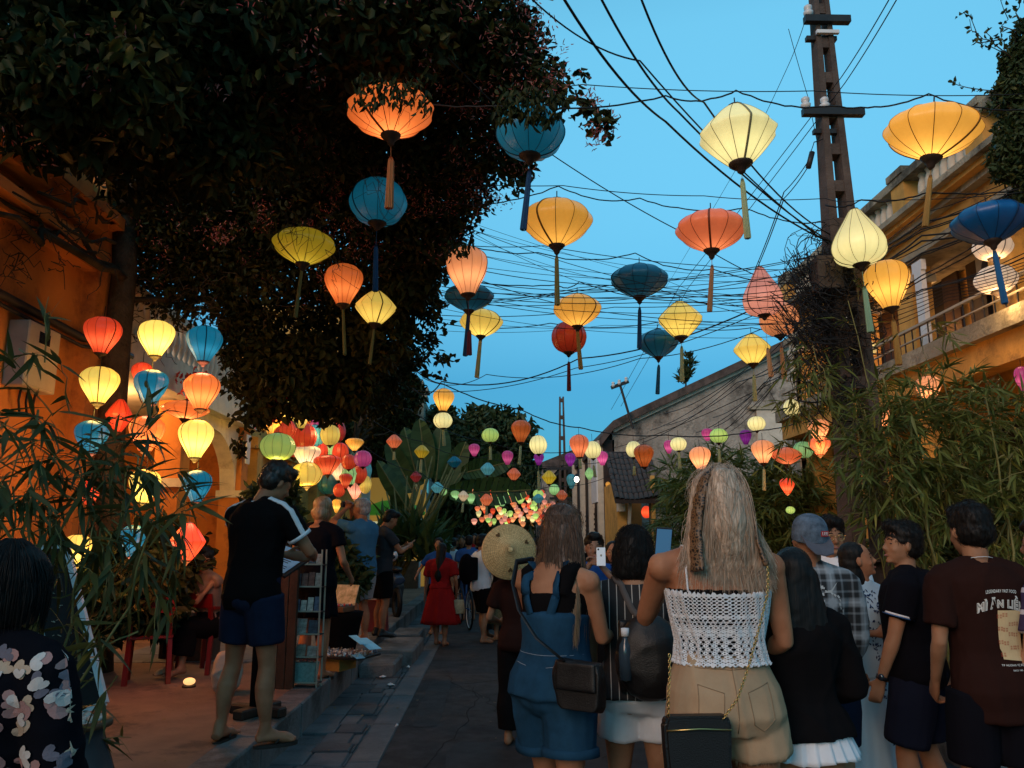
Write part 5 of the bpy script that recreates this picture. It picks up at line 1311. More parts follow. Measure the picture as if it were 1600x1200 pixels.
    def headmesh(s,mb,face=True):
        H=s.H; c=s.headc(); Q=s.hm(); f=lambda x,y,z: c+Q@Vector((x*H,y*H,z*H))
        k=1 if s.sex=='m' else .93
        mb.tube([s.spine(.80),s.neckbase()+Vector((0,.004*H,.01*H)),f(0,-.012,-.05)],[.036*H*k,.033*H*k,.034*H*k],12)
        mb.ell(f(0,-.006,.014),.0445*H,.056*H,.052*H,16,10,Q)            # skull
        mb.rings([ering(f(0,.006,-.072),.012*H*k,.012*H,Q@Vector((1,0,0)),Q@Vector((0,1,0)),14),
                  ering(f(0,.012,-.066),.020*H*k,.026*H,Q@Vector((1,0,0)),Q@Vector((0,1,0)),14),
                  ering(f(0,.008,-.045),.034*H*k,.041*H,Q@Vector((1,0,0)),Q@Vector((0,1,0)),14),
                  ering(f(0,.006,-.02),.040*H,.046*H,Q@Vector((1,0,0)),Q@Vector((0,1,0)),14),
                  ering(f(0,.004,.01),.042*H,.048*H,Q@Vector((1,0,0)),Q@Vector((0,1,0)),14)])
        if face:
            mb.tube([f(0,.050,.000),f(0,.058,-.014),f(0,.062,-.022)],[.0055*H,.0065*H,.0078*H],8)  # nose
            mb.ell(f(0,.057,-.023),.0105*H,.006*H,.0055*H,8,6,Q)
            mb.tube([f(-.020,.045,.008),f(0,.051,.0085),f(.020,.045,.008)],[.0055*H]*3,6)        # brow
            mb.ell(f(0,.0465,-.0385),.0125*H,.0065*H,.0042*H,8,6,Q); mb.ell(f(0,.0445,-.0455),.0105*H,.0065*H,.0045*H,8,6,Q)  # lips
            mb.ell(f(0,.043,-.060),.013*H,.010*H,.009*H,8,6,Q)
            for sg in (-1,1): mb.ell(f(sg*.024,.036,-.022),.012*H,.012*H,.012*H,8,6,Q)
        for sg in (-1,1):
            mb.ell(f(sg*.0455,-.004,-.008),.0055*H,.011*H,.0175*H,8,7,Q@Matrix.Rotation(sg*-.35,3,'Z'))
SK={}
def skin(c,name):
    if name not in SK:
        m,t,b=NT('skin_'+name); tc=t.nodes.new('ShaderNodeTexCoord'); n=t.nodes.new('ShaderNodeTexNoise'); n.inputs['Scale'].default_value=9; n.inputs['Detail'].default_value=6
        t.links.new(tc.outputs['Object'],n.inputs['Vector']); cr=t.nodes.new('ShaderNodeValToRGB')
        cr.color_ramp.elements[0].color=col4([c[0]*.82,c[1]*.74,c[2]*.70]); cr.color_ramp.elements[1].color=col4([c[0]*1.12,c[1]*1.1,c[2]*1.1]); cr.color_ramp.elements[0].position=.35; cr.color_ramp.elements[1].position=.65
        t.links.new(n.outputs[0],cr.inputs[0]); t.links.new(cr.outputs[0],b.inputs['Base Color']); b.inputs['Roughness'].default_value=.55; b.inputs['Specular IOR Level'].default_value=.25
        b.inputs['Subsurface Weight'].default_value=.12; b.inputs['Subsurface Radius'].default_value=(.02,.008,.004); b.inputs['Subsurface Scale'].default_value=.5
        n2=t.nodes.new('ShaderNodeTexNoise'); n2.inputs['Scale'].default_value=180; t.links.new(tc.outputs['Object'],n2.inputs['Vector']); bp=t.nodes.new('ShaderNodeBump'); bp.inputs['Strength'].default_value=.12; bp.inputs['Distance'].default_value=.004
        t.links.new(n2.outputs[0],bp.inputs['Height']); t.links.new(bp.outputs[0],b.inputs['Normal'])
        SK[name]=m
    return SK[name]
SKL=lambda: skin((.38,.175,.095),'light'); SKT=lambda: skin((.38,.165,.085),'tan'); SKA=lambda: skin((.33,.17,.095),'asian'); SKD=lambda: skin((.26,.14,.09),'brown')
def cloth(name,c,rough=.92,var=.12,weave=420,bump=.35,**k): return mat('cloth_'+name,c,rough,var,4,bump,weave,.06,dist=.004,**k)
def hairmat(name,c,c2,sc_=90,rough=.4):
    m,t,b=NT('hair_'+name); tc=t.nodes.new('ShaderNodeTexCoord'); mp=t.nodes.new('ShaderNodeMapping'); mp.inputs['Scale'].default_value=(1,1,.06)
    n=t.nodes.new('ShaderNodeTexNoise'); n.inputs['Scale'].default_value=sc_; n.inputs['Detail'].default_value=4
    t.links.new(tc.outputs['Object'],mp.inputs[0]); t.links.new(mp.outputs[0],n.inputs['Vector'])
    cr=t.nodes.new('ShaderNodeValToRGB'); cr.color_ramp.elements[0].color=col4(c); cr.color_ramp.elements[1].color=col4(c2); cr.color_ramp.elements[0].position=.35; cr.color_ramp.elements[1].position=.65
    t.links.new(n.outputs[0],cr.inputs[0]); t.links.new(cr.outputs[0],b.inputs['Base Color']); b.inputs['Roughness'].default_value=rough; b.inputs['Specular IOR Level'].default_value=.22 if name=='black' else .5
    bp=t.nodes.new('ShaderNodeBump'); bp.inputs['Strength'].default_value=.6; bp.inputs['Distance'].default_value=.006; t.links.new(n.outputs[0],bp.inputs['Height']); t.links.new(bp.outputs[0],b.inputs['Normal'])
    return m
HB=hairmat('black',(.004,.0035,.0035),(.012,.010,.009),90,.55); HG=hairmat('grey',(.18,.18,.18),(.42,.41,.40)); HBL=hairmat('blonde',(.33,.22,.145),(.68,.52,.39),130); HBR=hairmat('brown',(.045,.021,.011),(.14,.07,.037),130)
HBO=hairmat('bob',(.20,.11,.05),(.38,.24,.13))
M['eye']=mat('eye',(.015,.012,.010),.15,.1,5,0,spec=.6); M['lip']=mat('lip',(.27,.10,.08),.45,.1,9,0); M['sole']=mat('sandal_sole',(.03,.022,.018),.7,.2,9,.2,60)
M['black_cloth']=cloth('black',(.006,.005,.0055)); M['navy_cloth']=cloth('navy',(.009,.012,.026)); M['blacknavy']=cloth('black_navy',(.005,.005,.008))
M['denim_dark']=cloth('dark_denim',(.012,.018,.040),weave=700,bump=.6,var=.35); M['denim']=cloth('denim',(.016,.056,.105),weave=600,bump=.6,var=.45); M['denim_light']=cloth('pale_denim',(.38,.42,.48),var=.2)
M['khaki']=cloth('khaki',(.42,.28,.17),var=.2,weave=500,bump=.5); M['whitecloth']=cloth('white',(.70,.71,.74)); M['brown_cloth']=cloth('brown',(.024,.009,.007)); M['red_cloth']=cloth('red',(.28,.012,.012))
M['blue_cloth']=cloth('blue',(.03,.10,.28)); M['royal_cloth']=cloth('royal',(.015,.07,.25)); M['greyshorts']=cloth('grey',(.30,.29,.30)); M['leather']=mat('black_leather',(.006,.005,.005),.45,.2,20,.3,200,.5)
M['gold']=mat('gold_chain',(.62,.42,.16),.3,.1,9,0,metal=1.0)
def hair_short(f,m,parent,vox=.010,vol=1.0,face=True,low=.0,fold=.004):
    H=f.H;c=f.headc();Q=f.hm(); g=lambda x,y,z: c+Q@Vector((x*H,y*H,z*H)); b=MB()
    b.ell(g(0,-.013,.026),.0495*H*vol,.0570*H*vol,.0530*H*vol,16,10,Q)
    b.ell(g(0,-.026,-.006),.0470*H*vol,.0440*H*vol,.046*H,14,9,Q)
    b.ell(g(0,.020,.054),.040*H*vol,.035*H,.022*H*vol,12,8,Q); b.ell(g(.010,.030,.060),.024*H,.026*H,.018*H*vol,10,7,Q)
    if low: b.tube([g(0,-.03,0),g(0,-.028,-low)],[.044*H,.034*H],12)
    return remesh(b,'hair',m,parent,vox,1,fold*1.6,75,3)
def face_parts(f,parent,glasses=False,lip=True):
    H=f.H;c=f.headc();Q=f.hm(); g=lambda x,y,z: c+Q@Vector((x*H,y*H,z*H))
    for sg in (-1,1):
        e=MB().ell(g(sg*.0175,.0440,-.002),.0085*H,.0045*H,.0032*H,10,6,Q).build('eye',M['eye'],parent,True)
        MB().tube([g(sg*.009,.0515,.0115),g(sg*.018,.0505,.0145),g(sg*.028,.044,.0115)],[.0016*H,.002*H,.0012*H],5).build('eyebrow',HB,parent,True)
    if lip: MB().ell(g(0,.0530,-.0420),.0120*H,.0034*H,.0040*H,10,6,Q).build('lips',M['lip'],parent,True)
    if glasses:
        gl=MB()
        for sg in (-1,1):
            gl.tube([g(sg*.0195+.0125*math.cos(a*math.pi/8),.0575-.0015*abs(math.cos(a*math.pi/8)),-.003+.0115*math.sin(a*math.pi/8)) for a in range(17)],.0009*H,5,False)
            gl.tube([g(sg*.032,.055,.001),g(sg*.046,.03,.002),g(sg*.047,-.002,.000)],.0009*H,5)
        gl.tube([g(-.007,.0585,.001),g(.007,.0585,.001)],.0009*H,5); gl.build('glasses',M['gold'],parent,True)
def body(f,m,parent,vox=.011,hands=(.5,.5),face=True,legs=True,name='body',handk={}):
    b=MB(); f.torso(b,.455,.835); f.headmesh(b,face)
    for k,cu in zip('lr',hands):
        f.armtube(b,k,0,2); 
        if cu is not None: f.hand(b,k,cu,**handk.get(k,{}))
        b.ell(f.sh[k]+Vector((0,0,-.012*f.H)),.030*f.H*f.b,.030*f.H,.031*f.H,10,8); f.trap(b,k,0)
    if legs:
        for k in 'lr': f.legtube(b,k,0,2); f.foot(b,k)
        b.ell(f.hip+Vector((0,-.012*f.H,.49*f.H)),.085*f.H,.06*f.H,.05*f.H,12,8)
    return remesh(b,name,m,parent,vox,2)
def shirt(f,m,parent,z0=.50,z1=.822,e=.014,sl=.55,se=.012,vox=.011,fold=.012,name='shirt',flare=0,seed=1,neck=True,fs=9):
    b=MB(); f.torso(b,z0,z1,lambda z: (e+flare*(max(0,.62-z)/.14)) if z<.79 else e*.7)
    for k in 'lr':
        b.ell(f.sh[k]+Vector((0,0,-.010*f.H)),.031*f.H*f.b+e*.6,.032*f.H+e*.5,.031*f.H+e*.4,12,8); f.trap(b,k,e*.8+.005)
        if sl>0: f.armtube(b,k,0,sl,lambda t: se+.006+.014*t*(1 if sl<1.2 else .3))
    return remesh(b,name,m,parent,vox,3,fold,fs,seed)
def shorts(f,m,parent,t=.6,z1=.60,e=.012,le=.016,vox=.011,fold=.009,name='shorts',seed=2,fl=.02):
    b=MB(); f.torso(b,.46,z1,e)
    b.ell(f.hip+Vector((0,-.014*f.H,.487*f.H)),.085*f.H+e,.064*f.H+e,.05*f.H,12,8)
    for k in 'lr': f.legtube(b,k,0,t,lambda q: le+fl*q)
    return remesh(b,name,m,parent,vox,3,fold,8,seed)
def tank(f,m,parent,z0,z1=.765,e=.007,vox=.009,fold=.004,name='top',straps=True,seed=4,flare=0):
    b=MB(); f.torso(b,z0,z1,lambda z:e+flare*max(0,.66-z)/.16)
    if straps:
        for sg in (-1,1):
            b.tube([f.spine(z1)+Vector((sg*.055*f.H,-.05*f.H,-.01)),f.spine(.80)+Vector((sg*.066*f.H,-.035*f.H,.012)),f.spine(.815)+Vector((sg*.064*f.H,-.002*f.H,.012)),f.spine(.79)+Vector((sg*.06*f.H,.04*f.H,.006)),f.spine(z1)+Vector((sg*.055*f.H,.06*f.H,-.01))],.022*f.H,8)
    return remesh(b,name,m,parent,vox,2,fold,10,seed)
def skirt(f,m,parent,z1,z0,r0,r1,pleats=0,amp=.02,name='skirt',seg=144,rows=10,ov=.8,seed=0):
    b=MB(); rr=[]; q=random.Random(seed); ph=[q.uniform(0,6.28) for _ in range(5)]
    for i in range(rows+1):
        t=i/rows; z=z1+(z0-z1)*t; ring=[]
        c=f.spine(z/f.H) if z/f.H>.5 else f.hip+Vector((0,0,z))
        for k in range(seg):
            a=2*math.pi*k/seg; w_=(r0+(r1-r0)*t**.8)
            if pleats:
                s_=(a*pleats/(2*math.pi))%1; w_+= amp*t*(s_-.5)*2
            else: w_+=amp*t*(math.sin(a*7+ph[0])+.6*math.sin(a*11+ph[1]+t)+.4*math.sin(a*17+ph[2]))
            zz=z+(.006*math.sin(a*5+ph[3]) if i==rows else 0)
            ring.append(Vector((c.x+math.cos(a)*w_,c.y+math.sin(a)*w_*ov,zz)))
        rr.append(ring)
    b.rings(rr); return b.build(name,m,parent,True)
def sandal(f,k,parent,m=None):
    H=f.H;a=f.ft[k];q=Matrix.Rotation(f.toe[k],3,'Z');z=a.z-.045*H
    g=lambda x,y,zz: a+q@Vector((x*H,y*H,0))+Vector((0,0,z-a.z+zz*H))
    b=MB(); rr=[]
    for zz in (-.010,.002):
        rr.append([g(.030*math.cos(t)*(1 if math.sin(t)>0 else .85),.04+.078*math.sin(t),zz) for t in [2*math.pi*i/18 for i in range(18)]])
    s_=b.rings(rr).build('sandal',m or M['sole'],parent)
    t_=MB(); t_.tube([g(-.026,.03,.004),g(-.014,.055,.028),g(0,.088,.014),g(.014,.055,.028),g(.026,.03,.004)],.0045*H,6).build('strap',m or M['sole'],s_,True)
def shoe(f,k,parent,m,name='shoe'):
    b=MB(); f.foot(b,k); o=remesh(b,name,m,parent,.009,3)
    for v in o.data.vertices: pass
    o.location=(0,0,0); 
    c=f.ft[k]+Vector((0,.02,-.025*f.H)); 
    for v in o.data.vertices: v.co=c+(v.co-c)*1.13
    return o
def person(label,loc,rz,group=None,z=None):
    return empty('person',loc,rz,label,'person',group)
def back_decal(target,mb,name,m,parent,frm=Vector((0,-1,0)),off=.004,sub=0):
    """lays flat shapes drawn in local x,z onto the cloth behind"""
    me=mb.mesh(name); bm=bmesh.new(); bm.from_mesh(me)
    if sub: bmesh.ops.subdivide_edges(bm,edges=bm.edges[:],cuts=sub,use_grid_fill=True)
    bv=BVHTree.FromPolygons([v.co[:] for v in target.data.vertices],[p.vertices[:] for p in target.data.polygons])
    for v in bm.verts:
        o=Vector(v.co)+frm*1.0; h=bv.ray_cast(o,-frm)
        if h[0] is None: n_=bv.find_nearest(v.co); v.co=n_[0]+n_[1]*off if n_[0] else v.co
        else: v.co=h[0]+frm*off+h[1]*0.0
    bm.to_mesh(me); bm.free(); return link(name,me,parent,m)
def strap_on(target_pts,w,parent,m,name='strap'):
    """flat band through points with normals"""
    b=MB(); 
    pts=[Vector(p) for p,_ in target_pts]; 
    for i,(p,n_) in enumerate(target_pts):
        t=(pts[min(i+1,len(pts)-1)]-pts[max(i-1,0)]).normalized(); s_=t.cross(Vector(n_)).normalized()*w/2; nn=Vector(n_)*.003
        b.v+= [Vector(p)-s_+nn,Vector(p)+s_+nn,Vector(p)+s_-nn,Vector(p)-s_-nn]
    b.v=[tuple(v) for v in b.v]
    for i in range(len(pts)-1):
        for k in range(4):
            b.f.append((i*4+k,i*4+(k+1)%4,i*4+4+(k+1)%4,i*4+4+k))
    return b.build(name,m,parent,True)
def wrap_strap(f,target,pts,w,parent,m,name='strap',off=.006,n=26):
    """a band laid over the clothing through local points"""
    bv=BVHTree.FromPolygons([v.co[:] for v in target.data.vertices],[p.vertices[:] for p in target.data.polygons])
    P_=[Vector(p) for p in pts]; out=[]
    for i in range(len(P_)-1):
        for k in range(n//(len(P_)-1)):
            q=P_[i].lerp(P_[i+1],k/(n//(len(P_)-1))); out.append(q)
    out.append(P_[-1]); res=[]
    for q in out:
        h=bv.find_nearest(q)
        nn=(q-h[0]); nn=h[1] if nn.length<1e-4 else (h[1])
        res.append((h[0]+h[1]*off,h[1]))
    return strap_on(res,w,parent,m,name)

def fuzz(ho,n,L,r,m,seed=1,lift=.35,zmin=None):
    """loose hairs lying over a head of hair"""
    me=ho.data; nv=len(me.vertices); co=np.empty(nv*3); me.vertices.foreach_get('co',co); co=co.reshape(-1,3); no=np.array([v.normal[:] for v in me.vertices])
    rr=np.random.default_rng(seed); idx=rr.integers(0,nv,n); P0=co[idx]; N=no[idx]
    t=np.array([0,-.25,-1.0])+rr.normal(0,.45,(n,3)); t-=N*(t*N).sum(1,keepdims=True); t/=np.linalg.norm(t,axis=1,keepdims=True)+1e-9
    K=6; V=[];Fc=[]
    u=np.linspace(0,1,K)[None,:,None]; Ls=(L*rr.uniform(.5,1.2,n))[:,None,None]
    li=(rr.random(n)**2*lift)[:,None,None]
    pts=P0[:,None,:]-t[:,None,:]*Ls*.5+t[:,None,:]*Ls*u+N[:,None,:]*(.001+Ls*li*np.sin(u*2.6)*.6)+rr.normal(0,.0006,(n,K,3)).cumsum(1)
    s_=np.cross(t,N)[:,None,:]; w_=(1-u**2*.8)*r
    ring=np.stack([pts+s_*w_,pts-s_*w_*.5+N[:,None,:]*w_*.87,pts-s_*w_*.5-N[:,None,:]*w_*.87],2).reshape(-1,3)
    base=(np.arange(n)[:,None]*K+np.arange(K-1)[None,:]).reshape(-1,1)*3
    Fq=np.concatenate([np.concatenate([base+q,base+(q+1)%3,base+3+(q+1)%3,base+3+q],1) for q in range(3)])
    m2=np_mesh('loose_hair',ring,Fq); o=link('loose_hair',m2,ho,m); o['kind']='stuff'; return o
def gx(px,Y): return (px-770)/F*Y*math.cos(0)  # street frame x for a pixel column at the horizon
def stand(px,Y,z=0.0):
    p=at(px,845,Y); return Vector((p.x,Y,z))
# ---- hair made of strands over a core
def strands(parent,m,roots,flow,n,seg=12,r=.0016,jit=.008,name='strands',seed=5,ends=None):
    """roots(u)->start, flow(start,t)->position"""
    rr=np.random.default_rng(seed); V=[];Fc=[];k0=0
    for i in range(n):
        pts=flow(rr,i)
        m_=len(pts); 
        t=np.gradient(pts,axis=0); t/=np.linalg.norm(t,axis=1,keepdims=True)+1e-9
        s_=np.cross(t,rr.normal(size=3)); s_/=np.linalg.norm(s_,axis=1,keepdims=True)+1e-9; u_=np.cross(t,s_)
        tp=(1-np.linspace(0,1,m_)**3*.7)[:,None]*r
        ring=np.stack([pts+s_*tp,pts-s_*tp*.5+u_*tp*.87,pts-s_*tp*.5-u_*tp*.87],1)
        V.append(ring.reshape(-1,3)); a=np.arange(m_-1)[:,None]*3+k0
        for q in range(3):
            q2=(q+1)%3; Fc.append(np.concatenate([a+q,a+q2,a+3+q2,a+3+q],1))
        k0+=m_*3
    me=np_mesh(name,np.concatenate(V),np.concatenate(Fc)); me.polygons.foreach_set('use_smooth',[True]*len(me.polygons))
    o=link(name,me,parent,m); o['kind']='stuff'; return o

# ================================================================== blonde woman, centre
D=3.2
r_=person('blonde woman in white crochet top and khaki shorts with leopard scarf in her hair',stand(1118,D),R(2))
f=Fig(1.85,'f',hand_l=(-.09,.36,1.42),pole_l=(-.6,-.2,-1),hand_r=(.20,.30,1.06),pole_r=(.5,-.6,-1),foot_l=(-.17,.04,.08),foot_r=(.17,-.04,.08),build=1.12,head=(3,8,0),lean=(-.0,.0))
bd=body(f,SKT(),r_,.009,(.6,.6))
# black bandeau, added down to the hem to darken the holes, and crochet lattice
tb=MB(); f.torso(tb,.605,.742,.003); remesh(tb,'bandeau',M['black_cloth'],r_,.010,2)
cro=MB(); NU,NV=64,20; z0c,z1c=.592,.732
def cr_pt(u,v):
    zf=z0c+(z1c-z0c)*v; a=2*math.pi*u; rx,ry,oy=interp(TORSO['f'],zf); H=f.H
    fl=.012+.012*(1-v)**2+.003*math.sin(a*9+v*5)+.0025*math.sin(a*23+v*9); ca,sa=math.cos(a),math.sin(a)
    zz=zf*H+ (.004*math.sin(a*37) if v in (0.0,1.0) else 0)+(.010*abs(math.cos(a)) if v==1.0 else 0)
    c=f.spine(zf); return Vector((c.x+math.copysign(abs(ca)**.87,ca)*(rx*H*f.b+fl),c.y+oy*H+math.copysign(abs(sa)**.87,sa)*(ry*H*f.b+fl),zz))
th=.0035
for j in range(NV):
    for i in range(NU):
        u0,u1=i/NU,(i+1)/NU; v0,v1=j/NV,(j+1)/NV
        band=(j in (0,1,8,9,13)) ; hole=.74 if j>10 else .60
        if j in (2,3,4,5,6,7,8,11,12) and (i+j)%2==0: hole=.86
        elif j in (2,3,4,5,6,7,8): hole=.36
        if band: hole=.18 if i%3 else .55
        if j==NV-1: hole=.15
        uo=(.5/NU if (j%2 and j<13) else 0)
        cu,cv=(u0+u1)/2,(v0+v1)/2
        outer=[]; inner=[]
        for k in range(8):
            a=math.pi/4*k+math.pi/8; s_=max(abs(math.cos(a)),abs(math.sin(a)))
            ou,ov=math.cos(a)/s_,math.sin(a)/s_
            outer.append(cr_pt(cu+ou*.5/NU+uo,min(1,max(0,cv+ov*.5/NV)))); inner.append(cr_pt(cu+math.cos(a)*hole*.5/NU+uo,cv+math.sin(a)*hole*.5/NV))
        cro.add(outer+inner,[(k,(k+1)%8,8+(k+1)%8,8+k) for k in range(8)])
me=cro.mesh('crochet_top'); bm=bmesh.new(); bm.from_mesh(me); bmesh.ops.remove_doubles(bm,verts=bm.verts[:],dist=.0006); bm.to_mesh(me); bm.free()
ct=link('crochet_top',me,r_,cloth('crochet',(.74,.74,.76),weave=300,bump=.9)); sol=ct.modifiers.new('s','SOLIDIFY'); sol.thickness=.006
H=f.H
for sg in (-1,1):
    a_=cr_pt(.75+sg*.125,1.0); 
    pts=[a_+Vector((0,0,-.004)),a_.lerp(f.spine(.80)+Vector((sg*.085*H,-.045*H,.0)),.55)+Vector((0,-.012,0)),f.spine(.797)+Vector((sg*.078*H,-.042*H,.0)),f.spine(.815)+Vector((sg*.072*H,-.012*H,.014)),f.spine(.80)+Vector((sg*.068*H,.03*H,.01)),f.spine(.755)+Vector((sg*.06*H,.075*H,0))]
    bv=BVHTree.FromPolygons([v.co[:] for v in bd.data.vertices],[p.vertices[:] for p in bd.data.polygons])
    fine=[]
    for i in range(len(pts)-1):
        for k in range(5): fine.append(pts[i].lerp(pts[i+1],k/5))
    fine.append(pts[-1]); q2=[]
    for q in fine:
        h=bv.find_nearest(q); q2.append(h[0]+h[1]*.004)
    MB().tube(q2,.0042,6).build('strap',ct.data.materials[0],r_,True)
sh_=shorts(f,M['khaki'],r_,.36,.612,.009,.014,.009,.020,fl=.05)
# frayed hem, pockets, seams and waistband
fr_=MB()
for k in 'lr':
    A,K=f.hj[k],f.kn[k]; c=A.lerp(K,.36); ax=(K-A).normalized(); x=ax.cross(Vector((0,1,0))).normalized(); y=ax.cross(x)
    rad=(.050*H*f.b**.5+.016+.016)
    for i in range(150):
        a=rnd.uniform(0,6.28); p=c+(x*math.cos(a)+y*math.sin(a))*rad*rnd.uniform(.9,1.0); fr_.tube([p-ax*.004,p+ax*rnd.uniform(.006,.022)+Vector((rnd.gauss(0,.003),rnd.gauss(0,.003),0))],.0008,3)
o=fr_.build('frayed_hem',M['khaki'],sh_); o['kind']='stuff'
def seam(target,pts,parent,m,w=.003,name='seam',frm=Vector((0,-1,0)),off=.0015):
    b=MB(); P_=[Vector(p) for p in pts]; q=[]
    for i in range(len(P_)-1):
        for k in range(8): q.append(P_[i].lerp(P_[i+1],k/8))
    q.append(P_[-1]); bv=BVHTree.FromPolygons([v.co[:] for v in target.data.vertices],[p.vertices[:] for p in target.data.polygons]); out=[]
    for p in q:
        h=bv.ray_cast(p+frm,-frm); 
        if h[0] is None: h=bv.find_nearest(p)
        out.append(h[0]+frm*off)
    return b.tube(out,w/2,5).build(name,m,parent,True)
kd=cloth('khaki_seam',(.26,.18,.11))
seam(sh_,[(-.17,0,.615*H-.045),(0,0,.612*H-.05),(.17,0,.615*H-.045)],sh_,kd)
seam(sh_,[(0,0,.60*H-.02),(0,0,.47*H)],sh_,kd)
seam(sh_,[(.045,0,.545*H),(.135,0,.560*H)],sh_,kd); seam(sh_,[(.045,0,.545*H),(.058,0,.487*H),(.10,0,.472*H),(.142,0,.495*H),(.135,0,.560*H)],sh_,kd)
seam(sh_,[(-.045,0,.545*H),(-.135,0,.560*H)],sh_,kd); seam(sh_,[(-.045,0,.545*H),(-.058,0,.487*H),(-.10,0,.472*H),(-.142,0,.495*H),(-.135,0,.560*H)],sh_,kd)
# hair: core plus strands, half tied
c=f.headc(); core=MB(); Q=f.hm()
core.ell(c+Q@Vector((0,-.014*H,.022*H)),.049*H,.056*H,.050*H,16,10,Q)
core.rings([ering(c+Vector((0,-.018*H,.02*H)),.048*H,.05*H,n=16),ering(c+Vector((.0,-.034*H,-.03*H)),.056*H,.042*H,n=16),ering(c+Vector((.004,-.046*H,-.085*H)),.076*H,.034*H,n=16),ering(c+Vector((.01,-.050*H,-.128*H)),.086*H,.026*H,n=16),ering(c+Vector((.012,-.050*H,-.150*H)),.080*H,.016*H,n=16)])
core.tube([c+Vector((0,-.045*H,.062*H)),c+Vector((.004,-.075*H,.052*H)),c+Vector((.008,-.082*H,.0)),c+Vector((.012,-.082*H,-.05*H)),c+Vector((.016,-.076*H,-.11*H))],[.020*H,.026*H,.034*H,.038*H,.02*H],12,flat=.6)
hc=remesh(core,'hair',HBL,r_,.010,3,.003,50,1)
def fl1(rr,i):
    u=rr.uniform(-1,1); tail=rr.random()<.42; t=np.linspace(0,1,13)[:,None]; C=np.array(c)
    if tail:
        L=rr.uniform(.85,1.0); x0=rr.normal(0,.010)*H; w_=rr.uniform(-1,1)
        x=.006*H+x0+w_*.036*H*np.sin(np.clip(t,0,1)*1.7)**1.0; y=-.052*H-.040*H*np.sin(np.minimum(t*2.4,1.57))-rr.uniform(0,.006)+.018*H*t**2; z=.066*H-.012*H*np.cos(t*3)*0-.195*H*t*L+.02*H*np.sin(np.minimum(t*5,3.14))
    else:
        a=u*1.35; x0=math.sin(a)*.050*H; y0=-math.cos(a)*.058*H+.0*H; L=rr.uniform(.86,1.02)
        s0=rr.uniform(.0,.05)*H
        x=x0*(1+.0*t)+np.sign(x0)*abs(u)*.054*H*t**1.2+.004*np.sin(t*6+u*9)+.010*H*t; y=y0-.010*H-.006*t+(.020*H)*t**2*abs(u)*-.6 - .0*t; z=.040*H-s0-.205*H*t*L*(1-.12*abs(u)**2)
    pts=np.concatenate([x*np.ones_like(t),y*np.ones_like(t),z*np.ones_like(t)],1)+C
    return pts+rr.normal(0,.0035,3)[None]*np.linspace(.3,1,13)[:,None]+np.cumsum(rr.normal(0,.0008,(13,3)),0)
strands(hc,HBL,None,fl1,3800,r=.0013); fuzz(hc,900,.10,.0009,HBL,6,.5)
# leopard scarf
m_,t_,b_=NT('leopard_scarf'); tc=t_.nodes.new('ShaderNodeTexCoord'); vo=t_.nodes.new('ShaderNodeTexVoronoi'); vo.inputs['Scale'].default_value=75; vo.feature='DISTANCE_TO_EDGE'; t_.links.new(tc.outputs['Object'],vo.inputs['Vector'])
cr=t_.nodes.new('ShaderNodeValToRGB'); cr.color_ramp.elements[0].color=(.16,.085,.04,1); cr.color_ramp.elements[1].color=(.008,.006,.005,1); cr.color_ramp.elements[0].position=.10; cr.color_ramp.elements[1].position=.2; cr.color_ramp.interpolation='LINEAR'
nn=t_.nodes.new('ShaderNodeTexNoise'); nn.inputs['Scale'].default_value=60; t_.links.new(tc.outputs['Object'],nn.inputs['Vector']); mm=t_.nodes.new('ShaderNodeMath'); mm.operation='MULTIPLY'; t_.links.new(vo.outputs['Distance'],mm.inputs[0]); mm.inputs[1].default_value=1.0
t_.links.new(mm.outputs[0],cr.inputs[0]); t_.links.new(cr.outputs[0],b_.inputs['Base Color'])
hs=MB()
for sg,x1,zz in ((-1,-.075,-.175),(1,.082,-.16)):
    P_=[c+Vector((sg*.012*H,-.055*H,.070*H)),c+Vector((sg*.036*H,-.066*H,.045*H)),c+Vector((sg*.052*H,-.068*H,-.01*H)),c+Vector((sg*.062*H,-.072*H,-.07*H)),c+Vector((sg*.060*H+(-.01 if sg<0 else .03),-.084*H,-.145*H+(0 if sg<0 else .02)))]
    hs.tube(P_,[.012,.024,.032,.030 if sg<0 else .024,.036 if sg<0 else .020],10,flat=.45)
remesh(hs,'scarf',m_,r_,.005,1,.004,70,5)
# chain strap and bag
bag=MB(); bag.rings([[Vector((x*sx,-.19+y,z)) for x,y in ((-.115,-.03),(.115,-.03),(.125,0),(.115,.03),(-.115,.03),(-.125,0))] for z,sx in ((.50,.80),(.52,.92),(.66,1.0),(.735,1.02),(.76,.9))])
bo=bag.mesh('bag'); bevel_mesh(bo,.008,2); 
bg=empty('handbag',r_.location+Matrix.Rotation(R(2),3,'Z')@Vector((-.165,-.012,.185)),R(2),'black leather handbag on gold chain hanging behind khaki shorts','bag')
link('case',bo,bg,M['leather']); MB().tube([(-.115,-.226,.715),(0,-.235,.722),(.115,-.226,.715)],.0035,6).build('zip',M['gold'],bg,True)
def chain(pts,parent,m,link_r=.0065):
    P_=[Vector(p) for p in pts]; b=MB(); d_=0
    fine=[];
    for i in range(len(P_)-1):
        n_=max(1,int((P_[i+1]-P_[i]).length/.010))
        for k in range(n_): fine.append((P_[i].lerp(P_[i+1],k/n_),(P_[i+1]-P_[i]).normalized()))
    for i,(p,t) in enumerate(fine):
        s_=t.cross(Vector((0,1,0))).normalized() if i%2 else t.cross(t.cross(Vector((0,1,0)))).normalized()
        b.tube([p+t*.008*math.cos(a*math.pi/3)+s_*link_r*.7*math.sin(a*math.pi/3) for a in range(7)],.0018,4,False)
    o=b.build('chain',m,parent,True); return o
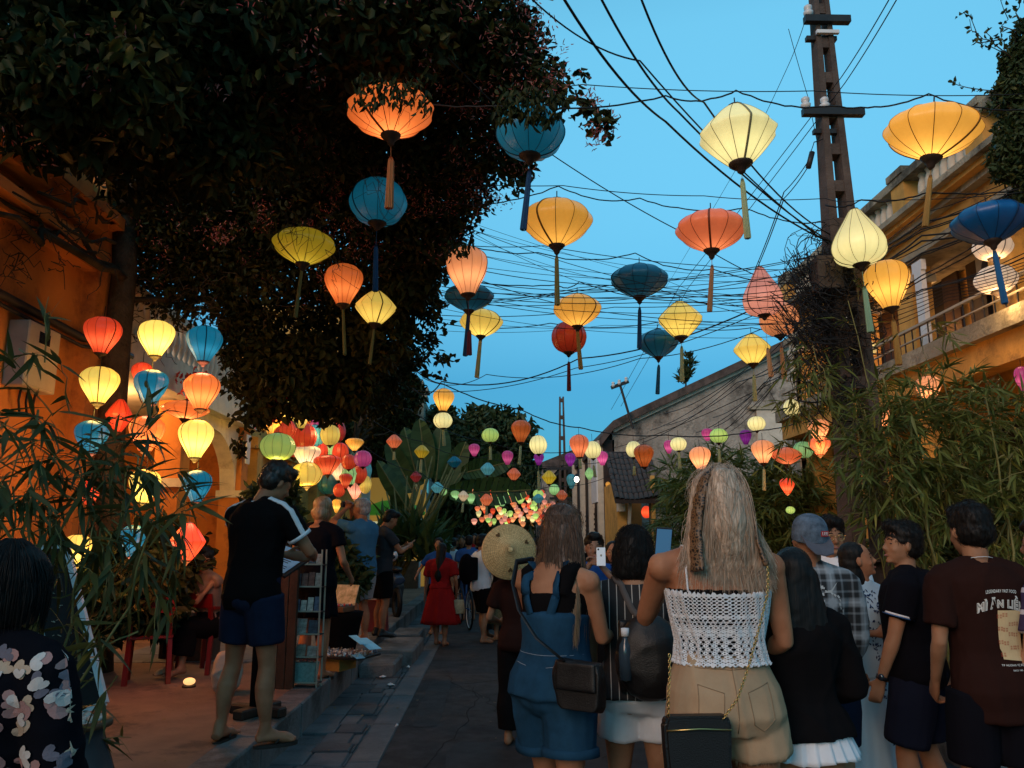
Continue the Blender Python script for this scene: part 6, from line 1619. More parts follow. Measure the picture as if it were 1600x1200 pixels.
off=Vector((.055,.012,0))
chain([Vector((-.10,-.20,.75)),Vector((-.10,-.21,.83)),Vector((-.09,-.20,.90)),Vector((-.085,-.185,.97))],bg,M['gold'])
chain([Vector((.09,-.225,.755)),Vector((.14,-.235,.82)),Vector((.19,-.215,.92)),Vector((.24,-.205,1.05)),Vector((.285,-.19,1.17)),Vector((.305,-.16,1.25)),Vector((.31,-.13,1.30)),Vector((.315,-.06,1.335))],bg,M['gold'])
# phone she holds up
ph=empty('phone',r_.location+Vector((-.120,.42,1.535)),R(0),'phone with blue screen held up left of the blonde woman','phone')
link('case',bevel_mesh(MB().box(-.036,.036,-.004,.004,-.075,.075).mesh('case'),.003),ph,M['iron']); MB().box(-.033,.033,-.0062,-.0042,-.068,.068).build('screen',emat('phone_screen',(.05,.16,.30),.35),ph)
ph.rotation_euler=(R(12),R(4),0)

# ================================================================== girl in denim overalls
D=3.9
r_=person('woman with long brown hair in blue denim overall shorts looking down at her phone',stand(862,D),R(-38))
f=Fig(1.74,'f',hand_l=(-.08,.38,1.10),pole_l=(-.5,-.4,-1),hand_r=(.10,.38,1.10),pole_r=(.4,-.7,-1),foot_l=(-.10,.12,.08),foot_r=(.12,-.10,.08),build=1.05,head=(-8,-14,0),lean=(0,.03))
bd=body(f,SKL(),r_,.010,(.5,.55)); H=f.H
tk=tank(f,M['black_cloth'],r_,.58,.755,.006)
b=MB(); f.torso(b,.49,.70,lambda z:.026 if z<.64 else .018); b.ell(f.hip+Vector((0,-.014*H,.487*H)),.105*H,.078*H,.05*H,12,8)
for k in 'lr': f.legtube(b,k,0,.62,lambda q:.026+.035*q)
ov=remesh(b,'overalls',M['denim'],r_,.010,3,.012,8,7)
cf=MB()
for k in 'lr':
    A,K=f.hj[k],f.kn[k]; ax=(K-A).normalized(); x=ax.cross(Vector((0,1,0))).normalized(); y=ax.cross(x)
    rr=[[A.lerp(K,t)+(x*math.cos(a*math.pi/12)+y*math.sin(a*math.pi/12))*(.0425*H*f.b**.5+ex) for a in range(24)] for t,ex in ((.55,.047),(.56,.054),(.64,.058),(.645,.048))]
    cf.rings(rr)
cf.build('cuff',M['denim'],ov,True)
seam(ov,[(-.06,0,.57*H),(-.13,0,.575*H)],ov,M['denim_light'],.002); seam(ov,[(.06,0,.57*H),(.13,0,.575*H)],ov,M['denim_light'],.002)
seam(ov,[(-.17,0,.60*H),(0,0,.598*H),(.17,0,.60*H)],ov,M['denim_light'],.002)
for sg in (-1,1):
    wrap_strap(f,tk,[f.spine(.70)+Vector((sg*.03*H,-.1,0)),f.spine(.77)+Vector((sg*.055*H,-.1,0)),f.spine(.80)+Vector((sg*.06*H,-.04,.03)),f.spine(.79)+Vector((sg*.055*H,.06,.03)),f.spine(.72)+Vector((sg*.05*H,.16,0))],.04,r_,M['denim'],'overall_strap',.012)
    bb=MB(); bb.box(-.02,.02,-.01,.01,-.02,.02)
c=f.headc(); Q=f.hm(); core=MB()
core.ell(c+Q@Vector((0,-.014*H,.022*H)),.050*H,.058*H,.051*H,16,10,Q)
core.rings([ering(c+Vector((0,-.016*H,.02*H)),.050*H,.052*H,n=16),ering(c+Vector((.0,-.028*H,-.04*H)),.054*H,.046*H,n=16),ering(c+Vector((0,-.048*H,-.10*H)),.066*H,.034*H,n=16),ering(c+Vector((.004*H,-.064*H,-.17*H)),.066*H,.024*H,n=16),ering(c+Vector((.01*H,-.070*H,-.23*H)),.05*H,.016*H,n=16),ering(c+Vector((.015*H,-.07*H,-.265*H)),.03*H,.010*H,n=16)])
hc=remesh(core,'hair',HBR,r_,.010,3,.003,50,2)
def fl2(rr,i):
    u=rr.uniform(-1,1); t=np.linspace(0,1,13)[:,None]; C=np.array(c); a=u*1.5; L=rr.uniform(.75,1.05)*(1.0)
    x=math.sin(a)*.052*H+np.sign(u)*abs(u)**.7*.022*H*np.sin(t*2.6)+.006*np.sin(t*7+u*8)+.014*H*t; y=-math.cos(a)*.060*H-.004*H-.030*H*t+(.012*H)*t*t*abs(u); z=.045*H-rr.uniform(0,.05)*H-.30*H*t*L
    return np.concatenate([x*np.ones_like(t),y*np.ones_like(t),z*np.ones_like(t)],1)+C+rr.normal(0,.005,3)[None]*t*2+np.cumsum(rr.normal(0,.0010,(13,3)),0)
strands(hc,HBR,None,fl2,2400,r=.0014,seed=8); fuzz(hc,700,.10,.0009,HBR,7,.5)
tipm=hairmat('light_brown_tips',(.16,.095,.05),(.36,.24,.14),130)
def fl2b(rr,i):
    u=rr.uniform(-1,1); t=np.linspace(0,1,10)[:,None]; C=np.array(c); s=rr.choice([-1,1],p=[.35,.65])
    x=s*(.045*H+.022*H*np.sin(t*2.2))+u*.016*H+.012*H*t+.005*np.sin(t*8+u*5); y=-.058*H-.026*H*t+rr.normal(0,.004); z=-.075*H-.22*H*t*rr.uniform(.7,1.05)
    return np.concatenate([x*np.ones_like(t),y*np.ones_like(t),z*np.ones_like(t)],1)+C+np.cumsum(rr.normal(0,.0015,(10,3)),0)
strands(hc,tipm,None,fl2b,900,r=.0015,seed=9,seg=10)
bgm=empty('crossbody_bag',r_.location,R(-38),'black crossbody bag on the hip of the woman in overalls','bag')
bo5=Vector((.15,.05,-.02)); bgm.location=r_.location+Matrix.Rotation(R(-38),3,'Z')@bo5
bb=MB(); bb.rings([[Vector((.10+x*sx,-.215+y,z)) for x,y in ((-.11,-.035),(.11,-.035),(.12,0),(.11,.035),(-.11,.035),(-.12,0))] for z,sx in ((.86,.80),(.88,.95),(1.0,1.05),(1.06,.92))])
remesh(bb,'case',M['leather'],bgm,.010,4,.008,14,3)
bb=MB(); bb.box(0,.20,-.262,-.248,.94,1.062); remesh(bb,'flap',M['leather'],bgm,.008,3,.004,16,4)
pts=[Vector(q)-bo5 for q in ((.20,-.21,1.04),(.08,-.245,1.13),(-.03,-.225,1.24),(-.11,-.165,1.35),(-.155,-.07,1.45),(-.14,.03,1.46),(-.08,.12,1.38))]
MB().tube(pts,[.016]*7,6,flat=.3).build('strap',M['leather'],bgm,True)
ph=empty('phone',r_.location+Matrix.Rotation(R(-38),3,'Z')@Vector((.02,.46,1.10)),R(-38),'small phone in the hands of the woman in overalls','phone')
link('case',bevel_mesh(MB().box(-.035,.035,-.07,.07,-.004,.004).mesh('case'),.003),ph,M['iron']); ph.rotation_euler=(R(35),0,R(-38))
MB().box(-.032,.032,-.066,.066,.0042,.0056).build('screen',emat('pale_phone_screen',(.5,.7,.9),.7),ph)

# ================================================================== black bob woman with striped top
D=4.1
r_=person('woman with black bob in a black striped sleeveless top and white shorts',stand(990,D),R(-8))
f=Fig(1.63,'f',hand_l=(-.235,.10,.74),pole_l=(-1,-.6,0),hand_r=(.2,.22,1.0),pole_r=(1,-.6,-.3),foot_l=(-.11,.02,.075),foot_r=(.11,-.03,.075),build=1.12,head=(-10,-4,0))
body(f,SKA(),r_,.010,(.5,.5)); H=f.H
ms,t_,b_=NT('pinstripe'); tc=t_.nodes.new('ShaderNodeTexCoord'); wv=t_.nodes.new('ShaderNodeTexWave'); wv.bands_direction='X'; wv.inputs['Scale'].default_value=8.5; wv.inputs['Distortion'].default_value=.6; wv.inputs['Detail Scale'].default_value=.4; t_.links.new(tc.outputs['Object'],wv.inputs['Vector'])
cr=t_.nodes.new('ShaderNodeValToRGB'); cr.color_ramp.elements[0].position=.955; cr.color_ramp.elements[0].color=(.012,.011,.012,1); cr.color_ramp.elements[1].position=.985; cr.color_ramp.elements[1].color=(.42,.38,.34,1); t_.links.new(wv.outputs[0],cr.inputs[0]); t_.links.new(cr.outputs[0],b_.inputs['Base Color']); b_.inputs['Roughness'].default_value=.85
tp=shirt(f,ms,r_,.50,.825,.014,0,vox=.010,fold=.012,name='top',flare=.02)
b=MB(); 
shorts(f,M['whitecloth'],r_,.50,.58,.010,.014,fl=.035,fold=.013)
c=f.headc();Q=f.hm();b=MB(); b.ell(c+Q@Vector((0,-.012*H,.016*H)),.056*H,.062*H,.056*H,16,10,Q)
b.rings([ering(c+Q@Vector((0,-.016*H,.01*H)),.058*H,.060*H,n=16),ering(c+Q@Vector((0,-.022*H,-.04*H)),.064*H,.052*H,n=16),ering(c+Q@Vector((0,-.028*H,-.075*H)),.060*H,.040*H,n=16),ering(c+Q@Vector((0,-.03*H,-.088*H)),.045*H,.028*H,n=16)])
hh=remesh(b,'hair',HB,r_,.009,2,.004,45,4); fuzz(hh,1500,.08,.0011,HB,8,.3)
bp=empty('backpack',r_.location,R(-8),'soft black backpack with bottle on the bob haired woman','backpack')
b=MB(); b.ell((.05,-.24,1.02),.16,.09,.20,14,10); b.box(-.09,.19,-.20,-.14,.86,1.18); pk=remesh(b,'bag',M['leather'],bp,.012,3,.01,12,6)
bo_=MB().lathe([(.001,-.01),(.03,0),(.032,.12),(.028,.15),(.013,.175),(.013,.19)],14,(-.06,-.29,.93)).build('bottle',mat('bottle_plastic',(.03,.05,.07),.15,.1,3,0,spec=.7),bp,True); MB().lathe([(.018,.19),(.019,.225),(.0,.227)],12,(-.06,-.29,.93)).build('cap',M['whitecloth'],bp,True)
wrap_strap(f,tp,[f.spine(.66)+Vector((.09,-.2,0)),f.spine(.76)+Vector((-.02,-.2,0)),f.spine(.81)+Vector((-.09,-.1,.05)),f.spine(.79)+Vector((-.10,.08,.05))],.03,bp,cloth('grey_strap',(.10,.085,.08)),'strap',.008)
# plastic cup bag in her hand
cup=empty('plastic_cup',r_.location+Vector((-.26,.10,.53)),0,'clear plastic cup in a hanging bag beside white shorts','cup')
mg,t_,b_=NT('clear_plastic'); b_.inputs['Base Color'].default_value=(.6,.6,.6,1); b_.inputs['Roughness'].default_value=.12; b_.inputs['Alpha'].default_value=.38
MB().lathe([(.030,-.02),(.034,0),(.043,.15),(.045,.155)],16).build('cup',mg,cup,True); MB().lathe([(.028,-.015),(.033,.04)],12).build('drink',mat('milky_drink',(.35,.28,.2),.4),cup,True); MB().lathe([(.05,.155),(.048,.165),(.03,.19)],16).build('lid',mg,cup,True)
MB().tube([(-.04,0,.16),(-.01,-.02,.27),(.0,-.02,.30)],.003,4).build('handle',mg,cup)

# ================================================================== short girl in black, white pleated skirt
D=3.4
r_=person('short person in an oversized black top with white pleated skirt, hair black and long',stand(1236,D),R(8))
f=Fig(1.53,'f',hand_l=(-.13,.22,.92),hand_r=(.14,.22,.92),pole_l=(-.5,-.4,-1),pole_r=(.5,-.4,-1),foot_l=(-.10,.02,.07),foot_r=(.10,-.02,.07),build=1.0,head=(-10,6,0))
body(f,SKT(),r_,.011); H=f.H
sh_=shirt(f,M['black_cloth'],r_,.515,.822,.034,1.75,.018,.011,.02,'top',flare=.015,seed=9)
skirt(f,M['whitecloth'],r_,.555*H,.465*H,.150,.215,pleats=22,amp=.013,name='skirt')
c=f.headc();Q=f.hm();b=MB(); b.ell(c+Q@Vector((0,-.012*H,.02*H)),.052*H,.060*H,.054*H,16,10,Q)
b.rings([ering(c+Vector((0,-.02*H,.01*H)),.054*H,.054*H,n=16),ering(c+Vector((0,-.035*H,-.08*H)),.064*H,.045*H,n=16),ering(c+Vector((0,-.050*H,-.15*H)),.070*H,.03*H,n=16),ering(c+Vector((0,-.058*H,-.19*H)),.05*H,.018*H,n=16)])
remesh(b,'hair',HB,r_,.010,2,.005,45,7)

# ================================================================== man in cap and plaid
D=4.3
r_=person('man in faded blue cap and black plaid shirt with white print on the back',stand(1262,D),R(-12))
f=Fig(1.70,'m',hand_l=(-.17,.16,.88),hand_r=(.17,.20,.88),foot_l=(-.12,.02,.075),foot_r=(.12,-.02,.075),build=.88,head=(20,10,0))
body(f,SKA(),r_,.012); H=f.H
mp_,t_,b_=NT('plaid'); tc=t_.nodes.new('ShaderNodeTexCoord'); outs=[]
for dr_ in ('X','Z'):
    for sc2,pos in ((1.9,.90),(5.7,.97)):
        wv=t_.nodes.new('ShaderNodeTexWave'); wv.bands_direction=dr_; wv.inputs['Scale'].default_value=sc2; t_.links.new(tc.outputs['Object'],wv.inputs['Vector']); cr=t_.nodes.new('ShaderNodeValToRGB'); cr.color_ramp.elements[0].position=pos-.15; cr.color_ramp.elements[1].position=pos+.02; cr.color_ramp.elements[1].color=(.5,.5,.5,1) if sc2<3 else (.28,.28,.28,1); t_.links.new(wv.outputs[0],cr.inputs[0]); outs.append(cr.outputs[0])
acc=outs[0]
for o_ in outs[1:]:
    mx=t_.nodes.new('ShaderNodeMix'); mx.data_type='RGBA'; mx.blend_type='ADD'; mx.inputs[0].default_value=1; t_.links.new(acc,mx.inputs[6]); t_.links.new(o_,mx.inputs[7]); acc=mx.outputs[2]
mx=t_.nodes.new('ShaderNodeMix'); mx.data_type='RGBA'; mx.inputs[6].default_value=(.012,.013,.015,1); mx.inputs[7].default_value=(.30,.33,.36,1); t_.links.new(acc,mx.inputs[0]); t_.links.new(mx.outputs[2],b_.inputs['Base Color']); b_.inputs['Roughness'].default_value=.9
sh_=shirt(f,mp_,r_,.46,.828,.018,1.6,.012,.011,.014,flare=.01,seed=12)
shorts(f,M['navy_cloth'],r_,.8)
pr=MB(); zc=.70*H
pr.tube([(.02,0,zc+.14),(.025,0,zc+.02),(.03,0,zc-.06)],[.008,.014,.006],6)
for i in range(7): pr.box(.005+i*.002,.04+i*.002,-.001,.001,zc+.12-i*.035,zc+.135-i*.035)
pr.v=[(x,0,z) for x,y,z in pr.v]
pr.add([(.0,0,zc-.05),(.06,0,zc-.05),(.07,0,zc-.09),(.045,0,zc-.12),(.035,0,zc-.19),(.025,0,zc-.12),(-.01,0,zc-.09)],[tuple(range(7))])
for a0 in range(40):
    a1=a0/40*2*math.pi; 
    if .35<(a0/40)<.40: continue
    rr1=.115+rnd.uniform(-.008,.008); wd=rnd.uniform(.005,.012); p=lambda a,r: (.03+math.cos(a)*r*.85,0,zc+.0+math.sin(a)*r)
    pr.add([p(a1,rr1),p(a1+.13,rr1),p(a1+.13,rr1+wd),p(a1,rr1+wd)],[(0,1,2,3)])
for sg in (-1,1): pr.add([(.03+sg*.01,0,zc+.10),(.03+sg*.05,0,zc+.115),(.03+sg*.085,0,zc+.155),(.03+sg*.05,0,zc+.10)],[(0,1,2,3)])
back_decal(sh_,pr,'back_print',cloth('print_white',(.45,.46,.46)),sh_)
# cap
c=f.headc();Q=f.hm(); b=MB(); b.ell(c+Q@Vector((0,-.006*H,.030*H)),.051*H,.060*H,.046*H,18,10,Q); b.rings([ering(c+Q@Vector((0,-.006*H,z*H)),.052*H*s_,.061*H*s_,Q@Vector((1,0,0)),Q@Vector((0,1,0)),18,2) for z,s_ in ((-.012,1.0),(.0,1.01),(.03,1.0))])
cp=empty('cap',r_.location,R(-12),'faded blue baseball cap with small red patch','cap')
cm=mat('faded_denim_cap',(.10,.14,.19),.9,.5,24,.4,300,.1)
remesh(b,'crown',cm,cp,.008,2); b=MB()
b.rings([[c+Q@Vector((x*H,y*H,(.006+(y+.04)*.75+o_)*H)) for x,y in ((.046,-.035),(.044,-.070),(.030,-.094),(0,-.102),(-.030,-.094),(-.044,-.070),(-.046,-.035),(0,-.05))] for o_ in (0,.004)]); b.build('peak',mat('grey_peak',(.09,.09,.11),.9,.2,20),cp)
b=MB(); b.box(-.024,.024,-.001,.001,-.014,.014); o=b.build('patch',mat('red_patch',(.45,.03,.03),.8),cp); o.location=c+Q@Vector((.016*H,-.0655*H,.022*H)); o.rotation_euler=(Q.to_euler().x,0,Q.to_euler().z+.25)
def text_mesh(s,size,name='text',ext=.0006,bold=0):
    cu=bpy.data.curves.new(name,'FONT'); cu.body=s; cu.size=size; cu.align_x='CENTER'; cu.align_y='CENTER'; cu.extrude=ext; cu.space_character=1.14; cu.offset=bold; cu.resolution_u=2
    ob=bpy.data.objects.new(name,cu); COL.objects.link(ob); me=bpy.data.meshes.new_from_object(ob.evaluated_get(bpy.context.evaluated_depsgraph_get())); bpy.data.objects.remove(ob); me.materials.clear(); return me
tm=text_mesh('LEE',.024,'lettering',.001); to=link('lettering',tm,o,M['whitecloth']); to.rotation_euler=(R(90),0,0); to.location=(0,-.002,0)
# ================================================================== man with glasses
r_=person('man with round gold glasses and white collar smiling to the right',stand(1298,5.6),R(180-30))
f=Fig(1.72,'m',head=(25,-6,0),build=.84)
body(f,SKA(),r_,.008,face=True); face_parts(f,r_,True); fuzz(hair_short(f,HB,r_,vol=1.06),700,.04,.0012,HB)
shirt(f,M['whitecloth'],r_,.48,.835,.014,1.4); shorts(f,M['navy_cloth'],r_,1.8,name='trousers')
# ================================================================== woman in ao dai
r_=person('woman in pale blue long tunic dress with dark blue branch pattern',stand(1340,5.0),R(205))
f=Fig(1.56,'f',hand_l=(-.10,.15,1.02),pole_l=(-1,-.3,-.5),hand_r=(.2,.1,.85),head=(-32,10,0),foot_l=(-.08,.02,.07),foot_r=(.08,.02,.07))
f=Fig(1.56,'f',hand_r=(.10,.17,1.02),pole_r=(1,-.3,-.5),hand_l=(-.2,.1,.85),head=(48,12,0))
body(f,SKL(),r_,.008); face_parts(f,r_); H=f.H
ma,t_,b_=NT('ao_dai_cloth'); b_.inputs['Base Color'].default_value=(.46,.60,.70,1); b_.inputs['Roughness'].default_value=.6
t1=shirt(f,ma,r_,.48,.842,.008,1.7,.006,.009,.005,'tunic',seed=4)
sk=skirt(f,ma,r_,.60*H,.10*H,.135,.22,amp=.012,name='tunic_panel',ov=.65)
skirt(f,M['whitecloth'],r_,.5*H,.03*H,.11,.19,amp=.015,name='trousers',ov=.6)
br=MB()
for k in range(150):
    t=rnd.random()**1.3; z=(.80-.55*t)*H; x=.05-.07*t+rnd.gauss(0,.035 if t<.4 else .016); a=rnd.uniform(0,6.28); l_=rnd.uniform(.012,.028)
    br.add([(x,0,z),(x+math.cos(a)*l_*.5+math.sin(a)*.005,0,z+math.sin(a)*l_*.5-math.cos(a)*.005),(x+math.cos(a)*l_,0,z+math.sin(a)*l_),(x+math.cos(a)*l_*.5-math.sin(a)*.005,0,z+math.sin(a)*l_*.5+math.cos(a)*.005)],[(0,1,2,3)])
cmb=MB(); 
# the print lies on tunic and panel together
b2=bmesh.new(); b2.from_mesh(t1.data); b2.from_mesh(sk.data); tmp=bpy.data.meshes.new('t'); b2.to_mesh(tmp); b2.free()
class _T: pass
tt=_T(); tt.data=tmp
o=back_decal(tt,br,'branch_print',cloth('print_navy',(.015,.035,.11)),r_,frm=Vector((0,1,0)),off=.004); o['kind']='stuff'
c=f.headc();Q=f.hm();b=MB(); b.ell(c+Q@Vector((0,-.016*H,.020*H)),.051*H,.054*H,.052*H,16,10,Q); b.ell(c+Q@Vector((0,-.03*H,-.01*H)),.050*H,.046*H,.05*H,16,10,Q)
b.tube([c+Q@Vector((0,-.03*H,-.02*H)),c+Q@Vector((0,-.045*H,-.09*H)),c+Q@Vector((0,-.06*H,-.2*H))],[.045*H,.05*H,.02*H],12); remesh(b,'hair',HB,r_,.009,2,.004,45,4)
# ================================================================== man in black tee, profile
r_=person('man in black t-shirt with blue banded sleeves and navy shorts in profile',stand(1413,4.6),R(58))
f=Fig(1.66,'m',hand_l=(-.24,.16,.80),pole_l=(-.8,-1,0),hand_r=(.22,.10,.84),foot_l=(-.12,.10,.075),foot_r=(.12,-.06,.075),build=1.12,head=(32,4,0))
body(f,SKA(),r_,.009,(.9,.9)); face_parts(f,r_); fuzz(hair_short(f,HB,r_,vol=1.05),1000,.045,.0012,HB,3,.6); H=f.H
sh_=shirt(f,M['blacknavy'],r_,.47,.832,.026,.62,.014,.010,.012,seed=21)
for k in 'lr':
    b=MB(); A,E=f.sh[k],f.el[k]; ax=(E-A).normalized(); x=ax.cross(Vector((0,1,0))).normalized(); y=ax.cross(x)
    for t,mm,wd in ((.585,'whitecloth',.010),(.612,'blue_cloth',.006)):
        b=MB().rings([[A.lerp(E,t)+ax*o_+(x*math.cos(a*math.pi/12)+y*math.sin(a*math.pi/12))*(.0262*H*f.b**.5+.034) for a in range(24)] for o_ in (-wd/2,wd/2)],False); q=b.build('sleeve_band',M[mm],sh_,True); q.modifiers.new('s','SOLIDIFY').thickness=.002
shorts(f,M['navy_cloth'],r_,.92,.60,.02,.024,fl=.03)
wt=empty('wristwatch',r_.location,R(58),'dark wristwatch on the man in black t-shirt','watch'); A,E=f.el['l'],f.hd['l']; ax=(E-A).normalized(); x=ax.orthogonal().normalized(); y=ax.cross(x)
MB().rings([[A.lerp(E,.92)+ax*o_+(x*math.cos(a*math.pi/8)+y*math.sin(a*math.pi/8))*(.0265*f.b) for a in range(16)] for o_ in (-.010,.010)]).build('strap',M['leather'],wt,True); MB().ell(A.lerp(E,.92)+Vector((-.026,0,.004)),.008,.018,.018,10,6).build('dial',M['glass'],wt,True)
# ================================================================== man in brown tee with back print
r_=person('man in dark brown t-shirt with noodle pack print seen from behind at right',stand(1524,3.9),R(-2))
f=Fig(1.735,'m',hand_l=(-.19,.14,.88),pole_l=(-.5,-1,-.5),hand_r=(.19,.14,.88),pole_r=(.7,-1,0),foot_l=(-.13,.0,.075),foot_r=(.13,.0,.075),build=.88,head=(6,-4,0))
body(f,SKA(),r_,.009,(.8,.8)); fuzz(hair_short(f,HB,r_,vol=1.03,low=.03),1400,.035,.0011,HB,4,.6); H=f.H
sh_=shirt(f,M['brown_cloth'],r_,.425,.828,.024,.75,.014,.010,.013,seed=31,flare=.006)
shorts(f,M['blacknavy'],r_,.80,.50,.004,.02,fl=.03)
def print_text(s,x,z,w_,h_,m,size=.05,arc=0,bold=.001,name='lettering'):
    me=text_mesh(s,size,name,0.0,bold); xs=[v.co.x for v in me.vertices]; ys=[v.co.y for v in me.vertices]; sx=w_/(max(xs)-min(xs)); sy=h_/(max(ys)-min(ys)); cy=(max(ys)+min(ys))/2; cx=(max(xs)+min(xs))/2
    b=MB(); b.v=[]; 
    for v in me.vertices:
        X=(v.co.x-cx)*sx; Z=(v.co.y-cy)*sy*(1+ (1.2 if arc else 0)*abs(X)*2); b.v.append((x+X,0,z+Z-arc*X*X))
    b.f=[tuple(p.vertices) for p in me.polygons]; return back_decal(sh_,b,name,m,sh_,off=.0055)
pc=cloth('print_cream',(.60,.52,.40)); po=cloth('print_outline',(.62,.60,.56)); pb=cloth('print_brown',(.030,.014,.011)); prd=cloth('print_red',(.40,.07,.04)); ptan=cloth('print_tan',(.62,.44,.24))
X0=.02; Z0=.745*H
print_text('LEGENDARY FAST FOOD',X0,Z0+.030,.150,.014,po,arc=1.0)
print_text('MÌ ĂN LIỀN',X0,Z0-.018,.225,.056,po,arc=1.6,bold=.0035)
print_text('MÌ ĂN LIỀN',X0,Z0-.018,.222,.052,pb,arc=1.6,bold=-.0015).data.vertices.foreach_get
for o_ in [c_ for c_ in sh_.children if c_.name.startswith('lettering')][2:3]:
    for v in o_.data.vertices: v.co.y-=.0012
g=MB(); nx,nz=8,14; xa,xb,za,zb=X0-.022,X0+.098,Z0-.275,Z0-.058
for i in range(nx+1):
    for j in range(nz+1): g.v.append((xa+(xb-xa)*i/nx+ (.008 if j<3 else 0),0,za+(zb-za)*j/nz-(.012*i/nx if j<2 else 0)))
for i in range(nx):
    for j in range(nz): g.f.append((i*(nz+1)+j,(i+1)*(nz+1)+j,(i+1)*(nz+1)+j+1,i*(nz+1)+j+1))
back_decal(sh_,g,'printed_block',ptan,sh_,off=.0045)
g=MB()
for cx_,cz_ in ((.006,-.085),(.032,-.078),(.062,-.12),(.088,-.118),(.010,-.14),(.034,-.145),(.06,-.165),(.086,-.168),(.008,-.20),(.034,-.205),(.064,-.225),(.088,-.225),(.012,-.255)):
    for dx in (-.007,.007):
        for dz in (-.005,.005):
            for q in range(2): g.box(X0-.022+cx_+dx-.0045,X0-.022+cx_+dx+.0045,0,0,Z0+cz_+dz-.0035+q*.004,Z0+cz_+dz-.0015+q*.004)
g.v=[(x,0,z) for x,y,z in g.v]; g.f=g.f[0::6]+g.f[2::6]
g2=MB(); 
for i in range(0,len(g.v),8):
    v=g.v[i:i+8]; g2.add([v[0],v[1],v[5],v[4]],[(0,1,2,3)])
back_decal(sh_,g2,'red_characters',prd,sh_,off=.0058)
print_text('TP HƯƠNG VỊ ĐỘC',X0+.03,Z0-.300,.120,.014,po,arc=0); print_text('SINCE 1985',X0+.04,Z0-.322,.05,.007,po)
MB().tube([f.spine(.838)+Vector((math.cos(a*math.pi/8)*.068,math.sin(a*math.pi/8)*.062+.0,.004+.018*(-math.sin(a*math.pi/8)))) for a in range(17)],.0018,5,False).build('necklace',M['porcelain'],r_,True)
# ================================================================== man at the right edge, striped jersey
r_=person('man in purple and white striped jersey cut by the right picture edge',stand(1640,3.9),R(35))
f=Fig(1.66,'m',build=1.05,hand_l=(-.22,.2,.85)); body(f,SKA(),r_,.012); face_parts(f,r_); hair_short(f,HB,r_)
mj,t_,b_=NT('jersey'); tc=t_.nodes.new('ShaderNodeTexCoord'); wv=t_.nodes.new('ShaderNodeTexWave'); wv.bands_direction='Z'; wv.inputs['Scale'].default_value=3.2; t_.links.new(tc.outputs['Object'],wv.inputs['Vector']); cr=t_.nodes.new('ShaderNodeValToRGB'); cr.color_ramp.interpolation='CONSTANT'; cr.color_ramp.elements[0].color=(.035,.02,.07,1); cr.color_ramp.elements[1].position=.88; cr.color_ramp.elements[1].color=(.55,.52,.58,1); t_.links.new(wv.outputs[0],cr.inputs[0]); t_.links.new(cr.outputs[0],b_.inputs['Base Color']); b_.inputs['Roughness'].default_value=.8
shirt(f,mj,r_,.47,.832,.026,.7); shorts(f,M['black_cloth'],r_,.9)
MB_t=None
# ================================================================== filming man in blue shirt
r_=person('man in blue shirt filming with a white phone held before his face',stand(928,6.9),R(176))
f=Fig(1.62,'m',hand_r=(-.03,.30,1.385),pole_r=(1,-.2,-1),hand_l=(-.07,.29,1.36),pole_l=(-1,-.2,-1),build=1.05)
f=Fig(1.62,'m',hand_r=(.05,.27,1.36),pole_r=(1,-.2,-1),hand_l=(-.04,.27,1.35),pole_l=(-1,-.2,-1),build=1.05)
body(f,SKD(),r_,.008,(.9,.9)); face_parts(f,r_); hair_short(f,HB,r_,vol=1.04); shirt(f,M['royal_cloth'],r_,.48,.832,.02,.7); shorts(f,M['black_cloth'],r_,1.8,name='trousers')
ph=empty('phone',r_.location+Vector((0.01,-.36,1.425)),0,'white phone held by the man in blue shirt','phone'); link('case',bevel_mesh(MB().box(-.036,.036,-.004,.004,-.072,.072).mesh('case'),.003),ph,emat('phone_white_glow',(.8,.8,.82),.15)); MB().ell((-.022,-.006,.058),.008,.003,.008,8,5).build('camera_lens',M['glass'],ph,True)  # faint glow put into the white case
MB().ell((0,-.0055,.01),.008,.001,.009,8,5).build('emblem',M['box'],ph,True)
# two women behind him
r_=person('woman in light blue covering her mouth with a hand behind the filming man',stand(958,8.2),R(168)); f=Fig(1.56,'f',hand_r=(.0,.12,1.33),pole_r=(1,0,-1),build=1.05); body(f,SKL(),r_,.011,(.5,.4)); face_parts(f,r_,True); shirt(f,M['royal_cloth'],r_,.48,.84,.018,1.6)
c=f.headc();H=f.H;b=MB(); b.ell(c+Vector((0,-.014*H,.016*H)),.055*H,.060*H,.056*H,14,9); b.tube([c+Vector((0,-.03*H,0)),c+Vector((0,-.03*H,-.09*H))],[.052*H,.06*H],12); remesh(b,'hair',HB,r_,.011,2); skirt(f,M['navy_cloth'],r_,.6*H,.3*H,.14,.22)
r_=person('woman with glasses and dark hair farther behind beside the black bob',stand(978,9.0),R(170)); f=Fig(1.55,'f'); body(f,SKA(),r_,.012); face_parts(f,r_,True); hair_short(f,HB,r_,low=.06); shirt(f,M['blue_cloth'],r_,.48,.83,.018,.7); shorts(f,M['black_cloth'],r_,1.8,name='trousers')
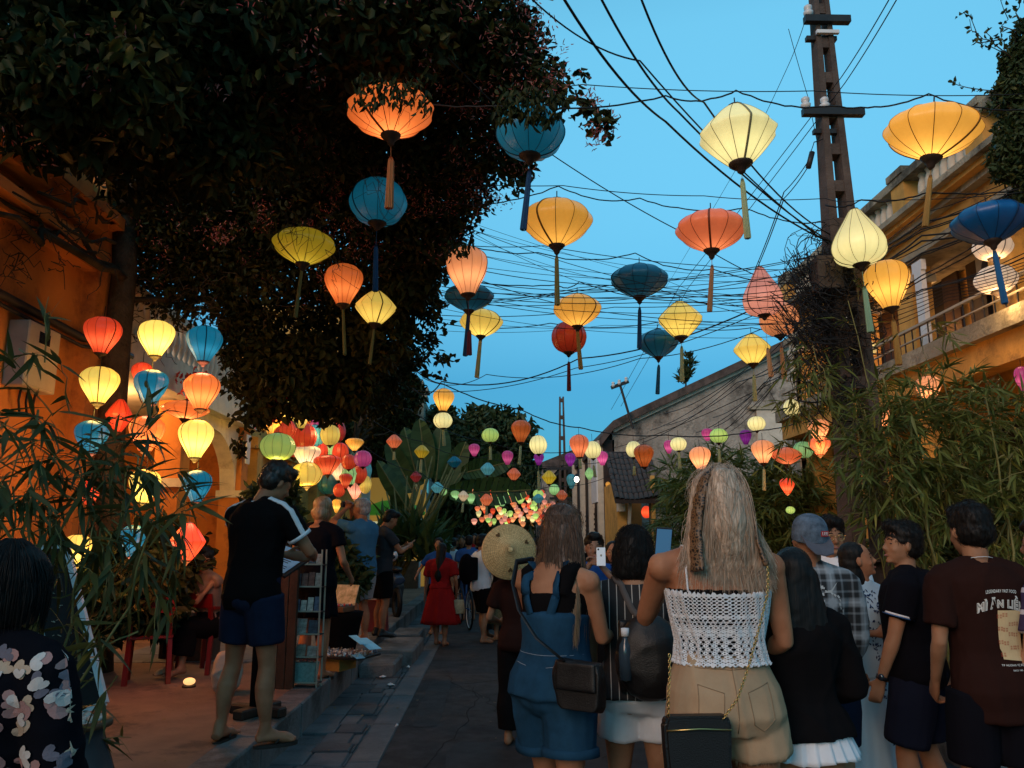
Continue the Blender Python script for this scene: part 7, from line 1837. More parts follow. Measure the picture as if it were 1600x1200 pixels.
# ================================================================== floral woman bottom left
r_=person('woman with dark bob and black floral blouse at the lower left corner',stand(8,2.25,0),R(-18))
f=Fig(1.555,'f',build=1.10,hand_l=(-.2,.15,.8),hand_r=(.2,.18,.8),head=(-15,-6,0)); body(f,SKT(),r_,.010); H=f.H
bl=shirt(f,M['blacknavy'],r_,.42,.815,.028,1.2,.02,.010,.012,'blouse',flare=.02,seed=41)
c=f.headc();Q=f.hm();b=MB(); b.ell(c+Q@Vector((0,-.012*H,.016*H)),.058*H,.064*H,.060*H,16,10,Q)
b.rings([ering(c+Q@Vector((0,-.014*H,.01*H)),.060*H,.062*H,n=16),ering(c+Q@Vector((0,-.018*H,-.03*H)),.064*H,.058*H,n=16),ering(c+Q@Vector((0,-.022*H,-.062*H)),.054*H,.046*H,n=16),ering(c+Q@Vector((0,-.024*H,-.078*H)),.040*H,.032*H,n=16)]); hh=remesh(b,'hair',HB,r_,.009,2,.004,45,14)
def flb(rr,i,c=c,H=H):
    a=rr.uniform(-2.6,2.6); t=np.linspace(0,1,10)[:,None]; z1=rr.uniform(.7,1.05)
    k_=np.sin(np.clip(t*2.1,0,1.57)); R_=(.012+.054*k_-.010*np.clip(t-.7,0,1)*3)*H
    x=math.sin(a)*R_; y=-.014*H-math.cos(a)*R_*1.04; z=(.078-.155*t**1.25*z1)*H
    return np.concatenate([x,y,z],1)+np.array(c)+np.cumsum(rr.normal(0,.0009,(10,3)),0)
strands(hh,HB,None,flb,1100,r=.0013,seed=12)
petm=[cloth('petal_'+n_,c_,.7,.25) for n_,c_ in (('cream',(.50,.36,.26)),('pink',(.42,.22,.20)),('blue',(.16,.14,.17)),('white',(.58,.50,.46)))]
for mi in range(4):
    g=MB()
    for k in range(62):
        x=rnd.uniform(-.28,.30); z=rnd.uniform(.44,.83)*H; a=rnd.uniform(0,6.28)
        for q in range(rnd.choice([1,2,2,3])):
            aa=a+q*1.0; l_=rnd.uniform(.024,.040); w_=l_*.36; pts=[]
            for t in range(10):
                tt_=t/10*2*math.pi; u=.5-.5*math.cos(tt_); vv=math.sin(tt_)*w_*(.6+.5*u); u*=l_
                pts.append((x+math.cos(aa)*u-math.sin(aa)*vv,0,z+math.sin(aa)*u+math.cos(aa)*vv))
            g.add(pts+[(x+math.cos(aa)*l_*.5,0,z+math.sin(aa)*l_*.5)],[(t,(t+1)%10,10) for t in range(10)])
    o=back_decal(bl,g,'petal_print',petm[mi],bl,off=.003+.0012*mi,frm=Vector((.25,-1,0)).normalized()); o['kind']='stuff'
# ================================================================== man on the left pavement
r_=person('tall young man in black t-shirt with white striped sleeves reading the menu stand',stand(400,5.6,.25),R(-28))
f=Fig(1.87,'m',hand_l=(-.10,.42,1.20),pole_l=(-1,-.4,-.6),hand_r=(.17,.40,1.20),pole_r=(1,-.6,-.6),foot_l=(-.20,-.02,.083),foot_r=(.13,.05,.083),build=.98,head=(-22,-28,0),toe_l=20,toe_r=-30,lean=(0,.02))
body(f,SKT(),r_,.010,(.4,.4)); hd_=hairmat('darkbrown',(.012,.007,.005),(.03,.018,.012)); fuzz(hair_short(f,hd_,r_,vol=1.04),1000,.035,.0012,hd_,5,.6); H=f.H; face_parts(f,r_)
sh_=shirt(f,M['black_cloth'],r_,.455,.832,.026,.62,.018,.011,.013,seed=51)
for k in 'lr':
    A,E=f.sh[k],f.el[k]; ax=(E-A).normalized(); x=ax.cross(Vector((0,1,0))).normalized(); y=ax.cross(x)
    q=MB().rings([[A.lerp(E,.60)+ax*o_+(x*math.cos(a*math.pi/12)+y*math.sin(a*math.pi/12))*(.0262*H+.036) for a in range(24)] for o_ in (-.012,.012)],False).build('sleeve_cuff',M['whitecloth'],sh_,True); q.modifiers.new('s','SOLIDIFY').thickness=.003
    sg=-1 if k=='l' else 1
    wrap_strap(f,sh_,[A+Vector((-sg*.10,-.03,.08)),A+Vector((sg*.02,-.04,.09)),A.lerp(E,.3)+Vector((sg*.1,-.04,.02)),A.lerp(E,.55)+Vector((sg*.1,-.04,0))],.035,sh_,M['whitecloth'],'sleeve_stripe',.003)
    for o_ in (-.010,.010):
        pass
q=MB().tube([f.spine(.834)+Vector((math.cos(a*math.pi/8)*.064,math.sin(a*math.pi/8)*.060,.004)) for a in range(17)],.006,6,False).build('collar',M['whitecloth'],sh_,True)
shorts(f,M['denim_dark'],r_,.68,.57,.016,.022,fl=.025)
for k in 'lr': sandal(f,k,r_)
# ================================================================== blonde bob woman on pavement
r_=person('woman with blonde bob in a short black dress browsing the stall',stand(497,8.1,.25),R(-20))
f=Fig(1.75,'f',build=1.10,hand_l=(-.22,.2,.95),hand_r=(.26,.2,.95),head=(-8,-12,0),foot_l=(-.10,0,.075),foot_r=(.09,.02,.075)); body(f,SKT(),r_,.012); H=f.H
shirt(f,M['blacknavy'],r_,.44,.815,.025,.5,name='dress_top',seed=61); skirt(f,M['blacknavy'],r_,.56*H,.33*H,.17,.21,name='skirt')
c=f.headc();Q=f.hm();b=MB(); b.ell(c+Q@Vector((0,-.012*H,.018*H)),.054*H,.060*H,.056*H,16,10,Q); b.ell(c+Q@Vector((0,-.022*H,-.030*H)),.054*H,.050*H,.046*H,16,10,Q); remesh(b,'hair',HBO,r_,.010,2,.004,45,3)
for k in 'lr': sandal(f,k,r_)
# ================================================================== photographing man, phone man
r_=person('grey haired man in blue t-shirt and pale cargo shorts raising a camera',stand(566,10.8,.25),R(62))
f=Fig(1.86,'m',build=1.1,hand_r=(.02,.22,1.74),pole_r=(1,.3,-1),hand_l=(-.06,.24,1.72),pole_l=(-1,.3,-1),head=(10,0,0)); body(f,SKT(),r_,.012,(.8,.8)); face_parts(f,r_); hair_short(f,HG,r_)
shirt(f,cloth('mid_blue',(.05,.16,.28)),r_,.46,.832,.028,.6,seed=71); shorts(f,M['greyshorts'],r_,.85,.57,.02,.03,fl=.03)
for k in 'lr': sandal(f,k,r_)
cmx=empty('camera_body',r_.location+Matrix.Rotation(R(62),3,'Z')@Vector((-.02,.30,1.78)),R(62),'small black camera held up by the grey haired man','camera'); link('case',bevel_mesh(MB().box(-.06,.06,-.02,.02,-.04,.04).mesh('case'),.006),cmx,M['iron']); MB().lathe([(.03,0),(.032,.05)],12).build('lens',M['glass'],cmx,rot=(-math.pi/2,0,0))
r_=person('man in dark t-shirt and black shorts looking at his phone beside the palms',stand(598,11.5,.25),R(-62))
f=Fig(1.76,'m',hand_r=(.08,.36,1.22),pole_r=(1,-.5,-1),hand_l=(-.08,.36,1.22),pole_l=(-1,-.5,-1),head=(0,-28,0)); body(f,SKT(),r_,.012,(.7,.7)); face_parts(f,r_); hair_short(f,HB,r_); shirt(f,cloth('charcoal',(.04,.04,.045)),r_,.47,.832,.024,.6,seed=81); shorts(f,M['black_cloth'],r_,.85)
for k in 'lr': shoe(f,k,r_,M['leather'])
ph=empty('phone',r_.location+Matrix.Rotation(R(-62),3,'Z')@Vector((0,.44,1.27)),R(-62),'phone in the hands of the man beside the palms','phone'); link('case',bevel_mesh(MB().box(-.036,.036,-.07,.07,-.004,.004).mesh('case'),.003),ph,M['iron']); ph.rotation_euler=(R(40),0,R(-62))
# ================================================================== woman in red dress and friend
r_=person('woman in long red dress with black hair carrying a straw bag in the street',stand(690,12.6),R(-12))
f=Fig(1.53,'f',hand_r=(.23,.08,.78),head=(-5,0,0),foot_l=(-.07,.05,.07),foot_r=(.08,-.04,.07),build=1.1); body(f,SKL(),r_,.014,(.6,.8)); H=f.H
shirt(f,M['red_cloth'],r_,.55,.825,.022,.75,.02,name='bodice',seed=91); skirt(f,M['red_cloth'],r_,.63*H,.21*H,.12,.30,amp=.014,name='skirt')
c=f.headc();b=MB(); b.ell(c+Vector((0,-.012*H,.018*H)),.053*H,.060*H,.055*H,14,9); b.tube([c+Vector((0,-.03*H,0)),c+Vector((0,-.05*H,-.12*H)),c+Vector((-.02,-.065*H,-.26*H)),c+Vector((-.02,-.065*H,-.32*H))],[.05*H,.05*H,.045*H,.02*H],12); remesh(b,'hair',HB,r_,.012,2)
for k in 'lr': sandal(f,k,r_,M['brownwood'])
bk=empty('straw_bag',r_.location+Vector((.27,-.0,.60)),0,'small straw bag hanging from the hand of the woman in red','bag'); MB().lathe([(.09,-.13),(.10,-.12),(.085,.06),(.08,.07)],14).build('basket',mat('straw',(.42,.33,.2),.9,.3,40,.6,120),bk,True); MB().tube([(-.07,0,.06),(-.04,0,.16),(.04,0,.16),(.07,0,.06)],.008,5).build('handle',M['brownwood'],bk,True)
SKEL=[]
def quick(px,Y,H,sex,top,bot,rz,label,z=0,hair=HB,sk=None,long=False,legs_t=.8,group=None,vox=.016,**k):
    r_=person(label,stand(px,Y,z),R(rz),group); f=Fig(H,sex,**k); body(f,sk or SKA(),r_,vox)
    if long:
        c=f.headc();b=MB(); b.ell(c+Vector((0,-.012*H,.018*H)),.053*H,.060*H,.055*H,12,8); b.tube([c+Vector((0,-.03*H,0)),c+Vector((0,-.045*H,-.12*H)),c+Vector((0,-.05*H,-.2*H))],[.05*H,.05*H,.02*H],10); remesh(b,'hair',hair,r_,vox,1)
    else: hair_short(f,hair,r_,vox,low=.03 if sex=='f' else 0)
    if abs(rz)>90: face_parts(f,r_)
    shirt(f,top,r_,.47,.83,.024,.65,vox=vox)
    if bot[0]=='skirt': skirt(f,bot[1],r_,.58*H,bot[2]*H,.14,.24,seg=60)
    else: shorts(f,bot[1],r_,bot[2],vox=vox)
    return r_,f
r_,f=quick(686,14.2,1.62,'f',M['royal_cloth'],('shorts',M['black_cloth'],1.8),175,'person in shiny blue top facing the camera behind the woman in red',long=True,hand_r=(.35,.2,.95))
r_,f=quick(752,12.9,1.66,'m',M['whitecloth'],('shorts',M['black_cloth'],.95),-60,'man in white t-shirt and black shorts with dark backpack',hand_r=(.10,.32,1.1),foot_l=(-.1,.12,.075))
bp=empty('backpack',r_.location,R(-60),'dark backpack on the man in white t-shirt','backpack'); b=MB(); b.ell((0,-.26,1.12),.15,.12,.24,12,8); b.box(-.12,.12,-.26,-.12,.95,1.3); remesh(b,'bag',M['black_cloth'],bp,.015,3)
quick(785,13.2,1.58,'f',M['brown_cloth'],('skirt',mat('patterned_skirt',(.16,.12,.06),.9,.6,40,.3,80),.17),10,'woman in brown patterned long skirt beyond the straw hat',long=True)
quick(770,13.6,1.64,'f',M['whitecloth'],('shorts',M['denim'],1.85),-30,'woman in white top and jeans beside the patterned skirt',long=True)
# conical hat wearer
D=6.6
r_,f=quick(812,D,1.50,'f',M['brown_cloth'],('shorts',M['black_cloth'],1.85),-6,'short woman in dark brown clothes under a conical straw hat',hand_l=(-.18,.2,.9),hand_r=(.2,.2,.9),vox=.012)
ht=empty('conical_hat',at(795,862,6.42),0,'round conical straw hat seen face on in the street','hat')
hm_=mat('palm_straw',(.62,.36,.13),.75,.25,60,.5,160,.3,c2=(.72,.50,.24)); b=MB(); rr=[]
for r0,z in ((.212,.0),(.216,.006),(.208,.012),(.14,.060),(.07,.108),(.02,.140),(.004,.146)): rr.append((r0,z))
b.lathe(rr,48); hb=b.build('cone',hm_,ht,True)
rg=MB()
for i in range(15):
    t=i/15; r0=.207*(1-t)+.01; z=.013+.133*t; rg.tube([(math.cos(a*math.pi/20)*r0,math.sin(a*math.pi/20)*r0,z) for a in range(41)],.0013,3,False)
rg.build('hoop',mat('hoop_straw',(.38,.26,.12),.8),ht,True)
for a in range(44):
    aa=a*2*math.pi/44; MB().tube([(math.cos(aa)*.206,math.sin(aa)*.206,.0145),(math.cos(aa)*.02,math.sin(aa)*.02,.1415)],.0011,3).build('palm_rib',rg and mat('palm_rib',(.34,.23,.11),.8) if a==0 else bpy.data.materials['palm_rib'],ht)
pt_=MB()
for a in (.45,1.9+.3,4.75):
    for s_ in (-.3,.3):
        c_=Vector((math.cos(a)*.13,math.sin(a)*.13,.0725)); u_=Vector((math.cos(a+s_),math.sin(a+s_),-.62)).normalized(); v_=Vector((-math.sin(a),math.cos(a),0))
        pt_.add([c_,c_+u_*.03+v_*.012,c_+u_*.045,c_+u_*.03-v_*.012],[(0,1,2,3)])
o=pt_.build('leaf_print',mat('hat_print',(.12,.06,.02),.8),ht); o.location=(0,0,.006)
ht.rotation_euler=(R(82),0,R(4))
# ---- crowd in the distance
crowd_top=[M['whitecloth'],M['black_cloth'],M['blue_cloth'],M['red_cloth'],M['navy_cloth'],cloth('pink',(.4,.16,.16)),cloth('tealc',(.05,.2,.2)),cloth('sand',(.35,.28,.2)),M['royal_cloth']]
names=['white','black','blue','red','navy','pink','teal','sand','bright blue']
spots_=[(708,17,0),(722,19,2),(733,16.5,6),(742,21,3),(716,24,7),(730,26,4),(748,27,0),(762,24,1),(775,19,7),(788,22,5),(800,20,0),(808,25,8),(820,22,3),(832,18,2),(845,16,4),(850,24,0),(838,28,1),(756,18,1),(700,21,8),(790,29,0),(765,31,4),(720,31,1),(870,15,3),(895,13,1),(704,19,1),(712,21,4),(726,22,7),(738,24,0),(746,20,8),(758,22,2),(768,27,6),(778,25,1),(794,25,4),(804,17,7),(814,28,0),(826,26,5),(836,23,8),(700,28,3),(728,31,1),(750,33,0),(782,33,2),(810,33,8),(840,33,4)]
protos=[]
for i in range(6):
    sex='f' if i%2 else 'm'
    r_,f=quick(700,20,1.6+.03*i,sex,crowd_top[i],('shorts',[M['black_cloth'],M['denim'],M['navy_cloth']][i%3],[.9,1.8,.9][i%3]),[0,180,20,160,-20,200][i],'x',long=(sex=='f'),vox=.022,hand_r=(.1,.25,1.1) if i%3==0 else None)
    protos.append(r_)
topmats=crowd_top
for i,(px,Y,c) in enumerate(spots_):
    src=protos[i%6]; 
    if i<6: r_=src
    else:
        r_=src.copy(); COL.objects.link(r_)
        for ch in list(src.children):
            c2=ch.copy(); COL.objects.link(c2); c2.parent=r_
            if c2.name.startswith('shirt'):
                c2.material_slots[0].link='OBJECT'; c2.material_slots[0].material=topmats[c]
    if i<6:
        c=i
    p=stand(px,Y); r_.location=p; r_.rotation_euler=(0,0,r_.rotation_euler.z+R(rnd.uniform(-25,25))); s_=rnd.uniform(.95,1.04); r_.scale=(s_,s_,s_)
    r_['label']='small distant pedestrian in a %s top among the crowd down the street'%names[c]; r_['group']='pedestrians far down the street'
# ================================================================== street props
def Pz(o,mb,name,m,smooth=False,bev=0):
    me=mb.mesh(name,smooth)
    if bev: bevel_mesh(me,bev)
    return link(name,me,o,m)
# menu stand
p=stand(418,6.5,.25); o=empty('menu_stand',p,R(-25),'black wooden menu stand with a pale blue sheet on its sloping top','stand')
Pz(o,MB().box(-.05,.05,-.045,.045,.06,1.12),'post',M['black_cloth'],bev=.006)
Pz(o,MB().box(-.24,.24,-.05,.05,0,.07),'foot',M['darkwood'],bev=.01); Pz(o,MB().box(-.05,.05,-.22,-.052,0,.07),'foot',M['darkwood'],bev=.01); Pz(o,MB().box(-.05,.05,.052,.22,0,.07),'foot',M['darkwood'],bev=.01)
t=Pz(o,MB().box(-.24,.24,-.17,.17,-.012,.012),'top_board',M['iron'],bev=.004); t.location=(.10,0,1.17); t.rotation_euler=(R(28),R(16),0)
s_=MB().box(-.21,.21,-.145,.145,.0135,.0155).build('menu_sheet',mat('blue_sheet',(.42,.62,.78),.5,.15,9),t)
ml=MB()
for i in range(11):
    for c0 in (-.19,.02): ml.box(c0,c0+rnd.uniform(.09,.16),-.125+i*.023,-.118+i*.023,.0165,.017)
ml.build('printed_lines',M['navy_cloth'],s_)
# brown panel behind the stand
o=empty('plank_partition',stand(446,7.6,.25),R(-10),'rusty brown wooden panel standing behind the menu stand','panel')
for i in range(3): Pz(o,MB().box(-.10+i*.085,-.10+i*.085+.08,-.02,.02,0,1.15+.02*i),'plank',mat('rust_plank',(.07,.028,.014),.8,.5,5,.4,40),bev=.004)
# postcard rack
o=empty('postcard_rack',stand(482,7.7,.25),R(-8),'tall wire rack of postcards and magnets on the pavement edge','rack')
for x in (-.16,.16):
    for y_ in (-.06,.06): Pz(o,MB().bar((x,y_,0),(x,y_,1.22),.012),'upright',M['box'])
cm_=[mat('card_%d'%i,c_,.5,.6,30,0) for i,c_ in enumerate(((.25,.2,.15),(.10,.14,.2),(.35,.3,.25),(.2,.08,.06),(.5,.45,.38),(.06,.08,.1)))]
for j,z in enumerate((.04,.26,.46,.66,.88,1.08)):
    Pz(o,MB().box(-.17,.17,-.075,-.060,z,z+.012),'shelf',M['box']); Pz(o,MB().box(-.17,.17,-.06,.06,z-.004,z+.004),'shelf',M['iron'])
    if j in (0,): continue
    for i in range(5 if j>2 else 3):
        w_=.055 if j>2 else .09; x=-.155+i*(.064 if j>2 else .105)
        c_=Pz(o,MB().box(0,w_,0,.003,0,.11+rnd.uniform(-.02,.03)),'postcard',rnd.choice(cm_)); c_.location=(x,-.055,z+.012); c_.rotation_euler=(R(-10),0,rnd.uniform(-.08,.08))
Pz(o,MB().rings([[Vector((x*s1,y_*s1,z)) for x,y_ in ((-.14,-.05),(.14,-.05),(.14,.05),(-.14,.05))] for z,s1 in ((.05,.9),(.2,1.02),(.215,1.05))]),'basket',mat('mint_basket',(.22,.34,.30),.6,.3,30))
bz=MB()
for k in range(40): bz.ell((rnd.uniform(-.12,.12),rnd.uniform(-.04,.04),.23+rnd.uniform(0,.03)),.016,.016,.013,6,4)
q=Pz(o,bz,'trinket',mat('pink_trinket',(.5,.15,.12),.4,.5,60)); q['kind']='stuff'
# black draped table with open souvenir box
o=empty('draped_table',stand(532,9.6,.25),R(-15),'round stall table under a black cloth beside the postcard rack','table'); rr=[]
for i in range(8):
    t=i/7; rr.append([Vector((math.cos(a*math.pi/24)*(.30-.10*t+.012*t*math.sin(a*1.3)),math.sin(a*math.pi/24)*(.28-.10*t+.012*t*math.sin(a*1.3)),.50-.50*t)) for a in range(48)])
Pz(o,MB().rings(rr),'cloth',M['black_cloth'],True)
o=empty('souvenir_box',stand(527,9.5,.76),R(-20),'open souvenir box with lit yellow lid on the black draped table','box')
Pz(o,MB().box(-.19,.19,-.13,.13,0,.06),'tray',M['brownwood'],bev=.005); q=Pz(o,MB().box(-.18,.18,-.006,.006,0,.24),'lid',mat('lid_lit_yellow',(.62,.42,.12),.6,.5,14,0,c2=(.7,.5,.3))); q.location=(.0,.14,.06); q.rotation_euler=(R(-22),0,0)  # lit look of the lid is put into its patchy yellow colour
for k in range(60):
    if k<48:
        q=Pz(o,MB().ell((0,0,0),.014,.014,.012,6,4),'trinket',cm_[k%6] if k%3 else mat('red_trinket',(.5,.05,.04),.4,.2) if k==0 else bpy.data.materials.get('red_trinket')); q.location=(-.165+(k%8)*.047,-.105+(k//8)*.04,.072)
# tray on the ground full of magnets
o=empty('trinket_tray',stand(538,8.7,.25),R(-22),'low tray crowded with small souvenirs at the pavement edge','tray')
Pz(o,MB().box(-.36,.36,-.22,.22,.13,.155),'tray',M['iron'],bev=.004); Pz(o,MB().box(-.26,.1,-.16,.16,0,.129),'base_box',mat('yellow_carton',(.38,.22,.05),.8,.3,8))
for k in range(150):
    x=-.34+(k%15)*.047+rnd.uniform(-.01,.01); y_=-.2+(k//15)*.043+rnd.uniform(-.01,.01)
    b_=MB() 
    if k<3: 
        globals()['tr%d'%k]=[MB().ell((0,0,0),.02,.016,.012,7,5).mesh('souvenir',True),MB().box(-.018,.018,-.012,.012,-.006,.008).mesh('souvenir'),MB().lathe([(.012,-.01),(.016,0),(.006,.012),(.009,.022),(0,.028)],8).mesh('souvenir',True)][k]
    q=link('souvenir',globals()['tr%d'%(k%3)],o,[cm_[0],cm_[2],cm_[4],cm_[3],M['porcelain'],cm_[1]][rnd.randrange(6)],(x,y_,.168),(rnd.uniform(-.4,.4),rnd.uniform(-.4,.4),rnd.uniform(0,3)))
bs=mat('blue_foil',(.30,.58,.72),.35,.2,9,0,spec=.6)
for i,(px,py,w_,d_,lab) in enumerate(((575,1006,.07,.16,'long pale blue card lying on the souvenir tray'),(560,1000,.045,.13,'second pale blue card beside the long one on the tray'),(560,1026,.05,.055,'small square pale blue card at the tray front'))):
    q=MB().box(-w_,w_,-d_,d_,0,.004).build('blue_card',bs,loc=at(px,py,8.55 if i<2 else 8.4)); q.rotation_euler=(R(14),0,R(38)); tag(q,lab,'card')
# red plastic chairs
def chair(px,Y,rz,label):
    o=empty('plastic_chair',stand(px,Y,.25),R(rz),label,'chair','red plastic chairs on the pavement'); m=M['redplastic']
    Pz(o,MB().box(-.20,.20,-.19,.19,.40,.43),'seat',m,bev=.008)
    b=MB(); b.rings([[Vector((x,.17+.02*math.cos(x*6)+(z-.43)*.18+dy,z)) for x in (-.2,-.12,0,.12,.2)]+[Vector((x,.15+.02*math.cos(x*6)+(z-.43)*.18+dy,z)) for x in (.2,.12,0,-.12,-.2)] for z,dy in ((.64,0),(.70,0),(.78,0))]); Pz(o,b,'backrest',m)
    for x in (-.17,.17):
        Pz(o,MB().bar((x,.17,.43),(x,.21,.72),.035),'back_post',m); Pz(o,MB().bar((x*1.08,-.17,0),(x,-.16,.4),.04),'leg',m); Pz(o,MB().bar((x*1.08,.2,0),(x,.16,.4),.04),'leg',m)
        Pz(o,MB().bar((x*1.12,-.15,.62),(x*1.12,.18,.64),.03),'armrest',m); Pz(o,MB().bar((x*1.1,-.14,.42),(x*1.12,-.14,.62),.03),'arm_post',m)
chair(248,8.0,200,'red plastic chair standing empty behind the bamboo leaves'); chair(335,8.6,160,'second red plastic chair half hidden behind the tall man')
st_=empty('plastic_stool',stand(592,12.3,.25),0,'small red plastic stool behind the two men on the pavement','stool'); Pz(st_,MB().rings([[Vector((x*s1,y_*s1,z)) for x,y_ in ((-.15,-.15),(.15,-.15),(.15,.15),(-.15,.15))] for z,s1 in ((0,1.1),(.42,.95),(.45,.9))]),'body',M['redplastic'])
# seated person behind the tall man
r_=person('seated person in pale brown clothes behind the tall man',stand(338,8.55,.25),R(150)); f=Fig(1.6,'f',hip_shift=(0,0),hand_l=(-.15,.3,.75),hand_r=(.15,.3,.75),lean=(0,.1))
f.hip=Vector((0,0,-.36)); f=Fig(1.6,'f',hand_l=(-.15,.30,.62),hand_r=(.15,.30,.62),lean=(0,.12))
# lower everything by seating offset
for k in 'lr': f.hj[k]+=Vector((0,0,-.36)); f.kn[k]=f.hj[k]+Vector((0,.37,.02)); f.ft[k]=f.kn[k]+Vector((0,.02,-.36))
f.sh={k:v+Vector((0,0,-.36)) for k,v in f.sh.items()}; f.el={k:v.lerp(f.sh[k],.2)+Vector((0,0,-.1)) for k,v in f.el.items()}
_os=f.spine; f.spine=lambda z,_o=_os: _o(z)+Vector((0,0,-.36)); f.hip=Vector((0,0,-.36)); f.spine=lambda z: Vector((0,.12*max(0,min(1,(z-.5)/.33))**1.2,z*1.6-.36))
body(f,SKA(),r_,.014,(.5,.5)); shirt(f,cloth('tan',(.26,.16,.11)),r_,.47,.83,.02,.9); shorts(f,M['black_cloth'],r_,1.7,name='trousers'); hair_short(f,HB,r_,low=.05)
# white sack and small glowing lamp on the floor
o=empty('sack',stand(368,7.4,.25),0,'crumpled pale sack on the floor behind the legs of the tall man','sack'); b=MB(); b.ell((0,0,.16),.13,.12,.19,14,9); b.ell((.03,.02,.30),.07,.06,.08,10,7); remesh(b,'sack_body',cloth('sackcloth',(.45,.36,.28)),o,.014,2,.02,18,5)
o=empty('floor_lamp',stand(312,7.7,.25),0,'small glowing lamp on the floor left of the tall man','lamp'); Pz(o,MB().lathe([(.06,0),(.06,.015),(.02,.02)],12),'base',M['darkwood']); Pz(o,MB().ell((0,0,.05),.055,.05,.032,12,7),'glow_dish',emat('floor_glow',(1,.55,.2),1.2),True)
# stacked boxes and jars in the shop
for i,(px,Y,z,w_,h_,c_,lab) in enumerate(((320,9.4,.25,.42,.3,(.10,.05,.03),'brown box lowest in the shop stack left of the tall man'),(322,9.4,.555,.36,.22,(.22,.16,.12),'pale box on top of the brown one in the shop'),(290,9.6,.25,.3,.45,(.05,.03,.02),'dark crate beside the shop boxes'))):
    q=bevel_mesh(MB().box(-w_/2,w_/2,-.15,.15,0,h_).mesh('storage_box'),.008); q=link('storage_box',q,None,mat('carton_%d'%i,c_,.85,.4,7),stand(px,Y,z)); tag(q,lab,'box')
# chalkboard with white frame
D=5.9; A_,B_,C_,D_=at(38,858,D),at(105,852,D),at(166,1098,D-.25),at(98,1122,D-.25)
o=empty('chalkboard',(C_+D_)/2,0,'leaning black menu board with a white frame behind the bamboo','sign'); q0=o.location
def quadslab(p,m,name,th=.03,off=0):
    n_=(p[1]-p[0]).cross(p[3]-p[0]).normalized(); p2=[v+n_*(th+off)-q0 for v in p]; p1=[v+n_*off-q0 for v in p]; return MB().add(p1+p2,[(3,2,1,0),(4,5,6,7),(0,1,5,4),(1,2,6,5),(2,3,7,6),(3,0,4,7)]).build(name,m,o)
quadslab([D_,C_,B_,A_],mat('chalk_black',(.012,.012,.013),.6,.4,9),'board',.02)
for a_,b_ in ((A_,B_),(B_,C_),(C_,D_),(D_,A_)): MB().bar(a_-q0-Vector((0,.012,0)),b_-q0-Vector((0,.012,0)),.035,.04,up=(0,1,0)).build('frame_bar',M['white'],o)
ch=MB()
for r in range(9):
    for k in range(rnd.randint(3,6)):
        u=rnd.uniform(.15,.5)+k*.08; v=.12+r*.085; p=A_.lerp(B_,u).lerp(D_.lerp(C_,u),v)-q0+Vector((0,-.03,0)); 
        if u<.9: ch.tube([p,p+Vector((rnd.uniform(.01,.03),0,rnd.uniform(-.012,.012)))],.0025,4)
q=ch.build('chalk_marks',M['box'],o); q['kind']='stuff'
# clay jar with pebbles, wooden stand leg
p=at(112,1130,3.35); o=empty('clay_jar',(p.x,3.35,.25),0,'dark glazed jar filled with white pebbles holding the bamboo','pot'); zr=p.z-.25-.02
Pz(o,MB().lathe([(.10,0),(.13,.05),(.165,zr*.45),(.16,zr*.75),(.115,zr*.95),(.125,zr),(.14,zr+.012),(.14,zr+.025),(.115,zr+.025),(.10,zr-.01)],32),'jar',M['clay'],True)
Pz(o,MB().lathe([(.128,zr+.004),(.146,zr+.008),(.146,zr+.030),(.118,zr+.033)],32,cap=False),'rim',M['brownwood'],True)
pbm=bevel_mesh(MB().ell((0,0,0),.017,.013,.010,8,5).mesh('pebble',True),.0); pm_=mat('pebble',(.62,.56,.50),.6,.2,20)
for k in range(120):
    a=rnd.uniform(0,6.28); r0=.112*math.sqrt(rnd.random()); q=link('pebble',pbm,o,pm_,(math.cos(a)*r0,math.sin(a)*r0,zr+.018+rnd.uniform(0,.022)),(rnd.uniform(-.5,.5),rnd.uniform(-.5,.5),rnd.uniform(0,3))); s_=rnd.uniform(.7,1.25); q.scale=(s_,s_,s_)
a_=at(150,1118,3.5); o=empty('wooden_easel',(a_.x,3.5,.25),0,'slanting wooden easel legs right of the clay jar','stand')
Pz(o,MB().bar((0,0,a_.z-.25),Vector((.16,-.12,0)),.032,.03),'leg',M['brownwood']); Pz(o,MB().bar((-.02,.03,a_.z-.25),Vector((-.18,.02,0)),.03,.03),'leg',M['brownwood']); Pz(o,MB().bar((-.01,.02,a_.z-.27),Vector((.02,.38,0)),.03,.03),'leg',M['brownwood'])
# small plaque on column, blue spotlight boxes
q=link('wall_plaque',bevel_mesh(MB().box(-.01,.01,-.11,.11,-.25,.25).mesh('wall_plaque'),.004),None,M['porcelain'],(-4.24,13.9,3.1)); tag(q,'small white plaque on the yellow porch column','sign')
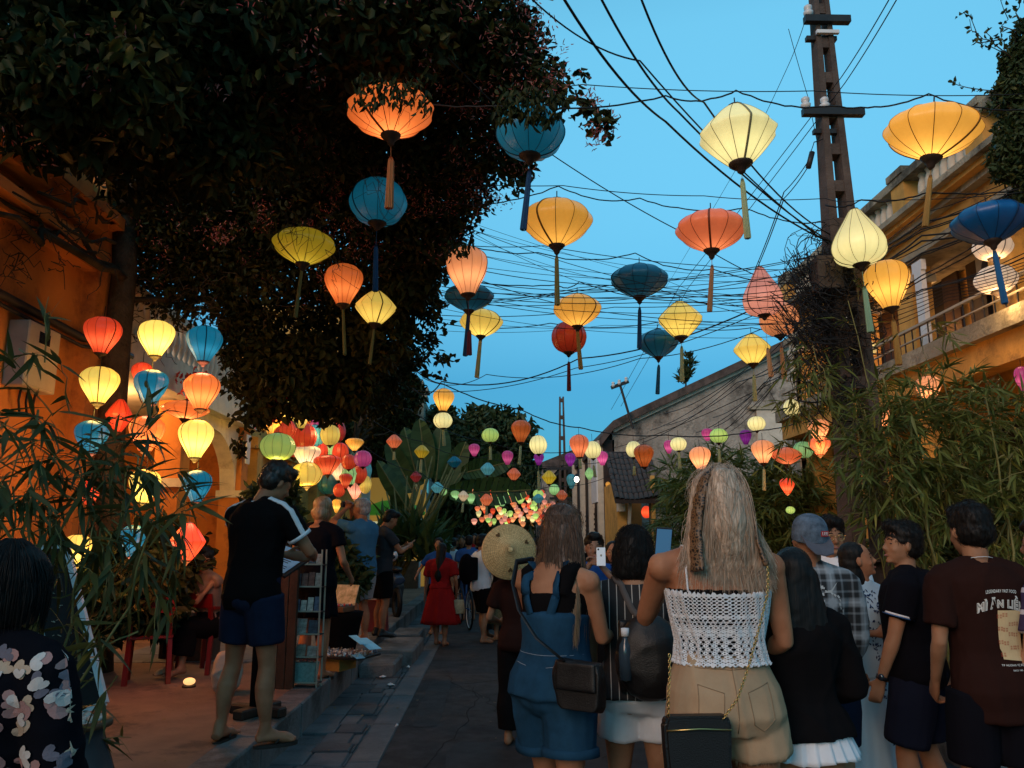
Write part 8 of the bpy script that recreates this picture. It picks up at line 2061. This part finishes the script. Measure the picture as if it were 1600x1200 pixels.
# bicycle
o=empty('bicycle',stand(727,15.2),R(12),'parked bicycle seen from behind among the walkers','bicycle')
for y_ in (-.5,.5):
    w_=MB().tube([(0,y_+math.cos(a*math.pi/16)*.33,.35+math.sin(a*math.pi/16)*.33) for a in range(33)],.018,6,False).build('wheel',M['cable'],o,True)
    MB().tube([(0.0,y_+math.cos(a*math.pi/16)*.31,.35+math.sin(a*math.pi/16)*.31) for a in range(33)],.008,5,False).build('rim',M['porcelain'],w_,True)
    s_=MB()
    for k in range(12): s_.tube([(0,y_,.35),(0,y_+math.cos(k*math.pi/6)*.31,.35+math.sin(k*math.pi/6)*.31)],.002,3)
    s_.build('spokes',M['porcelain'],w_)
Pz(o,MB().tube([(0,-.5,.35),(0,-.12,.35),(0,-.2,.85),(0,.35,.8),(0,-.12,.35)],.016,6),'frame',M['blue_cloth'],True); Pz(o,MB().tube([(0,.5,.35),(0,.36,.82),(0,.34,1.0)],.016,6),'fork',M['blue_cloth'],True); Pz(o,MB().tube([(-.28,.2,1.02),(0,.34,1.0),(.28,.2,1.02)],.014,6),'handlebar',M['porcelain'],True); Pz(o,MB().ell((0,-.22,.9),.09,.14,.04,10,6),'saddle',M['leather'],True)
# parked scooter deep on the pavement
o=empty('motor_scooter',stand(612,15.0,.25),R(20),'dark parked scooter with a white helmet deep on the left pavement','scooter')
for y_ in (-.55,.6): Pz(o,MB().tube([(0,y_+math.cos(a*math.pi/12)*.22,.24+math.sin(a*math.pi/12)*.22) for a in range(25)],.045,8,False),'wheel',M['cable'],True)
b=MB(); b.tube([(0,-.7,.62),(0,-.3,.66),(0,0,.55),(0,.1,.35),(0,.35,.32),(0,.5,.6),(0,.45,.95)],[.10,.15,.14,.12,.12,.13,.08],10,flat=.8); remesh(b,'body',mat('scooter_paint',(.03,.06,.12),.3,.1,4,0,spec=.6),o,.02,3)
Pz(o,MB().tube([(-.32,.35,1.02),(0,.45,1.0),(.32,.35,1.02)],.018,6),'handlebar',M['iron'],True); Pz(o,MB().ell((0,-.3,.80),.13,.32,.06,12,7),'seat',M['leather'],True)
o=empty('helmet',stand(612,14.7,.25)+Vector((0,0,.98)),0,'white helmet resting on the parked scooter seat','helmet'); Pz(o,MB().ell((0,0,.06),.12,.13,.11,14,9),'shell',M['porcelain'],True); Pz(o,MB().ell((0,-.1,.04),.09,.05,.05,10,6),'visor',M['glass'],True)
# red bougainvillea bits over the porch
bg_=empty('bougainvillea',(-4.2,11,3.5),0,'red bougainvillea sprays hanging over the yellow porch','plant')
fp_=np.concatenate([np.array(at(x,y_,10.6))[None]+nrg.normal(0,.10,(70,3)) for x,y_ in ((415,600),(420,615),(437,593),(408,585),(538,592),(300,600),(425,640))])
q=link('blossom',leaves('blossom',fp_,.07,.05),bg_,leafmat('bougainvillea',(.5,.03,.03),(.65,.08,.05),trans=.3),-bg_.location); q['kind']='stuff'
